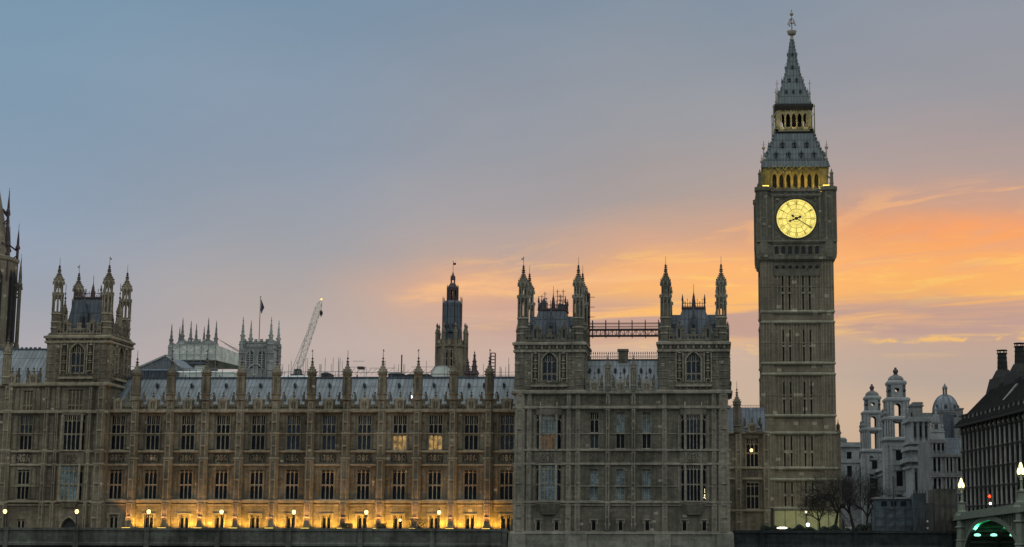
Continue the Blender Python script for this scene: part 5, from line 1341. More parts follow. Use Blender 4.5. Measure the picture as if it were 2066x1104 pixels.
b = MB(); b.lathe(XC, YC, [(h_*1.414, z_) for h_, z_ in ((hL+.15, zL1-.9), (hL+.4, zL1-.3), (hL+.4, zL1+.1), (hL, zL1+.25))], 4); b.lathe(XC, YC, [(h_*1.414, z_) for h_, z_ in ((hL+.3, zL0-.9), (hL+.55, zL0-.5), (hL+.5, zL0-.36))], 4); b.build('iron_cornice', 'bronzep', ct)
s_ = MB(); rw2(s_); lucs(us)
for sx in (-1, 1):
    for sy in (-1, 1):
        h = lv(205, 33)[0]; z = lv(207, 33)[1]; x, y = XC+sx*h, YC+sy*h
        b = MB(); b.lathe(x, y, [(.2, z), (.14, z+1.5), (.24, z+1.7), (.08, z+2), (.05, lv(162, 30)[1])], 5); z3 = lv(170, 30)[1]; b.box(x-.3, x+.3, y-.03, y+.03, z3, z3+.1); b.build('gold_finial', 'gold', us)
b = MB(); zt = lambda py: lv(py, 2)[1]
b.lathe(XC, YC, [(.32, zt(82)), (.42, zt(79)), (.3, zt(77)), (.25, zt(72)), (.75, zt(69)), (.85, zt(66)), (.9, zt(63)), (.3, zt(62)), (.16, zt(60)), (.12, zt(48)), (.28, zt(46)), (.1, zt(44)), (.07, zt(30))], 8)
b.ball((XC, YC, zt(28)), .36, 8); b.lathe(XC, YC, [(.06, zt(26)), (.05, zt(19))], 4); b.ball((XC, YC, zt(21)), .16, 6)
for a in range(4):
    rot = rotz((0, 0), a*math.pi/2+.5); q = [rot(Vector((r, 0, 0)))+Vector((XC, YC, z)) for r, z in ((.1, zt(37)), (.45, zt(39)), (.62, zt(44)), (.78, zt(49)))]
    b.tube(q, .09, .07, 5); b.ball(q[-1], .17, 5)
for a in range(8): b.ball((XC+.8*math.cos(a*math.pi/4), YC+.8*math.sin(a*math.pi/4), zt(62.5)), .13, 5)
b.build('crown_finial', 'gold', ct)
# belfry floodlights standing on the gallery
G4 = 'floodlights on the clock tower gallery'
for s, nm in ((-1, 'the pavilion'), (1, 'the bridge')):
    x = XC+s*(hc-1.55); y = YC-hc+.4; z = zc(378)
    t = thing('floodlight', (x, y, z), f'bright yellow floodlight above the dial on the corner of the gallery facing {nm}', 'floodlight', G4)
    b = MB(); b.box(x-.6, x+.6, y-.2, y+.2, z, z+.3); b.build('floodlight_body', 'iron', t)
    b = MB(); b.box(x-.55, x+.55, y-.22, y+.15, z+.06, z+.36); b.build('lens', 'flood', t)
YL_ = (1.0, .66, .10)
gal = thing('gallery_lights', (XC, YC, zc(386)), 'row of small yellow lights hidden behind the clock tower battlement', 'lights')
s_ = MB()
for i in range(7): x = (i-3)*1.24+.62; s_.box(x-.12, x+.12, -hB-.75, -hB-.6, zc(388)+.02, zc(388)+.12)
four(MB(), s_).build('light_strip', 'flood', gal)
for q in range(4):
    rot = rotz((0, 0), q*math.pi/2)
    for x in (-3.9, -2.4, -.8, .8, 2.4, 3.9):
        a = rot(Vector((x, -hB-.75, 0)))+Vector((XC, YC, zc(385))); d = rot(Vector((x, -hB+.1, 0)))+Vector((XC, YC, zc(352)))
        if q in (0, 1, 3): spot(gal, a, d, 1900 if q == 0 else 900, R(140), 1, YL_, .1)
    if q == 0:
        for x in (-2.2, 0, 2.2): spot(gal, Vector((XC+x, YC-hL-1.2, zL0-.2)), (XC+x*.7, YC-hL+.2, zL1-1), 110, R(120), 1, (1, .74, .25), .1)
# ------------------------------------------------------------------ wing between the pavilion and the clock tower
YW = 262.0
def zw(y): return PZ(1510, y, YW)
WX0, WX1 = PX(1452, 950, YW), PX(1546, 950, YW)
wg = thing('gothic_wing', ((WX0+WX1)/2, YW+5, STREET), 'narrow dark stone wing with one lit window beside the foot of the clock tower', 'building')
wx = PX(1518, 940, YW)
hol = [(wx-1.0, wx+1.0, zw(942), zw(884)), (wx-1.0, wx+1.0, zw(1027), zw(975))]
b = MB(); wall(b, WX0, WX1, STREET-.5, zw(873), YW, hol, .5); b.quad((WX1, YW, STREET), (WX1, YW+9, STREET), (WX1, YW+9, zw(873)), (WX1, YW, zw(873))); b.quad((WX0, YW+9, STREET), (WX1, YW+9, STREET), (WX1, YW+9, zw(873)), (WX0, YW+9, zw(873)))
b.build('wall', 'stone', wg)
b = MB()
for y in (873, 944, 966, 1030): course(b, WX0, WX1, YW, zw(y), .3, .3)
b.pieces('string_course', 'trim', wg)
b = MB()
for s in (-1, 1):
    for ya, yb in ((942, 880), (1028, 972)): xa, xb = sorted((wx+s*1.2, wx+s*1.9)); ribs(b, xa, xb, zw(ya), zw(yb), YW, 1, .1, .13)
relief(b, wx-1, wx+1, zw(965), zw(947), YW, rnd); b.pieces('tracery_panel', 'carve', wg)
window(wg, wx, YW, zw(942), 2, zw(884)-zw(942), 3, transom=.48, head=.2, pane='g0'); window(wg, wx, YW, zw(1027), 2, zw(975)-zw(1027), 3, transom=.5, head=.1, pane='g0')
zs4 = [STREET-.5, zw(1030), zw(944), zw(873)]
for p in (1490, 1546): place('buttress', pier_mesh(zs4, .6, .6), wg, (PX(p, 950, YW-.4), YW, zs4[0]))
place('parapet', parapet_bay(PX(1545, 870, YW)-PX(1490, 870, YW), zw(856)-zw(873), ('stone', 'trim', 'carve'), 1.6, 7), wg, (wx, YW, zw(873)))
place('pinnacle', pinnacle_mesh(zw(817)-zw(873), zw(780)-zw(817), .62, ('carve', 'carve', 'rust'), .9), wg, (PX(1487, 850, YW), YW-.3, zw(873)))
b = MB(); b.quad((WX0, YW+.5, zw(870)), (WX1, YW+.5, zw(870)), (WX1, YW+5, zw(818)), (WX0, YW+5, zw(818))); b.quad((WX0, YW+5, zw(818)), (WX1, YW+5, zw(818)), (WX1, YW+9, zw(870)), (WX0, YW+9, zw(870))); rf = b.build('roof', 'roofd', wg)
b = MB()
for i in range(30): x = WX0+(WX1-WX0)*i/29; b.box(x-.02, x+.02, YW+4.98, YW+5.02, zw(818), zw(818)+.45)
b.box(WX0, WX1, YW+4.98, YW+5.02, zw(818)+.3, zw(818)+.34); b.build('cresting', 'rust', rf)
x, z = PX(1516, 909, YW-.6), zw(909)
t = thing('wall_lantern', (x, YW-.6, z), 'single round yellow lamp hanging at the window of the narrow wing', 'lantern')
b = MB(); b.ball((x, YW-.6, z), .27, 8); b.build('globe', 'bulb', t); b = MB(); b.bar((x, YW-.6, z+.25), (x, YW-.05, z+.7), .06); b.build('bracket', 'iron', t); spot(t, (x, YW-.62, z+.05), (x, YW, z), 60, 0, 0, (1, .7, .25), .25, 'POINT')
# low annexe to the right of the clock tower
AX0, AX1 = XC+HW-.6, PX(1697, 960, 291); zt_ = PZ(1690, 868, 291)
an = thing('tower_annexe', ((AX0+AX1)/2, 294, STREET), 'slim low stone annexe against the clock tower on its bridge side', 'building')
b = MB(); b.box(AX0, AX1, 290.5, 298, STREET-.5, zt_); b.build('wall', 'clock', an); b = MB()
for y in (945, 968, 874): b.box(AX0, AX1+.15, 290.35, 298.1, PZ(1690, y, 291)-.1, PZ(1690, y, 291)+.15)
b.build('string_course', 'clocktrim', an); place('pinnacle', pinnacle_mesh(.6, 1.4, .3, ('carve', 'carve', 'carve'), 0), an, (AX1-.4, 290.8, zt_))

# ------------------------------------------------------------------ ventilation tower behind the long roof
YV = 300.0
def rr(px_a, px_b, y, Y): return (PX(px_b, y, Y)-PX(px_a, y, Y))/2
def vz(y): return PZ(910, y, YV+2)
VX = PX(911, 720, YV+2.5)
vt = thing('ventilation_tower', (VX, YV+2.5, TERR), 'octagonal stone tower with a dark iron drum and open lantern behind the long roof', 'tower')
r0 = rr(882, 940, 730, YV+2.5)*1.05
b = MB(); b.lathe(VX, YV+2.5, [(r0, TERR), (r0, vz(700))], 8); b.lathe(VX, YV+2.5, [(r0, vz(703)), (r0*1.12, vz(701)), (r0*1.12, vz(699)), (r0, vz(697))], 8); b.build('wall', 'stone', vt)
b = MB()
for i in range(8):
    a = math.pi/4*i; x, y = VX+r0*.93*math.cos(a), YV+2.5+r0*.93*math.sin(a); b.box(x-.35, x+.35, y-.35, y+.35, vz(699), vz(686)); 
    a += math.pi/8; x, y = VX+r0*math.cos(a), YV+2.5+r0*math.sin(a); b.lathe(x, y, [(.34, vz(760)), (.34, vz(675)), (.42, vz(673)), (.3, vz(668)), (.12, vz(662)), (.26, vz(659)), (.02, vz(652))], 6)
b.lathe(VX, YV+2.5, [(r0*.96, vz(697)), (r0*.96, vz(688))], 8); b.build('parapet', 'stone', vt)
for dx in (-.66, .66):
    fw = r0*.924; window(vt, VX+dx, YV+2.5-fw-.45, vz(742), .95, vz(709)-vz(742), 2, transom=.5, head=.1, mull=.09, pane='g0', frame=.1)
r1 = rr(894, 932, 640, YV+2.5)*1.03; r2 = rr(891, 932, 680, YV+2.5)*1.08
b = MB(); b.lathe(VX, YV+2.5, [(r2, vz(696)), (r2*.96, vz(668)), (r1, vz(655)), (r1*.98, vz(612)), (r1*.8, vz(607))], 8); drum = b.build('drum', 'roofd', vt)
b = MB()
for i in range(8):
    a = math.pi/4*i+math.pi/8; x, y = VX+r1*math.cos(a), YV+2.5+r1*math.sin(a); b.lathe(x, y, [(.1, vz(664)), (.1, vz(603)), (.02, vz(598))], 4)
for i in range(4): b.box(VX-1.2+i*.7, VX-.95+i*.7, YV+2.5-r1-.15, YV+2.5-r1*.85, vz(662), vz(655))
b.prism([(VX-.5, vz(672)), (VX, vz(667)), (VX+.5, vz(672))], YV+2.2-r2, YV+2.5-r2*.6); b.build('drum_rib', 'iron', drum)
r3 = rr(902, 924, 590, YV+2.5); b = MB()
for i in range(8):
    a = math.pi/4*i+math.pi/8; x, y = VX+r3*.88*math.cos(a), YV+2.5+r3*.88*math.sin(a); b.lathe(x, y, [(.27, vz(608)), (.24, vz(585))], 4); b.lathe(VX+r3*1.05*math.cos(a), YV+2.5+r3*1.05*math.sin(a), [(.07, vz(606)), (.07, vz(578)), (.01, vz(573))], 4)
b.lathe(VX, YV+2.5, [(r3, vz(586)), (r3, vz(580)), (r3*.7, vz(575)), (r3*.45, vz(571))], 8)
for i in range(4): a = math.pi/2*i+math.pi/4; b.lathe(VX+.42*math.cos(a), YV+2.5+.42*math.sin(a), [(.13, vz(573)), (.12, vz(563))], 4)
b.lathe(VX, YV+2.5, [(.5, vz(564)), (.45, vz(557)), (.2, vz(554)), (.1, vz(549))], 8); vane(b, VX, YV+2.5, vz(552), vz(527)-vz(552), 1); b.build('lantern', 'rust', vt)
# spirelets beside it
for p, top, sp_, lab in ((944, 722, 3.0, 'shorter dark spirelet beside the octagonal ventilation tower'), (957, 707, 4.2, 'taller dark crocketed spirelet near the octagonal ventilation tower')):
    Y = 285; x = PX(p, 750, Y); z0 = PZ(p, 770, Y); z1_ = PZ(p, top, Y); t = thing('spirelet', (x, Y, TERR), lab, 'spire')
    b = MB(); r = .55 if p > 950 else .42; b.lathe(x, Y, [(r*1.3, TERR), (r*1.3, z0+1)], 8); b.build('shaft', 'stone', t); b = MB(); pf = [(r*1.3, z0+1), (r*1.5, z0+1.3), (r, z0+1.8), (r*.6, z0+(z1_-z0)*.6), (.1, z1_-.6)]; b.lathe(x, Y, pf, 8); crockets(b, x, Y, pf[1:], 8, .25, 5); finial(b, x, Y, z1_-1, 1, .25); b.build('spire', 'rust', t)
# white dome tent
Y = 282; x = PX(895, 750, Y); z0, z1_ = PZ(895, 764, Y), PZ(895, 739, Y); t = thing('roof_tent', (x, Y, z0), 'rounded white sheeted cover on the roof in front of the ventilation tower', 'tent')
b = MB(); w_ = rr(873, 918, 755, Y); b.box(x-w_, x+w_, Y-2, Y+2, z0-4, z0+.1)
L = [(x-w_, z0), (x-w_*.95, z0+(z1_-z0)*.5), (x-w_*.6, z0+(z1_-z0)*.9), (x-w_*.1, z1_), (x+w_*.35, z1_-.05), (x+w_*.8, z0+(z1_-z0)*.72), (x+w_, z0+.2*(z1_-z0)), (x+w_, z0)]; b.prism(L, Y-1.9, Y+1.9); b.build('cover', 'white', t)
b = MB()
for (a, c), (d, e) in zip(L, L[1:]): b.bar((a, Y-1.95, c+.03), (d, Y-1.95, e+.03), .09)
b.box(x-w_, x+w_, Y-1.98, Y-1.9, z0+.6, z0+.68); b.build('frame', 'tube', t)
# ladder tower
Y = 262; xa, xb = PX(989.5, 735, Y), PX(998.5, 735, Y); z0, z1_ = PZ(994, 765, Y), PZ(994, 712, Y)
t = thing('scaffold_ladder', ((xa+xb)/2, Y, z0), 'tall narrow scaffold ladder standing on the long roof near the pavilion', 'ladder')
for x in (xa, xb): b = MB(); b.lathe(x, Y, [(.06, z0-2), (.06, z1_)], 5); b.lathe(x, Y+.8, [(.05, z0-2), (.05, z1_)], 5); b.build('upright', 'rust', t)
b = MB()
for i in range(9): z = z0+(z1_-z0)*i/8; b.box(xa, xb, Y-.05, Y+.05, z-.05, z+.03); b.box(xa, xb, Y+.75, Y+.85, z-.03, z+.03)
b.build('rungs', 'rust', t)
# roof scaffolding
sr = random.Random(5); t = thing('roof_scaffold', (PX(760, 750, 275), 276, zr1), 'thin grey scaffolding poles and rails rising behind the long roof', 'scaffolding')
pl_ = cached('std', lambda: MB().lathe(0, 0, [(.045, -3), (.04, 1)], 5).mesh('pole', ['tube']))
for i in range(46):
    p = sr.uniform(560, 1036) if i > 8 else sr.uniform(625, 700); Y = sr.uniform(268, 284); h = PZ(p, sr.choice((728, 735, 740, 744, 748, 750, 722)), Y)
    o = place('pole', pl_, t, (PX(p, 750, Y), Y, h-1))
o = place('pole', cached('mast', lambda: MB().lathe(0, 0, [(.12, -3), (.12, 1)], 5).mesh('pole', ['rust'])), t, (PX(810, 750, 275), 275, PZ(810, 716, 275)-1))
for (pa, pb, y, Y, th) in ((572, 700, 750, 272, .07), (600, 690, 757, 270, .07), (700, 740, 741, 276, .07), (705, 870, 752, 274, .08), (712, 735, 729, 276, .06), (745, 800, 743, 272, .06), (830, 880, 741, 273, .06), (960, 1038, 758, 270, .08), (1000, 1036, 752, 271, .05)):
    b = MB(); b.box(PX(pa, y, Y), PX(pb, y, Y), Y, Y+.1, PZ(800, y, Y), PZ(800, y, Y)+th); b.build('rail', 'tube', t)
b = MB()
for i in range(16): p = 705+i*11; b.bar((PX(p, 752, 275), 275, PZ(p, 756, 275)), (PX(p+11, 741, 275), 275, PZ(p+11, 742+sr.random()*6, 275)), .05)
b.build('brace', 'tube', t)
b = MB(); b.box(PX(722, 740, 276), PX(734, 740, 276), 275.5, 277, PZ(728, 745, 276), PZ(728, 740, 276)); b.build('platform', 'rust', t)
# roof plant boxes on the leads behind the ridge
for p0, p1, y0, y1, Y, nm, lab in ((262, 345, 768, 744, 262, 'roofd', 'low dark slate roof behind the first bays of the long roof'), (343, 470, 768, 748, 266, 'white', 'pale flat site shelter below the sheeted church towers'), (560, 640, 768, 757, 262, 'white', 'pale low roof edge below the crane'), (783, 812, 768, 751, 262, 'iron', 'dark plant box on the roof between two pinnacles'), (820, 866, 768, 753, 262, 'iron', 'dark flat plant box next to the white roof tent'), (648, 662, 768, 750, 262, 'iron', 'small dark water tank on the leads near the foot of the crane')):
    t = thing('roof_plant', (PX((p0+p1)/2, 760, Y), Y, PZ(p0, y0, Y)), lab, 'roof hut')
    x0, x1, za, zb_ = PX(p0, 760, Y), PX(p1, 760, Y), PZ((p0+p1)/2, y0, Y)-3, PZ((p0+p1)/2, y1, Y)
    b = MB(); b.box(x0, x1, Y, Y+4, za, zb_-.3); b.build('box', nm, t); b = MB(); b.hexa([(x0-.1, Y-.1, zb_-.3), (x1+.1, Y-.1, zb_-.3), (x1+.1, Y+4.1, zb_-.3), (x0-.1, Y+4.1, zb_-.3)], [(x0+.3, Y+.8, zb_), (x1-.3, Y+.8, zb_), (x1-.3, Y+3, zb_), (x0+.3, Y+3, zb_)]); b.build('lid', nm, t)
    if x1-x0 > 4:
        b = MB()
        for i in range(int((x1-x0)/1.1)): b.box(x0+i*1.1, x0+i*1.1+.07, Y-.2, Y-.13, za+1.5, zb_+sr.uniform(.2, .9))
        b.box(x0, x1, Y-.2, Y-.14, zb_+.3, zb_+.36); b.build('guard_rail', 'tube', t)

# ------------------------------------------------------------------ far church towers, hall roof, flagpole, crane
def pinn(parent, x, Y, z0, z1_, r, mat='abbey'):
    b = MB(); h = z1_-z0; pf = [(r, z0-1), (r, z0+h*.22), (r*1.15, z0+h*.24), (r*.8, z0+h*.3), (r*.12, z1_)]
    b.lathe(x, Y, pf, 8); crockets(b, x, Y, pf[2:], 8, r*.4, 6); b.lathe(x, Y, [(.05, z1_-.3), (.22*r, z1_), (.05, z1_+.4)], 5); b.build('pinnacle', mat, parent)
def church(px0_, px1_, Y, ybot, ytop, yapex, label, wrap=False):
    x0, x1 = PX(px0_, 700, Y), PX(px1_, 700, Y); w_ = x1-x0; zt = PZ((px0_+px1_)/2, ytop, Y); za = PZ((px0_+px1_)/2, yapex, Y)
    t = thing('church_tower', ((x0+x1)/2, Y+w_/2, TERR), label, 'church tower')
    b = MB(); b.box(x0, x1, Y, Y+w_, TERR-.5, zt); b.build('wall', 'abbey', t)
    b = MB()
    for i in range(5):
        for yy in (Y-.2, Y+w_): b.box(x0+w_*(i+.1)/5, x0+w_*(i+.6)/5, yy, yy+.5, zt, zt+w_*.10)
        for xx in (x0-.2, x1-.2): b.box(xx, xx+.4, Y+w_*(i+.1)/5, Y+w_*(i+.6)/5, zt, zt+w_*.10)
    b.box(x0-.3, x1+.3, Y-.3, Y+w_+.3, zt-w_*.20, zt-w_*.17); b.box(x0-.2, x1+.2, Y-.2, Y+w_+.2, zt-.3, zt+.15); b.build('battlement', 'abbey', t)
    for sx in (x0, x1):
        for yy in (Y, Y+w_):
            pinn(t, sx, yy, zt, za, w_*.07, 'portdark' if wrap else 'abbey')
            b = MB(); b.lathe(sx, yy, [(w_*.11, TERR), (w_*.11, zt+.2)], 8)
            for q in range(4): b.lathe(sx, yy, [(w_*.11, zt-1-q*w_*.3), (w_*.14, zt-.8-q*w_*.3), (w_*.11, zt-.6-q*w_*.3)], 8)
            b.build('corner_turret', 'abbey', t)
    xc = (x0+x1)/2
    if not wrap:
        for dx in (-.2, .2):
            b = MB(); xx = xc+dx*w_; z0 = zt-w_*.95; b.box(xx-w_*.11, xx+w_*.11, Y-.06, Y+.1, z0, zt-w_*.40); b.prism([(xx-w_*.11, zt-w_*.40), (xx, zt-w_*.27), (xx+w_*.11, zt-w_*.40)], Y-.06, Y+.1)
            for q in range(7): b.m = 1; z = z0+q*w_*.08; b.box(xx-w_*.10, xx+w_*.10, Y-.16, Y-.05, z, z+w_*.03)
            b.m = 0; b.build('louvre', ['shade', 'abbey'], t)
        b = MB()
        for i in range(6): xx = x0+w_*(.14+.144*i); b.box(xx-w_*.02, xx+w_*.02, Y-.35, Y+.1, TERR+20, zt-w_*.22)
        L = arch_pts(xc-w_*.26, xc+w_*.26, zt-w_*1.0, zt-w_*.76, 4)
        for (a, c), (d, e) in zip(L, L[1:]):
            for s in (0, 1): a_, d_ = (2*xc-a, 2*xc-d) if s else (a, d); b.bar((a_, Y-.3, c), (d_, Y-.3, e), w_*.05, .5)
        for i in range(5): b.ball((x0+w_*(.2+.15*i), Y-.2, zt-w_*.14), w_*.04, 5)
        b.build('rib', 'abbey', t)
    return t, x0, x1, zt, w_
tA = church(367, 419, 600, 760, 690, 643, 'nearer sheeted church tower with four tall pointed pinnacles and white wrapping', True)
tB = church(345, 395, 632, 760, 697, 655, 'farther church tower with shorter reddish pinnacles beside the white sheeting', True)
tC = church(489, 546, 480, 760, 690, 642, 'grey unwrapped church tower with four sharp pinnacles under a flagpole')
for (tt, pa, pb, ya, yb) in ((tA, 349, 436, 696, 727),):
    Y = 596; x0, x1 = PX(pa, 710, Y), PX(pb, 710, Y); za, zb_ = PZ(395, yb, Y), PZ(395, ya, Y); dpt = 36
    t = thing('scaffold_wrap', ((x0+x1)/2, Y+dpt/2, za), 'big white plastic sheeting on scaffolding round the church towers', 'scaffolding')
    b = MB(); n = 10; sr2 = random.Random(3)
    for i in range(n):
        for j in range(4):
            q = [(x0+(x1-x0)*(i+u)/n, Y-.3*math.sin((i+u)*2.1+(j+v)), za+(zb_-za)*(j+v)/4) for u, v in ((0, 0), (1, 0), (1, 1), (0, 1))]; b.quad(*q)
    xr = PX(459, 712, Y+dpt)
    b.quad((x1, Y-.3*math.sin(n*2.1), za), (x1+3, Y+dpt, za+.2), (x1+3, Y+dpt, zb_-1.4), (x1, Y, zb_)); b.quad((x0, Y, za), (x0, Y+dpt, za), (x0, Y+dpt, zb_), (x0, Y, zb_)); b.quad((x0, Y+dpt, za), (x1+3, Y+dpt, za), (x1+3, Y+dpt, zb_-1.4), (x0, Y+dpt, zb_))
    b.quad((x0, Y, zb_-.2), (x1, Y, zb_-.2), (x1+3, Y+dpt, zb_-1.5), (x0, Y+dpt, zb_-.2)); b.build('sheeting', 'white', t)
    b = MB()
    for i in range(7): x = x0+(x1-x0)*i/6; b.box(x-.1, x+.1, Y-.75, Y-.6, za-8, zb_+(.5 if i < 6 else 2.5))
    for z in (za-7, za-3.5, za, za+2, zb_+.2): b.box(x0-.5, x1+1, Y-.8, Y-.6, z, z+.14)
    for i in range(6): x = x0+(x1-x0)*i/6; b.bar((x, Y-.7, zb_), (x+(x1-x0)/6, Y-.7, (za+zb_)/2), .1) if i % 2 else b.bar((x, Y-.7, (za+zb_)/2), (x+(x1-x0)/6, Y-.7, zb_), .1)
    for k in range(5): b.bar((x1, Y+k*5, zb_+2.5-k*.5), (x1+5, Y+k*5+4, zb_-.5-k*.3), .12); b.bar((x1+5, Y+k*5+4, zb_-.5-k*.3), (x1+7, Y+k*5+4, zb_-1-k*.4), .1)
    b.build('scaffold_frame', 'tube', t)
    b = MB(); b.box(x0-2, x1-3, Y-1.5, Y+20, za-6.5, za-5.4); b.box(x0+2, x1-2, Y-2, Y-1, za-1.6, za-.8); b.build('platform', 'roofd', t)
    b = MB(); b.hexa([(x0, Y-1, za-5.3), (x0+6, Y-1, za-5.3), (x0+6, Y+3, za-5.3), (x0, Y+3, za-5.3)], [(x0+2.8, Y-1, za-1.8), (x0+3.2, Y-1, za-1.8), (x0+3.2, Y+3, za-1.8), (x0+2.8, Y+3, za-1.8)]); b.hexa([(x0+8, Y-1, za-5.3), (x0+14, Y-1, za-5.3), (x0+14, Y+3, za-5.3), (x0+8, Y+3, za-5.3)], [(x0+9, Y-1, za-1.8), (x0+12, Y-1, za-1.8), (x0+12, Y+3, za-1.8), (x0+9, Y+3, za-1.8)]); b.build('tarpaulin', 'white', t)
# gabled roof of the hall
Y = 330; t = thing('hall_roof', (PX(320, 740, Y), Y+10, TERR), 'grey pitched hall roof in front of the sheeted church towers', 'building')
xa, xr, xb = PX(276, 745, Y), PX(334, 745, Y), PX(346, 745, Y); z0, z1_ = PZ(300, 744, Y), PZ(336, 718, Y)
b = MB(); b.box(xa+.5, xb+3, Y+.2, Y+11, TERR, z0); b.build('wall', 'abbey', t); b = MB(); b.prism([(xa, z0), (xr, z1_), (xb+3, z0-.5)], Y, Y+12); rf = b.build('roof', 'lead', t)
b = MB(); b.bar((xa, Y-.1, z0+.1), (xr, Y-.1, z1_+.1), .35); b.bar((xr, Y-.1, z1_+.1), (xb+3, Y-.1, z0-.4), .35); b.build('coping', 'abbey', rf)
# flagpole
Y = 470; x = PX(523.5, 690, Y); z0, z1_ = PZ(524, 690, Y), PZ(524, 598, Y); t = thing('flagpole', (x, Y+4, z0), 'tall thin flagpole with a limp dark flag above the grey church tower', 'flagpole')
Y += 14; x = PX(522.5, 690, Y); z0, z1_ = PZ(524, 692, Y), PZ(524, 599, Y)
b = MB(); b.lathe(x, Y, [(.16, z0-2), (.10, z1_)], 6); b.ball((x, Y, z1_), .22, 6); b.build('pole', 'tube', t)
b = MB(); zf0, zf1 = PZ(524, 627, Y), PZ(524, 603, Y); n = 10
for i in range(n):
    for j in range(3):
        def fp(u, v): 
            w_ = (.25+.55*(1-abs(2*v-1)))*1.9; return (x+.12+u*w_*(.6+.4*v), Y+.25*math.sin(u*9+v*3), zf0+(zf1-zf0)*v-u*1.0)
        b.quad(fp(j/3, i/n), fp((j+1)/3, i/n), fp((j+1)/3, (i+1)/n), fp(j/3, (i+1)/n))
b.build('flag', 'cloth', t)
# crane
Y = 420; base = P(601, 748, Y); tip = P(647, 606, Y); t = thing('crane', base, 'pale leaning lattice crane jib with an orange lamp at its tip', 'crane')
ax = (tip-base); Ln = ax.length; ax.normalize(); sd_ = Vector((ax.z, 0, -ax.x)); b = MB(); n = 26
def cp(tt, u, v): w_ = 1.0*min(1, tt*6+.35, (1-tt)*5+.45)*.68; return base+ax*(Ln*tt)+sd_*(u*w_)+Vector((0, v*w_, 0))
for u in (-1, 1):
    for v in (-1, 1):
        for i in range(n): b.bar(cp(i/n, u, v), cp((i+1)/n, u, v), .13)
for i in range(n):
    s = 1 if i % 2 else -1
    for v in (-1, 1): b.bar(cp(i/n, -s, v), cp((i+1)/n, s, v), .11); b.bar(cp(i/n, -1, v), cp(i/n, 1, v), .10)
    for u in (-1, 1): b.bar(cp(i/n, u, -s), cp((i+1)/n, u, s), .11)
b.build('jib', 'crane', t)
b = MB(); q = P(588, 748, Y); b.bar(q, cp(.66, -1, 0), .09); b.bar(q+Vector((.5, 0, 0)), cp(.66, -1, 0)+Vector((.5, 0, 0)), .07); b.bar(cp(.97, 1.2, 0), P(648, 628, Y), .07); b.build('cable', 'tube', t)
b = MB(); h = P(648, 632, Y); b.lathe(h.x, h.y, [(.2, h.z+.7), (.45, h.z+.3), (.4, h.z-.4), (.15, h.z-.6), (.2, h.z-.9)], 6); b.build('hook', 'iron', t)
b = MB(); b.box(base.x-1.6, base.x+1.6, Y-1.5, Y+1.5, TERR, base.z-1); b.lathe(base.x, Y, [(1.2, base.z-1), (1.0, base.z+.3), (.4, base.z+.5)], 8); b.build('mast', 'iron', t)
b = MB(); b.ball(P(648.5, 604, Y), .22, 8); b.build('tip_lamp', 'flood', t)

# ------------------------------------------------------------------ great octagonal tower at the left edge
Y = 318; xo = PX(-40, 700, Y); oz = lambda y: PZ(10, y, Y); s1 = Y/3300*1.03
oc = thing('octagonal_tower', (xo, Y, TERR), 'great octagonal tower with slender flying pinnacles, far outside the square turreted tower', 'tower')
b = MB(); b.lathe(xo, Y, [(66*s1, TERR), (66*s1, oz(700)), (62*s1, oz(697)), (62*s1, oz(530)), (65*s1, oz(527)), (65*s1, oz(521)), (46*s1, oz(515)), (42*s1, oz(480)), (38*s1, oz(470)), (12*s1, oz(350)), (2*s1, oz(300))], 8)
b.build('wall', 'clock', oc)
b = MB()
for i in range(8):
    a = math.pi/4*i; 
    for k in (-.5, .5):
        x, y = xo+57.5*s1*math.cos(a)-k*14*s1*math.sin(a), Y+57.5*s1*math.sin(a)+k*14*s1*math.cos(a); b.box(x-.55, x+.55, y-.55, y+.55, oz(690), oz(560)); b.lathe(x, y, [(.7, oz(560)), (.1, oz(545))], 4)
b.build('lancet', 'dark', oc)
for (rad, ya, yb, yc_, off, w_) in ((74, 760, 578, 527, math.pi/8*0, .30), (60, 570, 500, 461, math.pi/8, .26), (41, 500, 430, 393, 0, .22)):
    for i in range(8):
        a = off+math.pi/4*i; x, y = xo+rad*s1*math.cos(a), Y+rad*s1*math.sin(a)
        b = MB(); b.lathe(x, y, [(w_*1.15, oz(ya)), (w_, oz(yb)), (w_*1.9, oz(yb)+.1), (w_*1.6, oz(yb)+.6), (w_, oz(yb)+.9), (w_*.9, oz((yb+yc_)/2)), (.06, oz(yc_))], 6)
        b.bar((x, y, oz(yb+4)), (xo+(x-xo)*.72, Y+(y-Y)*.72, oz(yb-8)), .3, .3); b.bar((x, y, oz(yb+12)), (xo+(x-xo)*.8, Y+(y-Y)*.8, oz(yb+22)), .2, .2)
        if rad == 74: b.lathe(x, y, [(w_*1.9, oz(760)), (w_*1.9, oz(700)), (w_*1.2, oz(690))], 6)
        vane(b, x, y, oz(yc_), 1.4, 0); b.build('flying_pinnacle', 'carve' if rad > 70 else 'rust', oc)
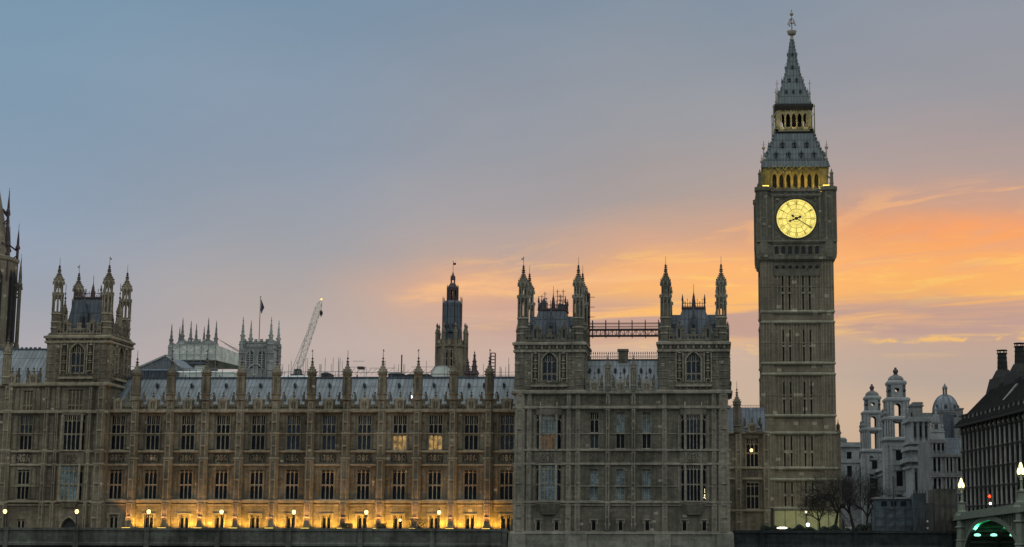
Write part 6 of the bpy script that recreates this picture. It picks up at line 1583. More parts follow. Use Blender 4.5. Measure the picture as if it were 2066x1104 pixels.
# ------------------------------------------------------------------ white government building with twin cupola towers
GX = PX(1840, 950, 430); GY0, GY1 = 430.0, 575.0
gv = thing('government_building', (GX+15, 480, STREET), 'long white stone government building with two domed bell towers and columns', 'building')
def gz(y, Y=430): return PZ(1840, y, Y)
zG = gz(928)
b = MB()
fw = PX(1879, 950, 430)-GX
b.box(GX, GX+fw, GY0, GY0+14, STREET-.5, gz(845))
hz0, hz1 = gz(990), gz(940); ys = [GY0+14.8+ i*4.6 for i in range(26)]
hol = [(y, y+2.7, a, d) for y in ys for a, d in ((hz0, hz1), (gz(1036), gz(1000)))]
sm = MB(); wall(sm, GY0+13, GY1, STREET-.5, zG, 0, hol, .10)
b.merge(sm, lambda v: Vector((GX+.6+v.y, v.x, v.z))); b.box(GX+.7, GX+40, GY1-.5, GY1, STREET, zG); b.quad((GX+.6, GY0+13, zG), (GX+40, GY0+13, zG), (GX+40, GY1, zG), (GX+.6, GY1, zG)); b.quad((GX+fw, GY0+6, STREET), (GX+40, GY0+6, STREET), (GX+40, GY0+6, zG), (GX+fw, GY0+6, zG))
b.build('wall', 'portland', gv)
b = MB(); b.quad((GX+1.2, GY0+13, STREET), (GX+1.4, GY1, STREET), (GX+1.4, GY1, zG-1), (GX+1.4, GY0+13, zG-1)); b.build('window_void', 'voidg', gv)
b = MB()
for z, o, h in ((zG, 1.2, 1.0), (zG-1.6, .5, .5), (gz(905), .3, .4), (hz0-.8, .5, .5)): b.box(GX-o+.6, GX+.7, GY0+13.5, GY1+.5, z-h/2, z+h/2)
for z, o, h in ((gz(848), .9, .8), (gz(843), .6, .5), (gz(893), .8, .8), (gz(905), 1.1, .9), (zG, 1.3, 1.1), (zG-1.8, .6, .7), (gz(1003), .7, .6)): b.box(GX-o, GX+fw+o, GY0-o, GY0+14+o*.3, z-h/2, z+h/2)
b.build('cornice', 'portland', gv)
b = MB(); yy = GY0+15
while yy < GY1-1: b.box(GX+.35, GX+.75, yy, yy+.28, zG+.5, gz(905)-.2); yy += .9
b.build('balustrade', 'portland', gv)
for i, y in enumerate(ys[:22]):
    b = MB(); b.box(GX+.46, GX+.62, y-1.35, y-.55, STREET, zG-1.9); b.box(GX+.40, GX+.62, y-1.5, y-.4, zG-2.3, zG-1.9); b.build('pilaster', 'portland', gv)
for (za, zb_) in ((gz(1002), zG-2.2), (gz(890), gz(851))):
    for k in range(4):
        x = GX+fw*(k+.25)/3.5; b = MB(); b.lathe(x, GY0-.25, [(.52, za), (.42, za+.6), (.38, zb_-.6), (.55, zb_)], 8); b.build('column', 'portland', gv)
    b = MB(); b.box(GX+.3, GX+fw-.3, GY0-.03, GY0+.1, za+.5, zb_-.4); b.build('recess_shade', 'portdark', gv)  # darker flat panel paints the shade of a hollow behind the columns
    for f in (.40, .68, .10): b = MB(); b.box(GX+fw*f, GX+fw*(f+.14), GY0-.06, GY0+.1, za+1.0, zb_-1.0); b.build('window', 'voidg', gv)
b = MB(); cxg = PX(1848.5, 820, 433); b.box(cxg-1.5, cxg+1.5, 432, 437, gz(845), gz(814)); b.box(cxg-1.8, cxg+1.8, 431.7, 437.3, gz(819), gz(816)); b.box(cxg-.9, cxg+1.7, 432.3, 436, gz(814), gz(810)); b.box(cxg-2.6, cxg-1.2, 432, 436, gz(845), gz(832)); b.box(cxg+1.5, GX+fw+4, 432, 440, gz(845), gz(832)); b.build('chimney', 'portdark', gv)
def cupola(px_, Y, lv_, sc):
    """square bell stage with open arches, octagonal drum with round holes and a stone dome"""
    y_body, y_col0, y_col1, y_ar0, y_ar1, y_dr1, y_cap1, y_fin = lv_
    x = PX(px_, y_ar1, Y); Zl = lambda y: PZ(px_, y, Y); s = Y/3300
    top = MB().box(x-27*s*sc, x+27*s*sc, Y-27*s*sc, Y+27*s*sc, STREET, Zl(y_body)).build('bell_tower', 'portland', gv)
    b = MB()
    for z, h in ((Zl(y_body), 31), (Zl(y_col1), 29), (Zl(y_ar1)-.3, 25), (Zl(y_dr1), 19.5)):
        k = h*s*sc; b.lathe(x, Y, [(k*1.3, z-.6), (k*1.42, z-.2), (k*1.42, z+.3), (k*1.2, z+.7)], 4)
    b.build('cornice', 'portland', top)
    k = 26*s*sc; za, zb_ = Zl(y_body)+.5, Zl(y_col1)-.4
    for sx in (-1, 1):
        for sy in (-1, 1): b = MB(); b.box(*sorted((x+sx*k*.24, x+sx*k*.9)), *sorted((Y+sy*k*.24, Y+sy*k*.9)), za, zb_); b.build('bell_pier', 'portland', top)
        for f in (.45, .62, .80, .97):
            for sy in (-1, 1): b = MB(); b.lathe(x+sx*k*f, Y+sy*k*.98, [(.34, za), (.26, za+.4), (.24, zb_-.4), (.36, zb_)], 8); b.build('column', 'portland', top)
    b = MB(); b.box(x-k*.9, x+k*.9, Y-k*.9, Y+k*.9, zb_-.6, zb_+.3); b.build('ceiling', 'portland', top)
    for sx in (-1, 1):
        for sy in (-1, 1): b = MB(); b.lathe(x+sx*k*.95, Y+sy*k*.95, [(.6, zb_+.5), (.5, zb_+1.2), (.75, zb_+1.7), (.3, zb_+2.5), (.4, zb_+2.9), (.02, zb_+3.6)], 6); b.build('urn', 'portdark', top)
    k = 27*s*sc; zb2 = Zl(y_body)-1.2
    for f in (-.92, -.55, .55, .92):
        b = MB(); b.box(x+f*k-.5, x+f*k+.5, Y-k-.22, Y-k+.05, STREET, zb2); b.box(x+f*k-.65, x+f*k+.65, Y-k-.3, Y-k+.05, zb2-.6, zb2); b.build('pilaster', 'portland', top)
    for q, (h0, h1) in enumerate(((4.5, 1.8), (11.5, 7.5), (18.5, 14))):
        b = MB(); b.box(x-k*.22, x+k*.22, Y-k-.05, Y-k+.05, zb2-h0, zb2-h1); b.build('window', 'voidg', top)
        b = MB(); b.box(x-k*.36, x+k*.36, Y-k-.35, Y-k+.05, zb2-h1+.25, zb2-h1+.6); b.box(x-k, x+k, Y-k-.2, Y-k+.05, zb2-h0-1.3, zb2-h0-.95); b.build('ledge', 'portland', top)
    # arch stage: four walls with a tall round-headed opening
    k = 21.5*s*sc; za, zb_ = Zl(y_col1)+.6, Zl(y_ar1); ow = 6.3*s*sc; ot = Zl(y_ar1+9)
    src = MB(); wall(src, -k, k, za-.3, zb_, -k, [(-ow, ow, za, ot)], .9); spandrel(src, -ow, ow, ot-ow, ot-.05, ot+.01, -k-.01, -k+.6, 5, True)
    for sg in (-1, 1): src.box(sg*k*.62-.35, sg*k*.62+.35, -k-.25, -k, za, zb_-.3); src.box(sg*k*.9-.3, sg*k*.9+.3, -k-.3, -k, za, zb_-.3)
    b = MB()
    for q in range(4): rot = rotz((0, 0), q*math.pi/2); b.merge(src, lambda v: rot(v)+Vector((x, Y, 0)))
    b.build('arch_stage', 'portland', top)
    k = 18*s*sc; za, zb_ = Zl(y_ar1)+.3, Zl(y_dr1); src = MB(); rh = 4.2*s*sc; zm = (za+zb_)/2
    wall(src, -k*.62, k*.62, za-.3, zb_, -k, [(-rh, rh, zm-rh, zm+rh)], .5)
    for sg in (-1, 1): src.quad((sg*k*.62, -k, za-.3), (sg*k, -k*.62, za-.3), (sg*k, -k*.62, zb_), (sg*k*.62, -k, zb_)); 
    for qx in (0, 1): spandrel(src, -rh, rh, zm, zm+rh*.98, zm+rh+.01, -k-.01, -k+.4, 4, True)
    src.prism([(-rh*1.05, zm-rh*1.05), (-rh*1.05, zm), (-rh*.7, zm-rh*.7), (0, zm-rh*.98), (rh*.7, zm-rh*.7), (rh*1.05, zm), (rh*1.05, zm-rh*1.05)], -k-.02, -k+.4)
    src.m = 1
    for sg in (-1, 1): src.lathe(sg*k*.83, -k*.83-.08, [(.01, zm-rh*.8), (.5, zm), (.01, zm+rh*.8)], 8)
    b = MB()
    for q in range(4): rot = rotz((0, 0), q*math.pi/2); b.merge(src, lambda v: rot(v)+Vector((x, Y, 0)))
    b.build('drum', ['portland', 'shade'], top)
    k = 14*s*sc; z0, z1_ = Zl(y_dr1)+.3, Zl(y_cap1); b = MB(); b.lathe(x, Y, [(k*1.2, z0)]+[(k*math.cos(i*math.pi/12)+.3, z0+.5+(z1_-z0-.5)*math.sin(i*math.pi/12)) for i in range(6)]+[(.6, z1_)], 12); b.build('dome', 'portdark', top)
    b = MB(); zf_ = Zl(y_fin); b.lathe(x, Y, [(.9, z1_-.2), (.5, z1_+.4), (.8, z1_+.9), (.75, z1_+1.3), (.3, z1_+1.8), (.35, z1_+2.1), (.02, zf_)], 8); b.build('finial', 'rust', top)
cupola(1808, 458, (888, 0, 846, 0, 806, 774, 757, 744), 1.0)
cupola(1760, 527, (911, 0, 868, 0, 832, 804, 789, 775), .86)
x = PX(1762, 923, 515); b = MB(); z = PZ(1762, 923, 515); tY = 527-27*527/3300*.86
b.lathe(0, 0, [(1, 0)], 3, cap=False)
ob_ = MB(); ob_.prism([(x+.95*math.cos(i*math.pi/8), z+.95*math.sin(i*math.pi/8)) for i in range(16)], tY-.06, tY+.1); ob_.build('round_window', 'shade', gv)
for py, hh in ((967, 2.6), (1000, 4.2), (1040, 4)):
    z = PZ(1763, py, tY); b = MB(); b.box(x-.75, x+.75, tY-.06, tY+.1, z-hh/2, z+hh/2); o = b.build('window', 'g0', gv)
    b = MB(); b.prism([(x-1.5, z+hh/2+.3), (x, z+hh/2+1.2), (x+1.5, z+hh/2+.3)], tY-.4, tY); b.box(x-1.1, x+1.1, tY-.3, tY, z-hh/2-.4, z-hh/2-.1); b.build('pediment', 'portland', o)
# pale low block far left behind the trees
Y = 560; x0, x1 = PX(1640, 900, Y), PX(1745, 900, Y); t = thing('stone_office', ((x0+x1)/2, Y+8, STREET), 'low pale stone building between the clock tower and the first domed tower', 'building')
z = PZ(1715, 899, Y); hol = [(x0+3+i*4.2, x0+4.6+i*4.2, PZ(1715, yb, Y), PZ(1715, ya, Y)) for i in range(4) for ya, yb in ((912, 926), (940, 962), (975, 1000))]
b = MB(); wall(b, x0, x1, STREET, z, Y, hol, .5); b.box(x0, x1, Y+1, Y+16, STREET, z-.2); b.m = 1; b.quad((x0+1, Y+.45, STREET), (x1-1, Y+.45, STREET), (x1-1, Y+.45, z-2), (x0+1, Y+.45, z-2)); b.build('wall', ['portland', 'voidg'], t)
b = MB(); b.box(x0, x1+.6, Y-.8, Y+16, z-.5, z+.3); b.box(x0, x1, Y-.1, Y+.3, z+.3, z+1.1); b.box(x0, x1, Y-.5, Y, PZ(1715, 932, Y)-.3, PZ(1715, 932, Y)+.3); b.build('cornice', 'portland', t)
xx = PX(1701, 890, Y); b = MB(); b.box(xx-1.4, xx+1.4, Y+1, Y+4, z, PZ(1701, 886, Y)); b.lathe(xx, Y+2.5, [(1.5, PZ(1701, 886, Y)), (1.1, PZ(1701, 883, Y)), (.3, PZ(1701, 882, Y))], 8); b.build('chimney', 'portdark', t)
# corner building with the lead dome
Y = 400; K0, K1 = PX(1879, 950, Y), PX(1962, 950, Y); kz = lambda y: PZ(1910, y, Y)
t = thing('domed_corner_building', ((K0+K1)/2, Y+10, STREET), 'grey stone corner building of stacked bay windows under a round lead dome', 'building')
hol = []
for (ya, yb) in ((925, 951), (966, 990), (1002, 1030)):
    for p in (1886, 1895, 1912, 1919, 1936, 1944): x = PX(p, 940, Y); hol.append((x-.38, x+.38, kz(yb), kz(ya)))
for p in (1884, 1893, 1902): x = PX(p, 900, Y); hol.append((x-.35, x+.35, kz(909), kz(896)))
b = MB(); wall(b, K0, K1, STREET, kz(917), Y, hol[:18], .5); wall(b, K0, PX(1907, 900, Y), kz(917), kz(888), Y, hol[18:], .5); b.quad((K0, Y, STREET), (K0, Y+25, STREET), (K0, Y+25, kz(888)), (K0, Y, kz(888))); b.box(K0+.2, K1, Y+.9, Y+25, STREET, kz(917)-.1); b.box(K0+.2, PX(1907, 900, Y), Y+.9, Y+14, kz(917)-.1, kz(889))
b.build('wall', 'portdark', t)
b = MB(); 
for x0, x1, za, zb_ in hol: b.quad((x0, Y+.4, za), (x1, Y+.4, za), (x1, Y+.4, zb_), (x0, Y+.4, zb_))
b.build('glazing', 'voidg', t)
b = MB()
for y in (917, 920, 957, 961, 995): b.box(K0-.5, K1, Y-.7, Y, kz(y)-.22, kz(y)+.2)
for y in (888, 892): b.box(K0-.4, PX(1908, 900, Y), Y-.5, Y+.2, kz(y)-.2, kz(y)+.2)
for p in (1881, 1890.5, 1899, 1908, 1915.5, 1923, 1931, 1940, 1949): x = PX(p, 950, Y); b.box(x-.22, x+.22, Y-.35, Y, STREET, kz(921))
for p in (1881, 1889, 1898, 1906): x = PX(p, 900, Y); b.box(x-.2, x+.2, Y-.3, Y, kz(915), kz(893))
b.build('pilaster', 'portdark', t)
xg0, xg1 = PX(1877, 860, Y), PX(1906, 860, Y); xm = (xg0+xg1)/2-.3                # scrolled gable
b = MB(); b.prism([(xg0, kz(888)), (xg0, kz(868)), (xg0+.6, kz(862)), (xg0+.5, kz(853)), (xm-.7, kz(845)), (xm-.6, kz(838)), (xm, kz(833)), (xm+.6, kz(838)), (xm+.8, kz(845)), (xg1-.9, kz(856)), (xg1-1, kz(864)), (xg1-.2, kz(870)), (xg1, kz(888))], Y-.1, Y+1)
for x, y in ((xg0+.3, 866), (xg1-.5, 868), (xm, 834)): b.lathe(x, Y+.2, [(.3, kz(y)), (.2, kz(y)+.6), (.35, kz(y)+1), (.03, kz(y)+1.8)], 6)
b.box(xg0, xg1, Y-.3, Y, kz(872), kz(870)); b.box(xm-1.1, xm+1.1, Y-.3, Y, kz(853), kz(851)); b.m = 1; b.box(xm-.4, xm+.4, Y-.12, Y, kz(866), kz(856)); b.build('gable', ['portland', 'shade'], t)
xa, xb = PX(1903, 880, Y+3), PX(1960, 880, Y+3); b = MB()
b.hexa([(xa, Y+1, kz(917)), (xb+2, Y+1, kz(917)), (xb+2, Y+14, kz(917)), (xa, Y+14, kz(917))], [(xa+.8, Y+4, kz(882)), (xb+2, Y+4, kz(882)), (xb+2, Y+11, kz(882)), (xa+.8, Y+11, kz(882))]); b.build('roof', 'roofd', t)
b = MB(); p0, p1 = PX(1903, 850, Y+6), PX(1928, 850, Y+6); b.box(p0, p1, Y+6, Y+12, kz(885), kz(833)); b.build('stair_tower', 'roofd', t)
b = MB(); p0, p1 = PX(1926, 850, Y+4), PX(1942, 850, Y+4); b.box(p0, p1, Y+4, Y+7, kz(917), kz(840)); b.box(p0+.7, p1+.2, Y+4, Y+7.3, kz(840), kz(824)); b.box(p0+.5, p1+.4, Y+3.8, Y+7.5, kz(824), kz(821)); b.build('chimney', 'portdark', t)
DX = PX(1907.5, 830, Y+20); DY = Y+20; dk = lambda y: PZ(1907, y, DY); rd = rr(1882, 1933, 830, DY)
b = MB(); b.lathe(DX, DY, [(rd*1.0, kz(900)), (rd, dk(836)), (rd*1.06, dk(834)), (rd*1.06, dk(831)), (rd, dk(830))], 16); b.build('dome_drum', 'portdark', t)
b = MB(); b.lathe(DX, DY, [(rd*math.cos(i*math.pi/18)+.15, dk(830)+(dk(797)-dk(830))*math.sin(i*math.pi/18)) for i in range(9)]+[(.6, dk(796))], 24); dm_ = b.build('dome', 'lead', t)
b = MB()
for q in range(8):
    a = q*math.pi/4+.3; L = [(DX+(rd*math.cos(i*math.pi/18)+.2)*math.cos(a), DY+(rd*math.cos(i*math.pi/18)+.2)*math.sin(a), dk(830)+(dk(797)-dk(830))*math.sin(i*math.pi/18)+.05) for i in range(10)]; b.tube(L, .16, .1, 5)
b.build('dome_rib', 'lead', dm_)
for q in range(8):
    a = q*math.pi/4+.69; x, y = DX+rd*.97*math.cos(a), DY+rd*.97*math.sin(a)
    if y < DY: b = MB(); b.lathe(x, y, [(.42, dk(826)), (.42, dk(820)), (.1, dk(817))], 8); b.build('lucarne', 'shade', dm_)
b = MB()
for i in range(6): a = i*math.pi/3; b.lathe(DX+.45*math.cos(a), DY+.45*math.sin(a), [(.13, dk(797)), (.12, dk(784))], 5)
b.lathe(DX, DY, [(.7, dk(797.5)), (.7, dk(796))], 8); b.lathe(DX, DY, [(.72, dk(785)), (.62, dk(781)), (.3, dk(778)), (.08, dk(774))], 8); b.build('lantern', 'portdark', dm_)

# ------------------------------------------------------------------ dark bronze office block with tall chimneys
dv = ray(1150, 1056); dv = Vector((dv.x, dv.y, 0)).normalized(); A0 = P(1944, 1050, 302); A0.z = 0
ang = math.atan2(-dv.y, -dv.x); ca, sa = math.cos(ang), math.sin(ang)
tf = lambda v: Vector((A0.x+v.x*ca-v.y*sa, A0.y+v.x*sa+v.y*ca, v.z))
LP = 66.0; oz_ = lambda y: PZ(1944, y, 302)
zE = oz_(860); bb = thing('bronze_office_block', tf(Vector((LP/2, 8, STREET))), 'dark bronze roofed office block with tall chimneys and close set pale stone piers', 'building')
def tb(m_, name, mats, parent=bb): return MB().merge(m_, tf).build(name, mats, parent)
b = MB(); b.box(0, LP, .18, 18, STREET, zE); tb(b, 'wall', 'voidg')
fl = [STREET+4.2+i*3.25 for i in range(6)]
npier = 22; sx_ = LP/npier
def pier_m():
    m_ = MB(); 
    for i in range(6):
        za, zb_ = (STREET if i == 0 else fl[i-1]), (fl[i] if i < 6 else zE); w_ = .33-.02*i
        m_.hexa([(-w_, -.10, za), (w_, -.10, za), (w_, .4, za), (-w_, .4, za)], [(-w_*.9, -.05, fl[i]), (w_*.9, -.05, fl[i]), (w_*.9, .4, fl[i]), (-w_*.9, .4, fl[i])])
    m_.box(-.16, .16, -.02, .4, fl[5]+.001, zE-1.1); m_.lathe(0, 0, [(.15, zE-1.35), (.36, zE-1.1), (.36, zE-.75), (.15, zE-.55)], 8)
    return m_.mesh('stone_pier', ['pier'])
pmz = cached('bpier', pier_m)
for i in range(npier+1):
    c = tf(Vector((i*sx_, 0, 0))); place('stone_pier', pmz, bb, (c.x, c.y, 0), ang)
def bay_m():
    m_ = MB()
    for i in range(6):
        z = STREET+1.2 if i == 0 else fl[i-1]+.5; m_.m = 0; m_.box(.3, sx_-.3, .12, .36, z, fl[i]-.5); m_.m = 1; m_.box(sx_*.5-.05, sx_*.5+.05, .06, .25, z, fl[i]-.5); m_.box(.3, sx_-.3, .10, .34, fl[i]-.5, fl[i]+.25)
    return m_.mesh('window_bay', ['voidg', 'bronzep'])
bm_ = cached('bbay', bay_m)
for i in range(npier): c = tf(Vector((i*sx_, 0, 0))); place('window_bay', bm_, bb, (c.x, c.y, 0), ang)
b = MB()
for z in fl: b.box(-.2, LP, -.30, -.1, z-.07, z+.07)
b.box(-.8, LP, -1.1, .5, zE-.35, zE+.12); tb(b, 'eave', 'bronzep')
zR = PZ(1999, 776, 302); zM = oz_(838)
b = MB(); yR, yM = 6.8, 1.2
prof_ = [(-.9, zE+.1), (yM, zM), (yR, zR), (yR+4, zR+.6), (19.5, zE+.1)]
b.add([(0, y, z) for y, z in prof_]+[(LP, y, z) for y, z in prof_], [(i, 5+i, 5+i+1, i+1) for i in range(4)]+[(0, 1, 2, 3, 4), (9, 8, 7, 6, 5)]); rf = tb(b, 'roof', 'bronze')
b = MB(); n = 60
for i in range(n): s = LP*i/n; b.bar((s, -.9, zE+.2), (s, yM, zM+.1), .22, .3); b.bar((s, yM, zM+.06), (s, yR, zR+.06), .10, .16)
b.box(0, LP, yM-.1, yM+.1, zM-.05, zM+.2); b.bar((0, -.9, zE+.1), (0, yM, zM), .4); b.bar((0, yM, zM), (0, yR, zR), .4); tb(b, 'roof_rib', 'bronzep', rf)
b = MB(); s = 21; b.hexa([(s, 2.2, zM+1.2), (s+.9, 2.2, zM+1.2), (s+.9, 2.4, zM+1.2), (s, 2.4, zM+1.2)], [(s, 4.6, zM+4.0), (s+.9, 4.6, zM+4.0), (s+.9, 4.8, zM+3.9), (s, 4.8, zM+3.9)]); tb(b, 'rooflight', 'pier', rf)
def proj(v):
    d = v-EYE; f = d.dot(Fv); return CX+FPX*d.dot(Rv)/f
def solve_s(px_, t_):
    a, c = 0, 64
    for _ in range(40):
        m_ = (a+c)/2
        if proj(tf(Vector((m_, t_, zR)))) < px_: a = m_
        else: c = m_
    return a
CH = [solve_s(2022, yR+1.2), solve_s(2059, yR+1.2)]; CH += [CH[1]+(CH[1]-CH[0])*1.0, CH[1]+(CH[1]-CH[0])*2.0]
CH = [c for c in CH if c < LP-3]
for s in CH:
    cy_ = yR+1.2; b = MB()
    b.hexa([(s-4.2, cy_-2.4, zR-2.2), (s+4.2, cy_-2.4, zR-2.2), (s+4.2, cy_+3, zR-2.2), (s-4.2, cy_+3, zR-2.2)], [(s-2.6, cy_-1.8, zR+1.2), (s+2.6, cy_-1.8, zR+1.2), (s+2.6, cy_+2, zR+1.2), (s-2.6, cy_+2, zR+1.2)])
    b.hexa([(s-2.2, cy_-1.5, zR+1.2), (s+2.2, cy_-1.5, zR+1.2), (s+2.2, cy_+1.5, zR+1.2), (s-2.2, cy_+1.5, zR+1.2)], [(s-.9, cy_-.95, zR+2.7), (s+.9, cy_-.95, zR+2.7), (s+.9, cy_+.95, zR+2.7), (s-.9, cy_+.95, zR+2.7)])
    ch = tb(b, 'chimney_base', 'bronzep', rf)
for s in CH:
    cy_ = yR+1.2; b = MB(); zt = zR+6.4; x = tf(Vector((s, cy_, 0)))
    b.lathe(x.x, x.y, [(.95, zR+2.6), (.80, zt-.6)], 12)
    for q in range(4): b.lathe(x.x, x.y, [(.92, zR+3.2+q*.85), (.97, zR+3.25+q*.85), (.9, zR+3.3+q*.85)], 12, cap=False)
    for q in range(6): a = q*math.pi/3; b.lathe(x.x+.8*math.cos(a), x.y+.8*math.sin(a), [(.09, zt-.6), (.09, zt-.15)], 4)
    b.lathe(x.x, x.y, [(.95, zt-.75), (1.0, zt-.7), (.95, zt-.6)], 12); b.lathe(x.x, x.y, [(1.0, zt-.15), (1.0, zt)], 12); b.build('chimney', 'bronzep', rf)
b = MB(); 
for i, f in ((16, 3), (17, 3), (9, 2)): b.box(i*sx_+.7, i*sx_+1.35, .12, .2, fl[f]+.6, fl[f]+2.4)
tb(b, 'lit_window', 'dim')

# ------------------------------------------------------------------ road bridge at the right edge
BX = PX(1941, 1056, 228); YB0, YB1 = 228.4, 184.5
br = thing('road_bridge', (BX+13, 205, 0), 'green painted arch bridge with green lamps glowing beneath it', 'bridge')
zd = lambda Y: PZ(1941, 1034, 228)+(228-Y)*.0165
crown, spring = 6.55-.1, 1.0
def arc(Y): u = (Y-(YB0+YB1)/2)/((YB0-YB1)/2-.8); return spring+(crown-spring)*math.sqrt(max(0, 1-u*u))
n = 40; Ys = [YB1+.8+(YB0-YB1-1.6)*i/n for i in range(n+1)]
b = MB()
for a, c in zip(Ys, Ys[1:]):
    b.quad((BX+.3, a, arc(a)+.55), (BX+.3, c, arc(c)+.55), (BX+.3, c, zd(c)-.9), (BX+.3, a, zd(a)-.9))
b.build('spandrel', 'bridged', br)
for k, xx in enumerate([BX, BX+4, BX+8, BX+12, BX+16, BX+20, BX+24]):
    b = MB()
    for a, c in zip(Ys, Ys[1:]): b.hexa([(xx, a, arc(a)), (xx+.5, a, arc(a)), (xx+.5, a, arc(a)+.65), (xx, a, arc(a)+.65)], [(xx, c, arc(c)), (xx+.5, c, arc(c)), (xx+.5, c, arc(c)+.65), (xx, c, arc(c)+.65)])
    b.build('arch_rib', 'bridge', br)
b = MB()
for i in range(0, n, 2): a = Ys[i]; b.box(BX+.4, BX+25, a-.12, a+.12, arc(a)+.1, arc(a)+.45)
for a, c in zip(Ys, Ys[1:]): b.quad((BX+.3, a, arc(a)+.6), (BX+25, a, arc(a)+.6), (BX+25, c, arc(c)+.6), (BX+.3, c, arc(c)+.6))
b.build('soffit', 'bridge', br)
b = MB()
b.hexa([(BX-.25, 150, zd(150)-.9), (BX+.35, 150, zd(150)-.9), (BX+.35, 150, zd(150)-.25), (BX-.25, 150, zd(150)-.25)], [(BX-.25, 234, zd(234)-.9), (BX+.35, 234, zd(234)-.9), (BX+.35, 234, zd(234)-.25), (BX-.25, 234, zd(234)-.25)])
b.hexa([(BX-.1, 150, zd(150)-.25), (BX+.25, 150, zd(150)-.25), (BX+.25, 150, zd(150)), (BX-.1, 150, zd(150))], [(BX-.1, 234, zd(234)-.25), (BX+.25, 234, zd(234)-.25), (BX+.25, 234, zd(234)), (BX-.1, 234, zd(234))])
b.hexa([(BX-.4, 150, zd(150)-1.0), (BX+.35, 150, zd(150)-1.0), (BX+.35, 150, zd(150)-.85), (BX-.4, 150, zd(150)-.85)], [(BX-.4, 234, zd(234)-1.0), (BX+.35, 234, zd(234)-1.0), (BX+.35, 234, zd(234)-.85), (BX-.4, 234, zd(234)-.85)])
b.build('parapet', 'bridge', br)
b = MB()
for i in range(22): Y = YB1+3+i*1.7; h = zd(Y)-.95-arc(Y)-.6; 
for i in range(24):
    Y = YB1+1.5+i*1.7
    if zd(Y)-.95 > arc(Y)+.9: b.box(BX+.05, BX+.3, Y-.1, Y+.1, arc(Y)+.6, zd(Y)-1.0)
b.build('spandrel_bar', 'bridge', br)
b = MB(); b.hexa([(BX+.35, 150, zd(150)-1.1), (BX+26, 150, zd(150)-1.1), (BX+26, 150, zd(150)-.7), (BX+.35, 150, zd(150)-.7)], [(BX+.35, 260, zd(234)-1.1), (BX+26, 260, zd(234)-1.1), (BX+26, 260, zd(234)-.7), (BX+.35, 260, zd(234)-.7)]); b.build('deck', 'asphalt', br)
b = MB(); b.box(BX+.3, BX+26, YB0, YB0+5, -1, zd(230)-1.1); b.build('abutment', 'granite', br)
for Y in (YB0, YB1):
    b = MB(); z = zd(Y); b.lathe(BX+.1, Y, [(1.1, -1), (.95, 3.5), (.85, 3.9), (.75, z-1.2), (.95, z-1.0), (.98, z-.4), (.85, z-.2), (.85, z+.1)], 8); b.lathe(BX+.1, Y, [(.62, z+.1), (.5, z+.3), (.45, z+1.15), (.58, z+1.25), (.58, z+1.4)], 8)
    if Y == YB1: b.box(BX+.3, BX+26, Y-1.2, Y+.9, -1, z-1.1)
    for q in (1.6, 3.7, z-2.1): b.lathe(BX+.1, Y, [(.95, q), (1.03, q+.1), (.9, q+.25)], 8)
    b.build('pier', 'bridge' if Y == YB0 else 'bridge', br)
for nm, Y, pyt in (('over the bank end', YB0, 975), ('over the river pier', YB1, 947)):
    x = BX+.1; z0 = zd(Y)+1.4; z1_ = PZ(1941 if Y == YB0 else 2056, pyt+5, Y); h = z1_-z0
    t = thing('bridge_lamp', (x, Y, z0), f'three globe yellow lamp post on the bridge {nm}', 'street lamp', 'lamps on the bridge')
    b = MB(); b.lathe(x, Y, [(.3, z0), (.16, z0+.2), (.1, z0+h*.5), (.2, z0+h*.55), (.08, z0+h*.7), (.07, z1_+.6)], 8)
    for s in (-1, 1): b.tube([(x, Y, z1_-.55), (x+s*.25, Y, z1_-.6), (x+s*.4, Y, z1_-.35)], .05, .04, 5)
    b.build('post', 'bridge', t)
    for dx, dz, r_ in ((-.23, 0, .2), (.23, 0, .2), (0, .6, .2)):
        b = MB(); b.lathe(x+dx, Y, [(.12, z1_+dz-.3), (r_, z1_+dz-.1), (r_*1.02, z1_+dz+.1), (r_*.6, z1_+dz+.32), (.1, z1_+dz+.42)], 8); g_ = b.build('lantern', 'bulb2', t)
        b = MB(); b.lathe(x+dx, Y, [(.14, z1_+dz+.42), (.05, z1_+dz+.55), (.01, z1_+dz+.7)], 6); b.build('cap', 'bridge', g_)
    spot(t, (x-.3, Y-.6, z1_+.3), (x, Y, 0), 60, 0, 0, (1, .85, .4), .4, 'POINT')
for k, p in enumerate((1972, 2005, 2044)):
    Y = 220.0; x = PX(p, 1080, Y); z = PZ(p, 1080, Y)
    t = thing('arch_lamp', (x, Y, z), f'green white lamp under the bridge arch, {("the one nearest the river wall", "hung between two others", "the one beside the river pier")[k]}', 'lamp', 'lamps under the bridge arch')
    b = MB(); b.lathe(x, Y, [(.05, z+.2), (.05, arc(Y)+.1)], 5); b.box(x-.2, x+.2, Y-.1, Y+.1, z+.2, z+.3); b.build('bracket', 'iron', t); b = MB(); b.lathe(x, Y, [(.25, z-.14), (.46, z-.05), (.40, z+.14), (.15, z+.24)], 10, sy=.7); b.build('lens', 'green', t)
    spot(t, (x-.2, Y-.6, z+.4), (x+.5, Y-6, 7), 600, R(150), 1, (.08, 1, .38), .3)
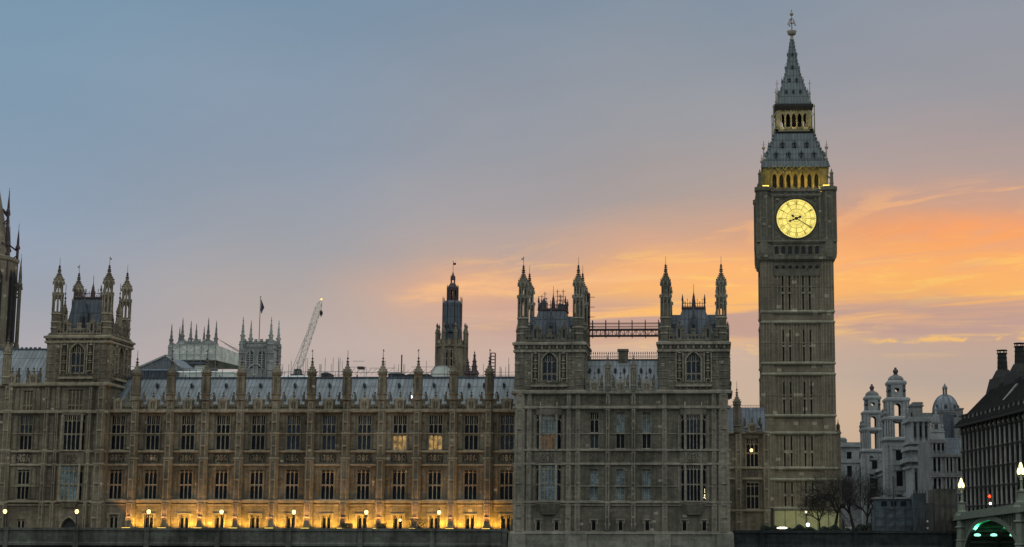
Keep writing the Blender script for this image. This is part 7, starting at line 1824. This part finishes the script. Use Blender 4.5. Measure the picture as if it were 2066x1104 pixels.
# traffic signal on the bridge
Y = 215; x = PX(1996, 1002, Y); z = PZ(1996, 1002, Y); zb_ = zd(Y)-.7
t = thing('traffic_signal', (x, Y, zb_), 'traffic signal showing a bright red lamp above the bridge parapet', 'traffic light')
b = MB(); b.lathe(x, Y, [(.07, zb_), (.06, z-.5)], 6); b.build('pole', 'iron', t); b = MB(); b.box(x-.2, x+.2, Y-.05, Y+.25, z-.85, z+.32); hd_ = b.build('signal_head', 'iron', t)
b = MB(); b.lathe(x, Y-.12, [(.06, z-.18), (.23, z), (.05, z+.25)], 8, sy=.5); b.build('red_lens', 'red', hd_)
for dz in (-.32, -.62): b = MB(); b.lathe(x, Y-.08, [(.04, z+dz-.1), (.12, z+dz), (.04, z+dz+.1)], 8, sy=.4); b.build('unlit_lens', 'shade', hd_)
spot(t, (x, Y-.5, z), (x, Y, z), 12, 0, 0, (1, .1, .02), .2, 'POINT')
x = PX(1998, 1016, 214); z = PZ(1998, 1016, 214); t = thing('cycle_lamp', (x, 214, z-.3), 'small round white lamp just under the red traffic signal', 'lamp'); b = MB(); b.ball((x, 214, z), .16, 8); b.build('globe', 'warmw', t); b = MB(); b.lathe(x, 214, [(.04, z-1.2), (.04, z-.15)], 5); b.build('stem', 'iron', t)

# ------------------------------------------------------------------ hoardings, trees and lamps on the embankment
def hoard(pa, pb, ya, yb, Y, mat, label, dpt=5, top=True):
    x0, x1 = PX(pa, 1030, Y), PX(pb, 1030, Y); z0, z1_ = max(STREET-3, PZ((pa+pb)/2, yb, Y)), PZ((pa+pb)/2, ya, Y)
    t = thing('netted_scaffold', ((x0+x1)/2, Y+dpt/2, z0), label, 'scaffolding'); b = MB(); n = 8; r_ = random.Random(int(pa))
    g_ = [[(x0+(x1-x0)*i/n, Y+r_.uniform(-.12, .12), z0+(z1_-z0)*j/5) for i in range(n+1)] for j in range(6)]
    for j in range(5):
        for i in range(n): b.quad(g_[j][i], g_[j][i+1], g_[j+1][i+1], g_[j+1][i])
    b.box(x0, x1, Y+.3, Y+dpt, z0, z1_-.05); b.build('netting', mat, t)
    b = MB()
    for i in range(5): x = x0+(x1-x0)*i/4; b.box(x-.05, x+.05, Y-.3, Y-.2, z0, z1_+(.5 if top else .1))
    for j in range(4): z = z0+(z1_-z0)*j/3; b.box(x0-.1, x1+.1, Y-.32, Y-.24, z-.04, z+.04)
    for i in range(4): b.bar((x0+(x1-x0)*i/4, Y-.25, z0), (x0+(x1-x0)*(i+1)/4, Y-.25, z0+(z1_-z0)*.5), .05)
    b.build('scaffold_frame', 'iron', t); return t
hoard(1765, 1846, 1027, 1080, 240, 'net', 'wide low scaffold wrapped in dark blue netting below the site cabin')
hoard(1844, 1868, 996, 1087, 238, 'net', 'tall narrow scaffold tower in dark blue netting', 3)
hoard(1884, 1930, 987, 1084, 240, 'board', 'tall brown netted scaffold beside the bridge lamp', 6)
Y = 241; x0, x1 = PX(1764, 1015, Y), PX(1847, 1015, Y); z0, z1_ = PZ(1800, 1027, Y), PZ(1800, 1003, Y); t = thing('site_cabin', ((x0+x1)/2, Y+2, z0), 'grey flat site cabin on top of the wide blue netted scaffold', 'cabin')
b = MB(); b.box(x0+.2, x1-.2, Y, Y+4, z0, z1_-.3); b.build('wall', 'net', t); b = MB(); b.box(x0, x1, Y-.3, Y+4.3, z1_-.3, z1_); b.build('roof', 'portdark', t)
for q in range(4): b = MB(); xx = x0+1+q*1.4; b.box(xx, xx+.8, Y-.06, Y+.05, z0+.4, z0+1.1); b.build('window', 'g0', t)
x = PX(1802, 980, 239.5); t = thing('mast', (x, 239.5, z1_), 'thin dark mast standing over the site cabin', 'mast'); b = MB(); b.lathe(x, 239.5, [(.1, z1_-2), (.06, PZ(1802, 964, 239.5)), (.14, PZ(1802, 963, 239.5)), (.02, PZ(1802, 960, 239.5))], 6); b.build('pole', 'iron', t)
Y = 237; b = MB(); x0, x1 = PX(1868, 1050, Y), PX(1885, 1050, Y); t = thing('gap_infill', ((x0+x1)/2, Y, STREET-1), 'dark gap gate with two small white notices between the netted scaffolds', 'gate')
b.box(x0, x1, Y+1, Y+1.2, STREET-2, PZ(1876, 1015, Y)); b.build('infill_panel', 'shade', t)  # dark flat panel stands in for the dark gap between the scaffolds
for py in (1052, 1066): b = MB(); z = PZ(1870, py, Y); b.box(x0+.1, x0+.45, Y+.9, Y+.98, z-.12, z+.15); b.build('notice', 'white', t)
# lit pale screen at the foot of the clock tower
Y = YCF-2.5; x0, x1 = PX(1562, 1050, Y), PX(1694, 1050, Y); z0, z1_ = STREET-.4, PZ(1600, 1029, Y)
t = thing('screen_wall', ((x0+x1)/2, Y, z0), 'pale screen lit yellow at the foot of the clock tower', 'screen'); n = 6
for i in range(n):
    xa, xb = x0+(x1-x0)*i/n, x0+(x1-x0)*(i+1)/n; b = MB(); b.box(xa+.03, xb-.03, Y, Y+.12, z0, z1_); b.build('panel', 'hoard', t)
b = MB()
for i in range(n+1): xx = x0+(x1-x0)*i/n; b.box(xx-.04, xx+.04, Y-.06, Y+.2, z0, z1_+.1)
b.box(x0, x1, Y-.05, Y, z1_-.1, z1_+.05); b.build('frame', 'iron', t)
x = PX(1556, 1050, Y); b = MB(); b.box(x-.35, x+.35, Y-.6, Y, z0, z1_+.1); t = thing('gate_post', (x, Y-.3, z0), 'dark square post standing at the end of the lit yellow screen', 'post'); b.build('shaft', 'shade', t); b = MB(); b.box(x-.45, x+.45, Y-.7, Y+.1, z1_+.1, z1_+.3); b.build('cap', 'shade', t)
def yard(px_, py, Y, r_, mat, label, pw, col):
    x, z = PX(px_, py, Y), PZ(px_, py, Y); t = thing('yard_lamp', (x, Y, STREET), label, 'lamp')
    b = MB(); b.lathe(x, Y, [(.09, STREET-.4), (.06, z-r_*.8)], 6); b.build('post', 'iron', t); b = MB(); b.ball((x, Y, z), r_, 10); b.build('globe', mat, t); spot(t, (x, Y-.1, z), (x, Y, z), pw, 0, 0, col, .35, 'POINT'); return t
yard(1630, 1059, 262, .30, 'cool', 'brilliant white lamp low in front of the clock tower', 60, (.9, .95, 1))
yard(1626, 1033, 276, .2, 'warmw', 'small pale lamp on a post before the lit screen', 360, (.95, .85, .25))
x, z = PX(1578, 1065.5, 246.6), PZ(1578, 1065.5, 246.6); t = thing('strip_light', (x, 246.6, z), 'long low white strip light on the embankment below the clock tower', 'light')
b = MB(); b.lathe(x, 246.6, [(.45, z-.10), (.85, z), (.45, z+.14)], 12, sy=.3); b.build('diffuser', 'warmw', t); b = MB(); b.box(x-.7, x+.7, 246.5, 246.7, STREET-.4, z-.1); b.build('base', 'iron', t); spot(t, (x, 248.6, z+.6), (x, YCF, 7), 260, R(120), 1, (.95, .85, .3), .4)
# hedge
t = thing('hedge', (PX(1650, 1066, 248), 248, STREET-.4), 'long clipped dark hedge along the embankment below the clock tower', 'hedge')
b = MB(); hr = random.Random(2); xa, xb = PX(1535, 1066, 248), PX(1768, 1066, 248)
for _ in range(9000):
    f = hr.random(); x = xa+(xb-xa)*f; top = .55+.25*math.sin(f*23)+.2*math.sin(f*61)+(.7*max(0, f-.8)*5 if f > .8 else 0)
    q = Vector((x, 248+hr.uniform(-.9, .9), STREET-.4+(top+.3)*hr.random()**.7)); u = Vector((hr.gauss(0, 1), hr.gauss(0, 1), hr.gauss(0, 1))).normalized()*.12; v = u.orthogonal().normalized()*.08; b.quad(q-u, q+v, q+u, q-v)
b.build('foliage', 'hedge', t)
# bare trees
def tree(px_, Y, ytop, seed, label, spread=1.0, lean=0, depth=8, dens=3):
    x0 = PX(px_, 1060, Y); H = PZ(px_, ytop, Y)-STREET; r_ = random.Random(seed)
    t = thing('bare_tree', (x0, Y, STREET-.4), label, 'tree', 'bare trees on the embankment'); tr = MB(); cr = MB()
    def grow(p, d, L, rad, lev):
        pts = [p]; q = p.copy(); dd = d.copy()
        for _ in range(4): dd = (dd+Vector((r_.gauss(0, .13), r_.gauss(0, .13), r_.gauss(.02, .08)))).normalized(); q = q+dd*(L/4); pts.append(q.copy())
        (tr if lev < 2 else cr).tube(pts, rad, rad*.62, 6 if lev < 2 else 3)
        if lev >= depth: return
        for k in range(dens+1 if lev in (1, 2) else dens if lev < 5 else 2):
            a = r_.uniform(0, 6.28); tl = r_.uniform(.35, .85); o = dd.orthogonal().normalized(); o = o*math.cos(a)+dd.cross(o)*math.sin(a)
            nd = (dd*math.cos(tl)+o*math.sin(tl)*spread+Vector((0, 0, .10))).normalized(); pp = pts[r_.choice((2, 3, 4))] if lev else pts[-1]
            grow(pp, nd, L*r_.uniform(.70, .90), rad*.58, lev+1)
    grow(Vector((x0, Y, STREET-.4)), Vector((lean, 0, 1)).normalized(), H*.33, H*.034, 0)
    tr.build('trunk', 'bark', t); cr.build('crown', 'bark', t)
tree(1686, 258, 950, 4, 'widest spreading bare tree in front of the clock tower, near the brilliant white lamp', 1.9, .0)
tree(1655, 264, 998, 9, 'smaller leaning bare tree before the lit yellow screen', 1.5, -.15)
tree(1722, 300, 955, 13, 'taller bare tree between the clock tower and the first domed tower', .9, 0)
tree(1748, 290, 978, 21, 'bare tree standing next to the blue netted scaffold', .9, .05)
tree(1703, 330, 965, 27, 'dim farthest bare tree beside the clock tower annexe', .8, -.05, 6)
0 and print('CH', CH, 'yR', yR, 'proj', proj(tf(Vector((0, yR, zR)))))
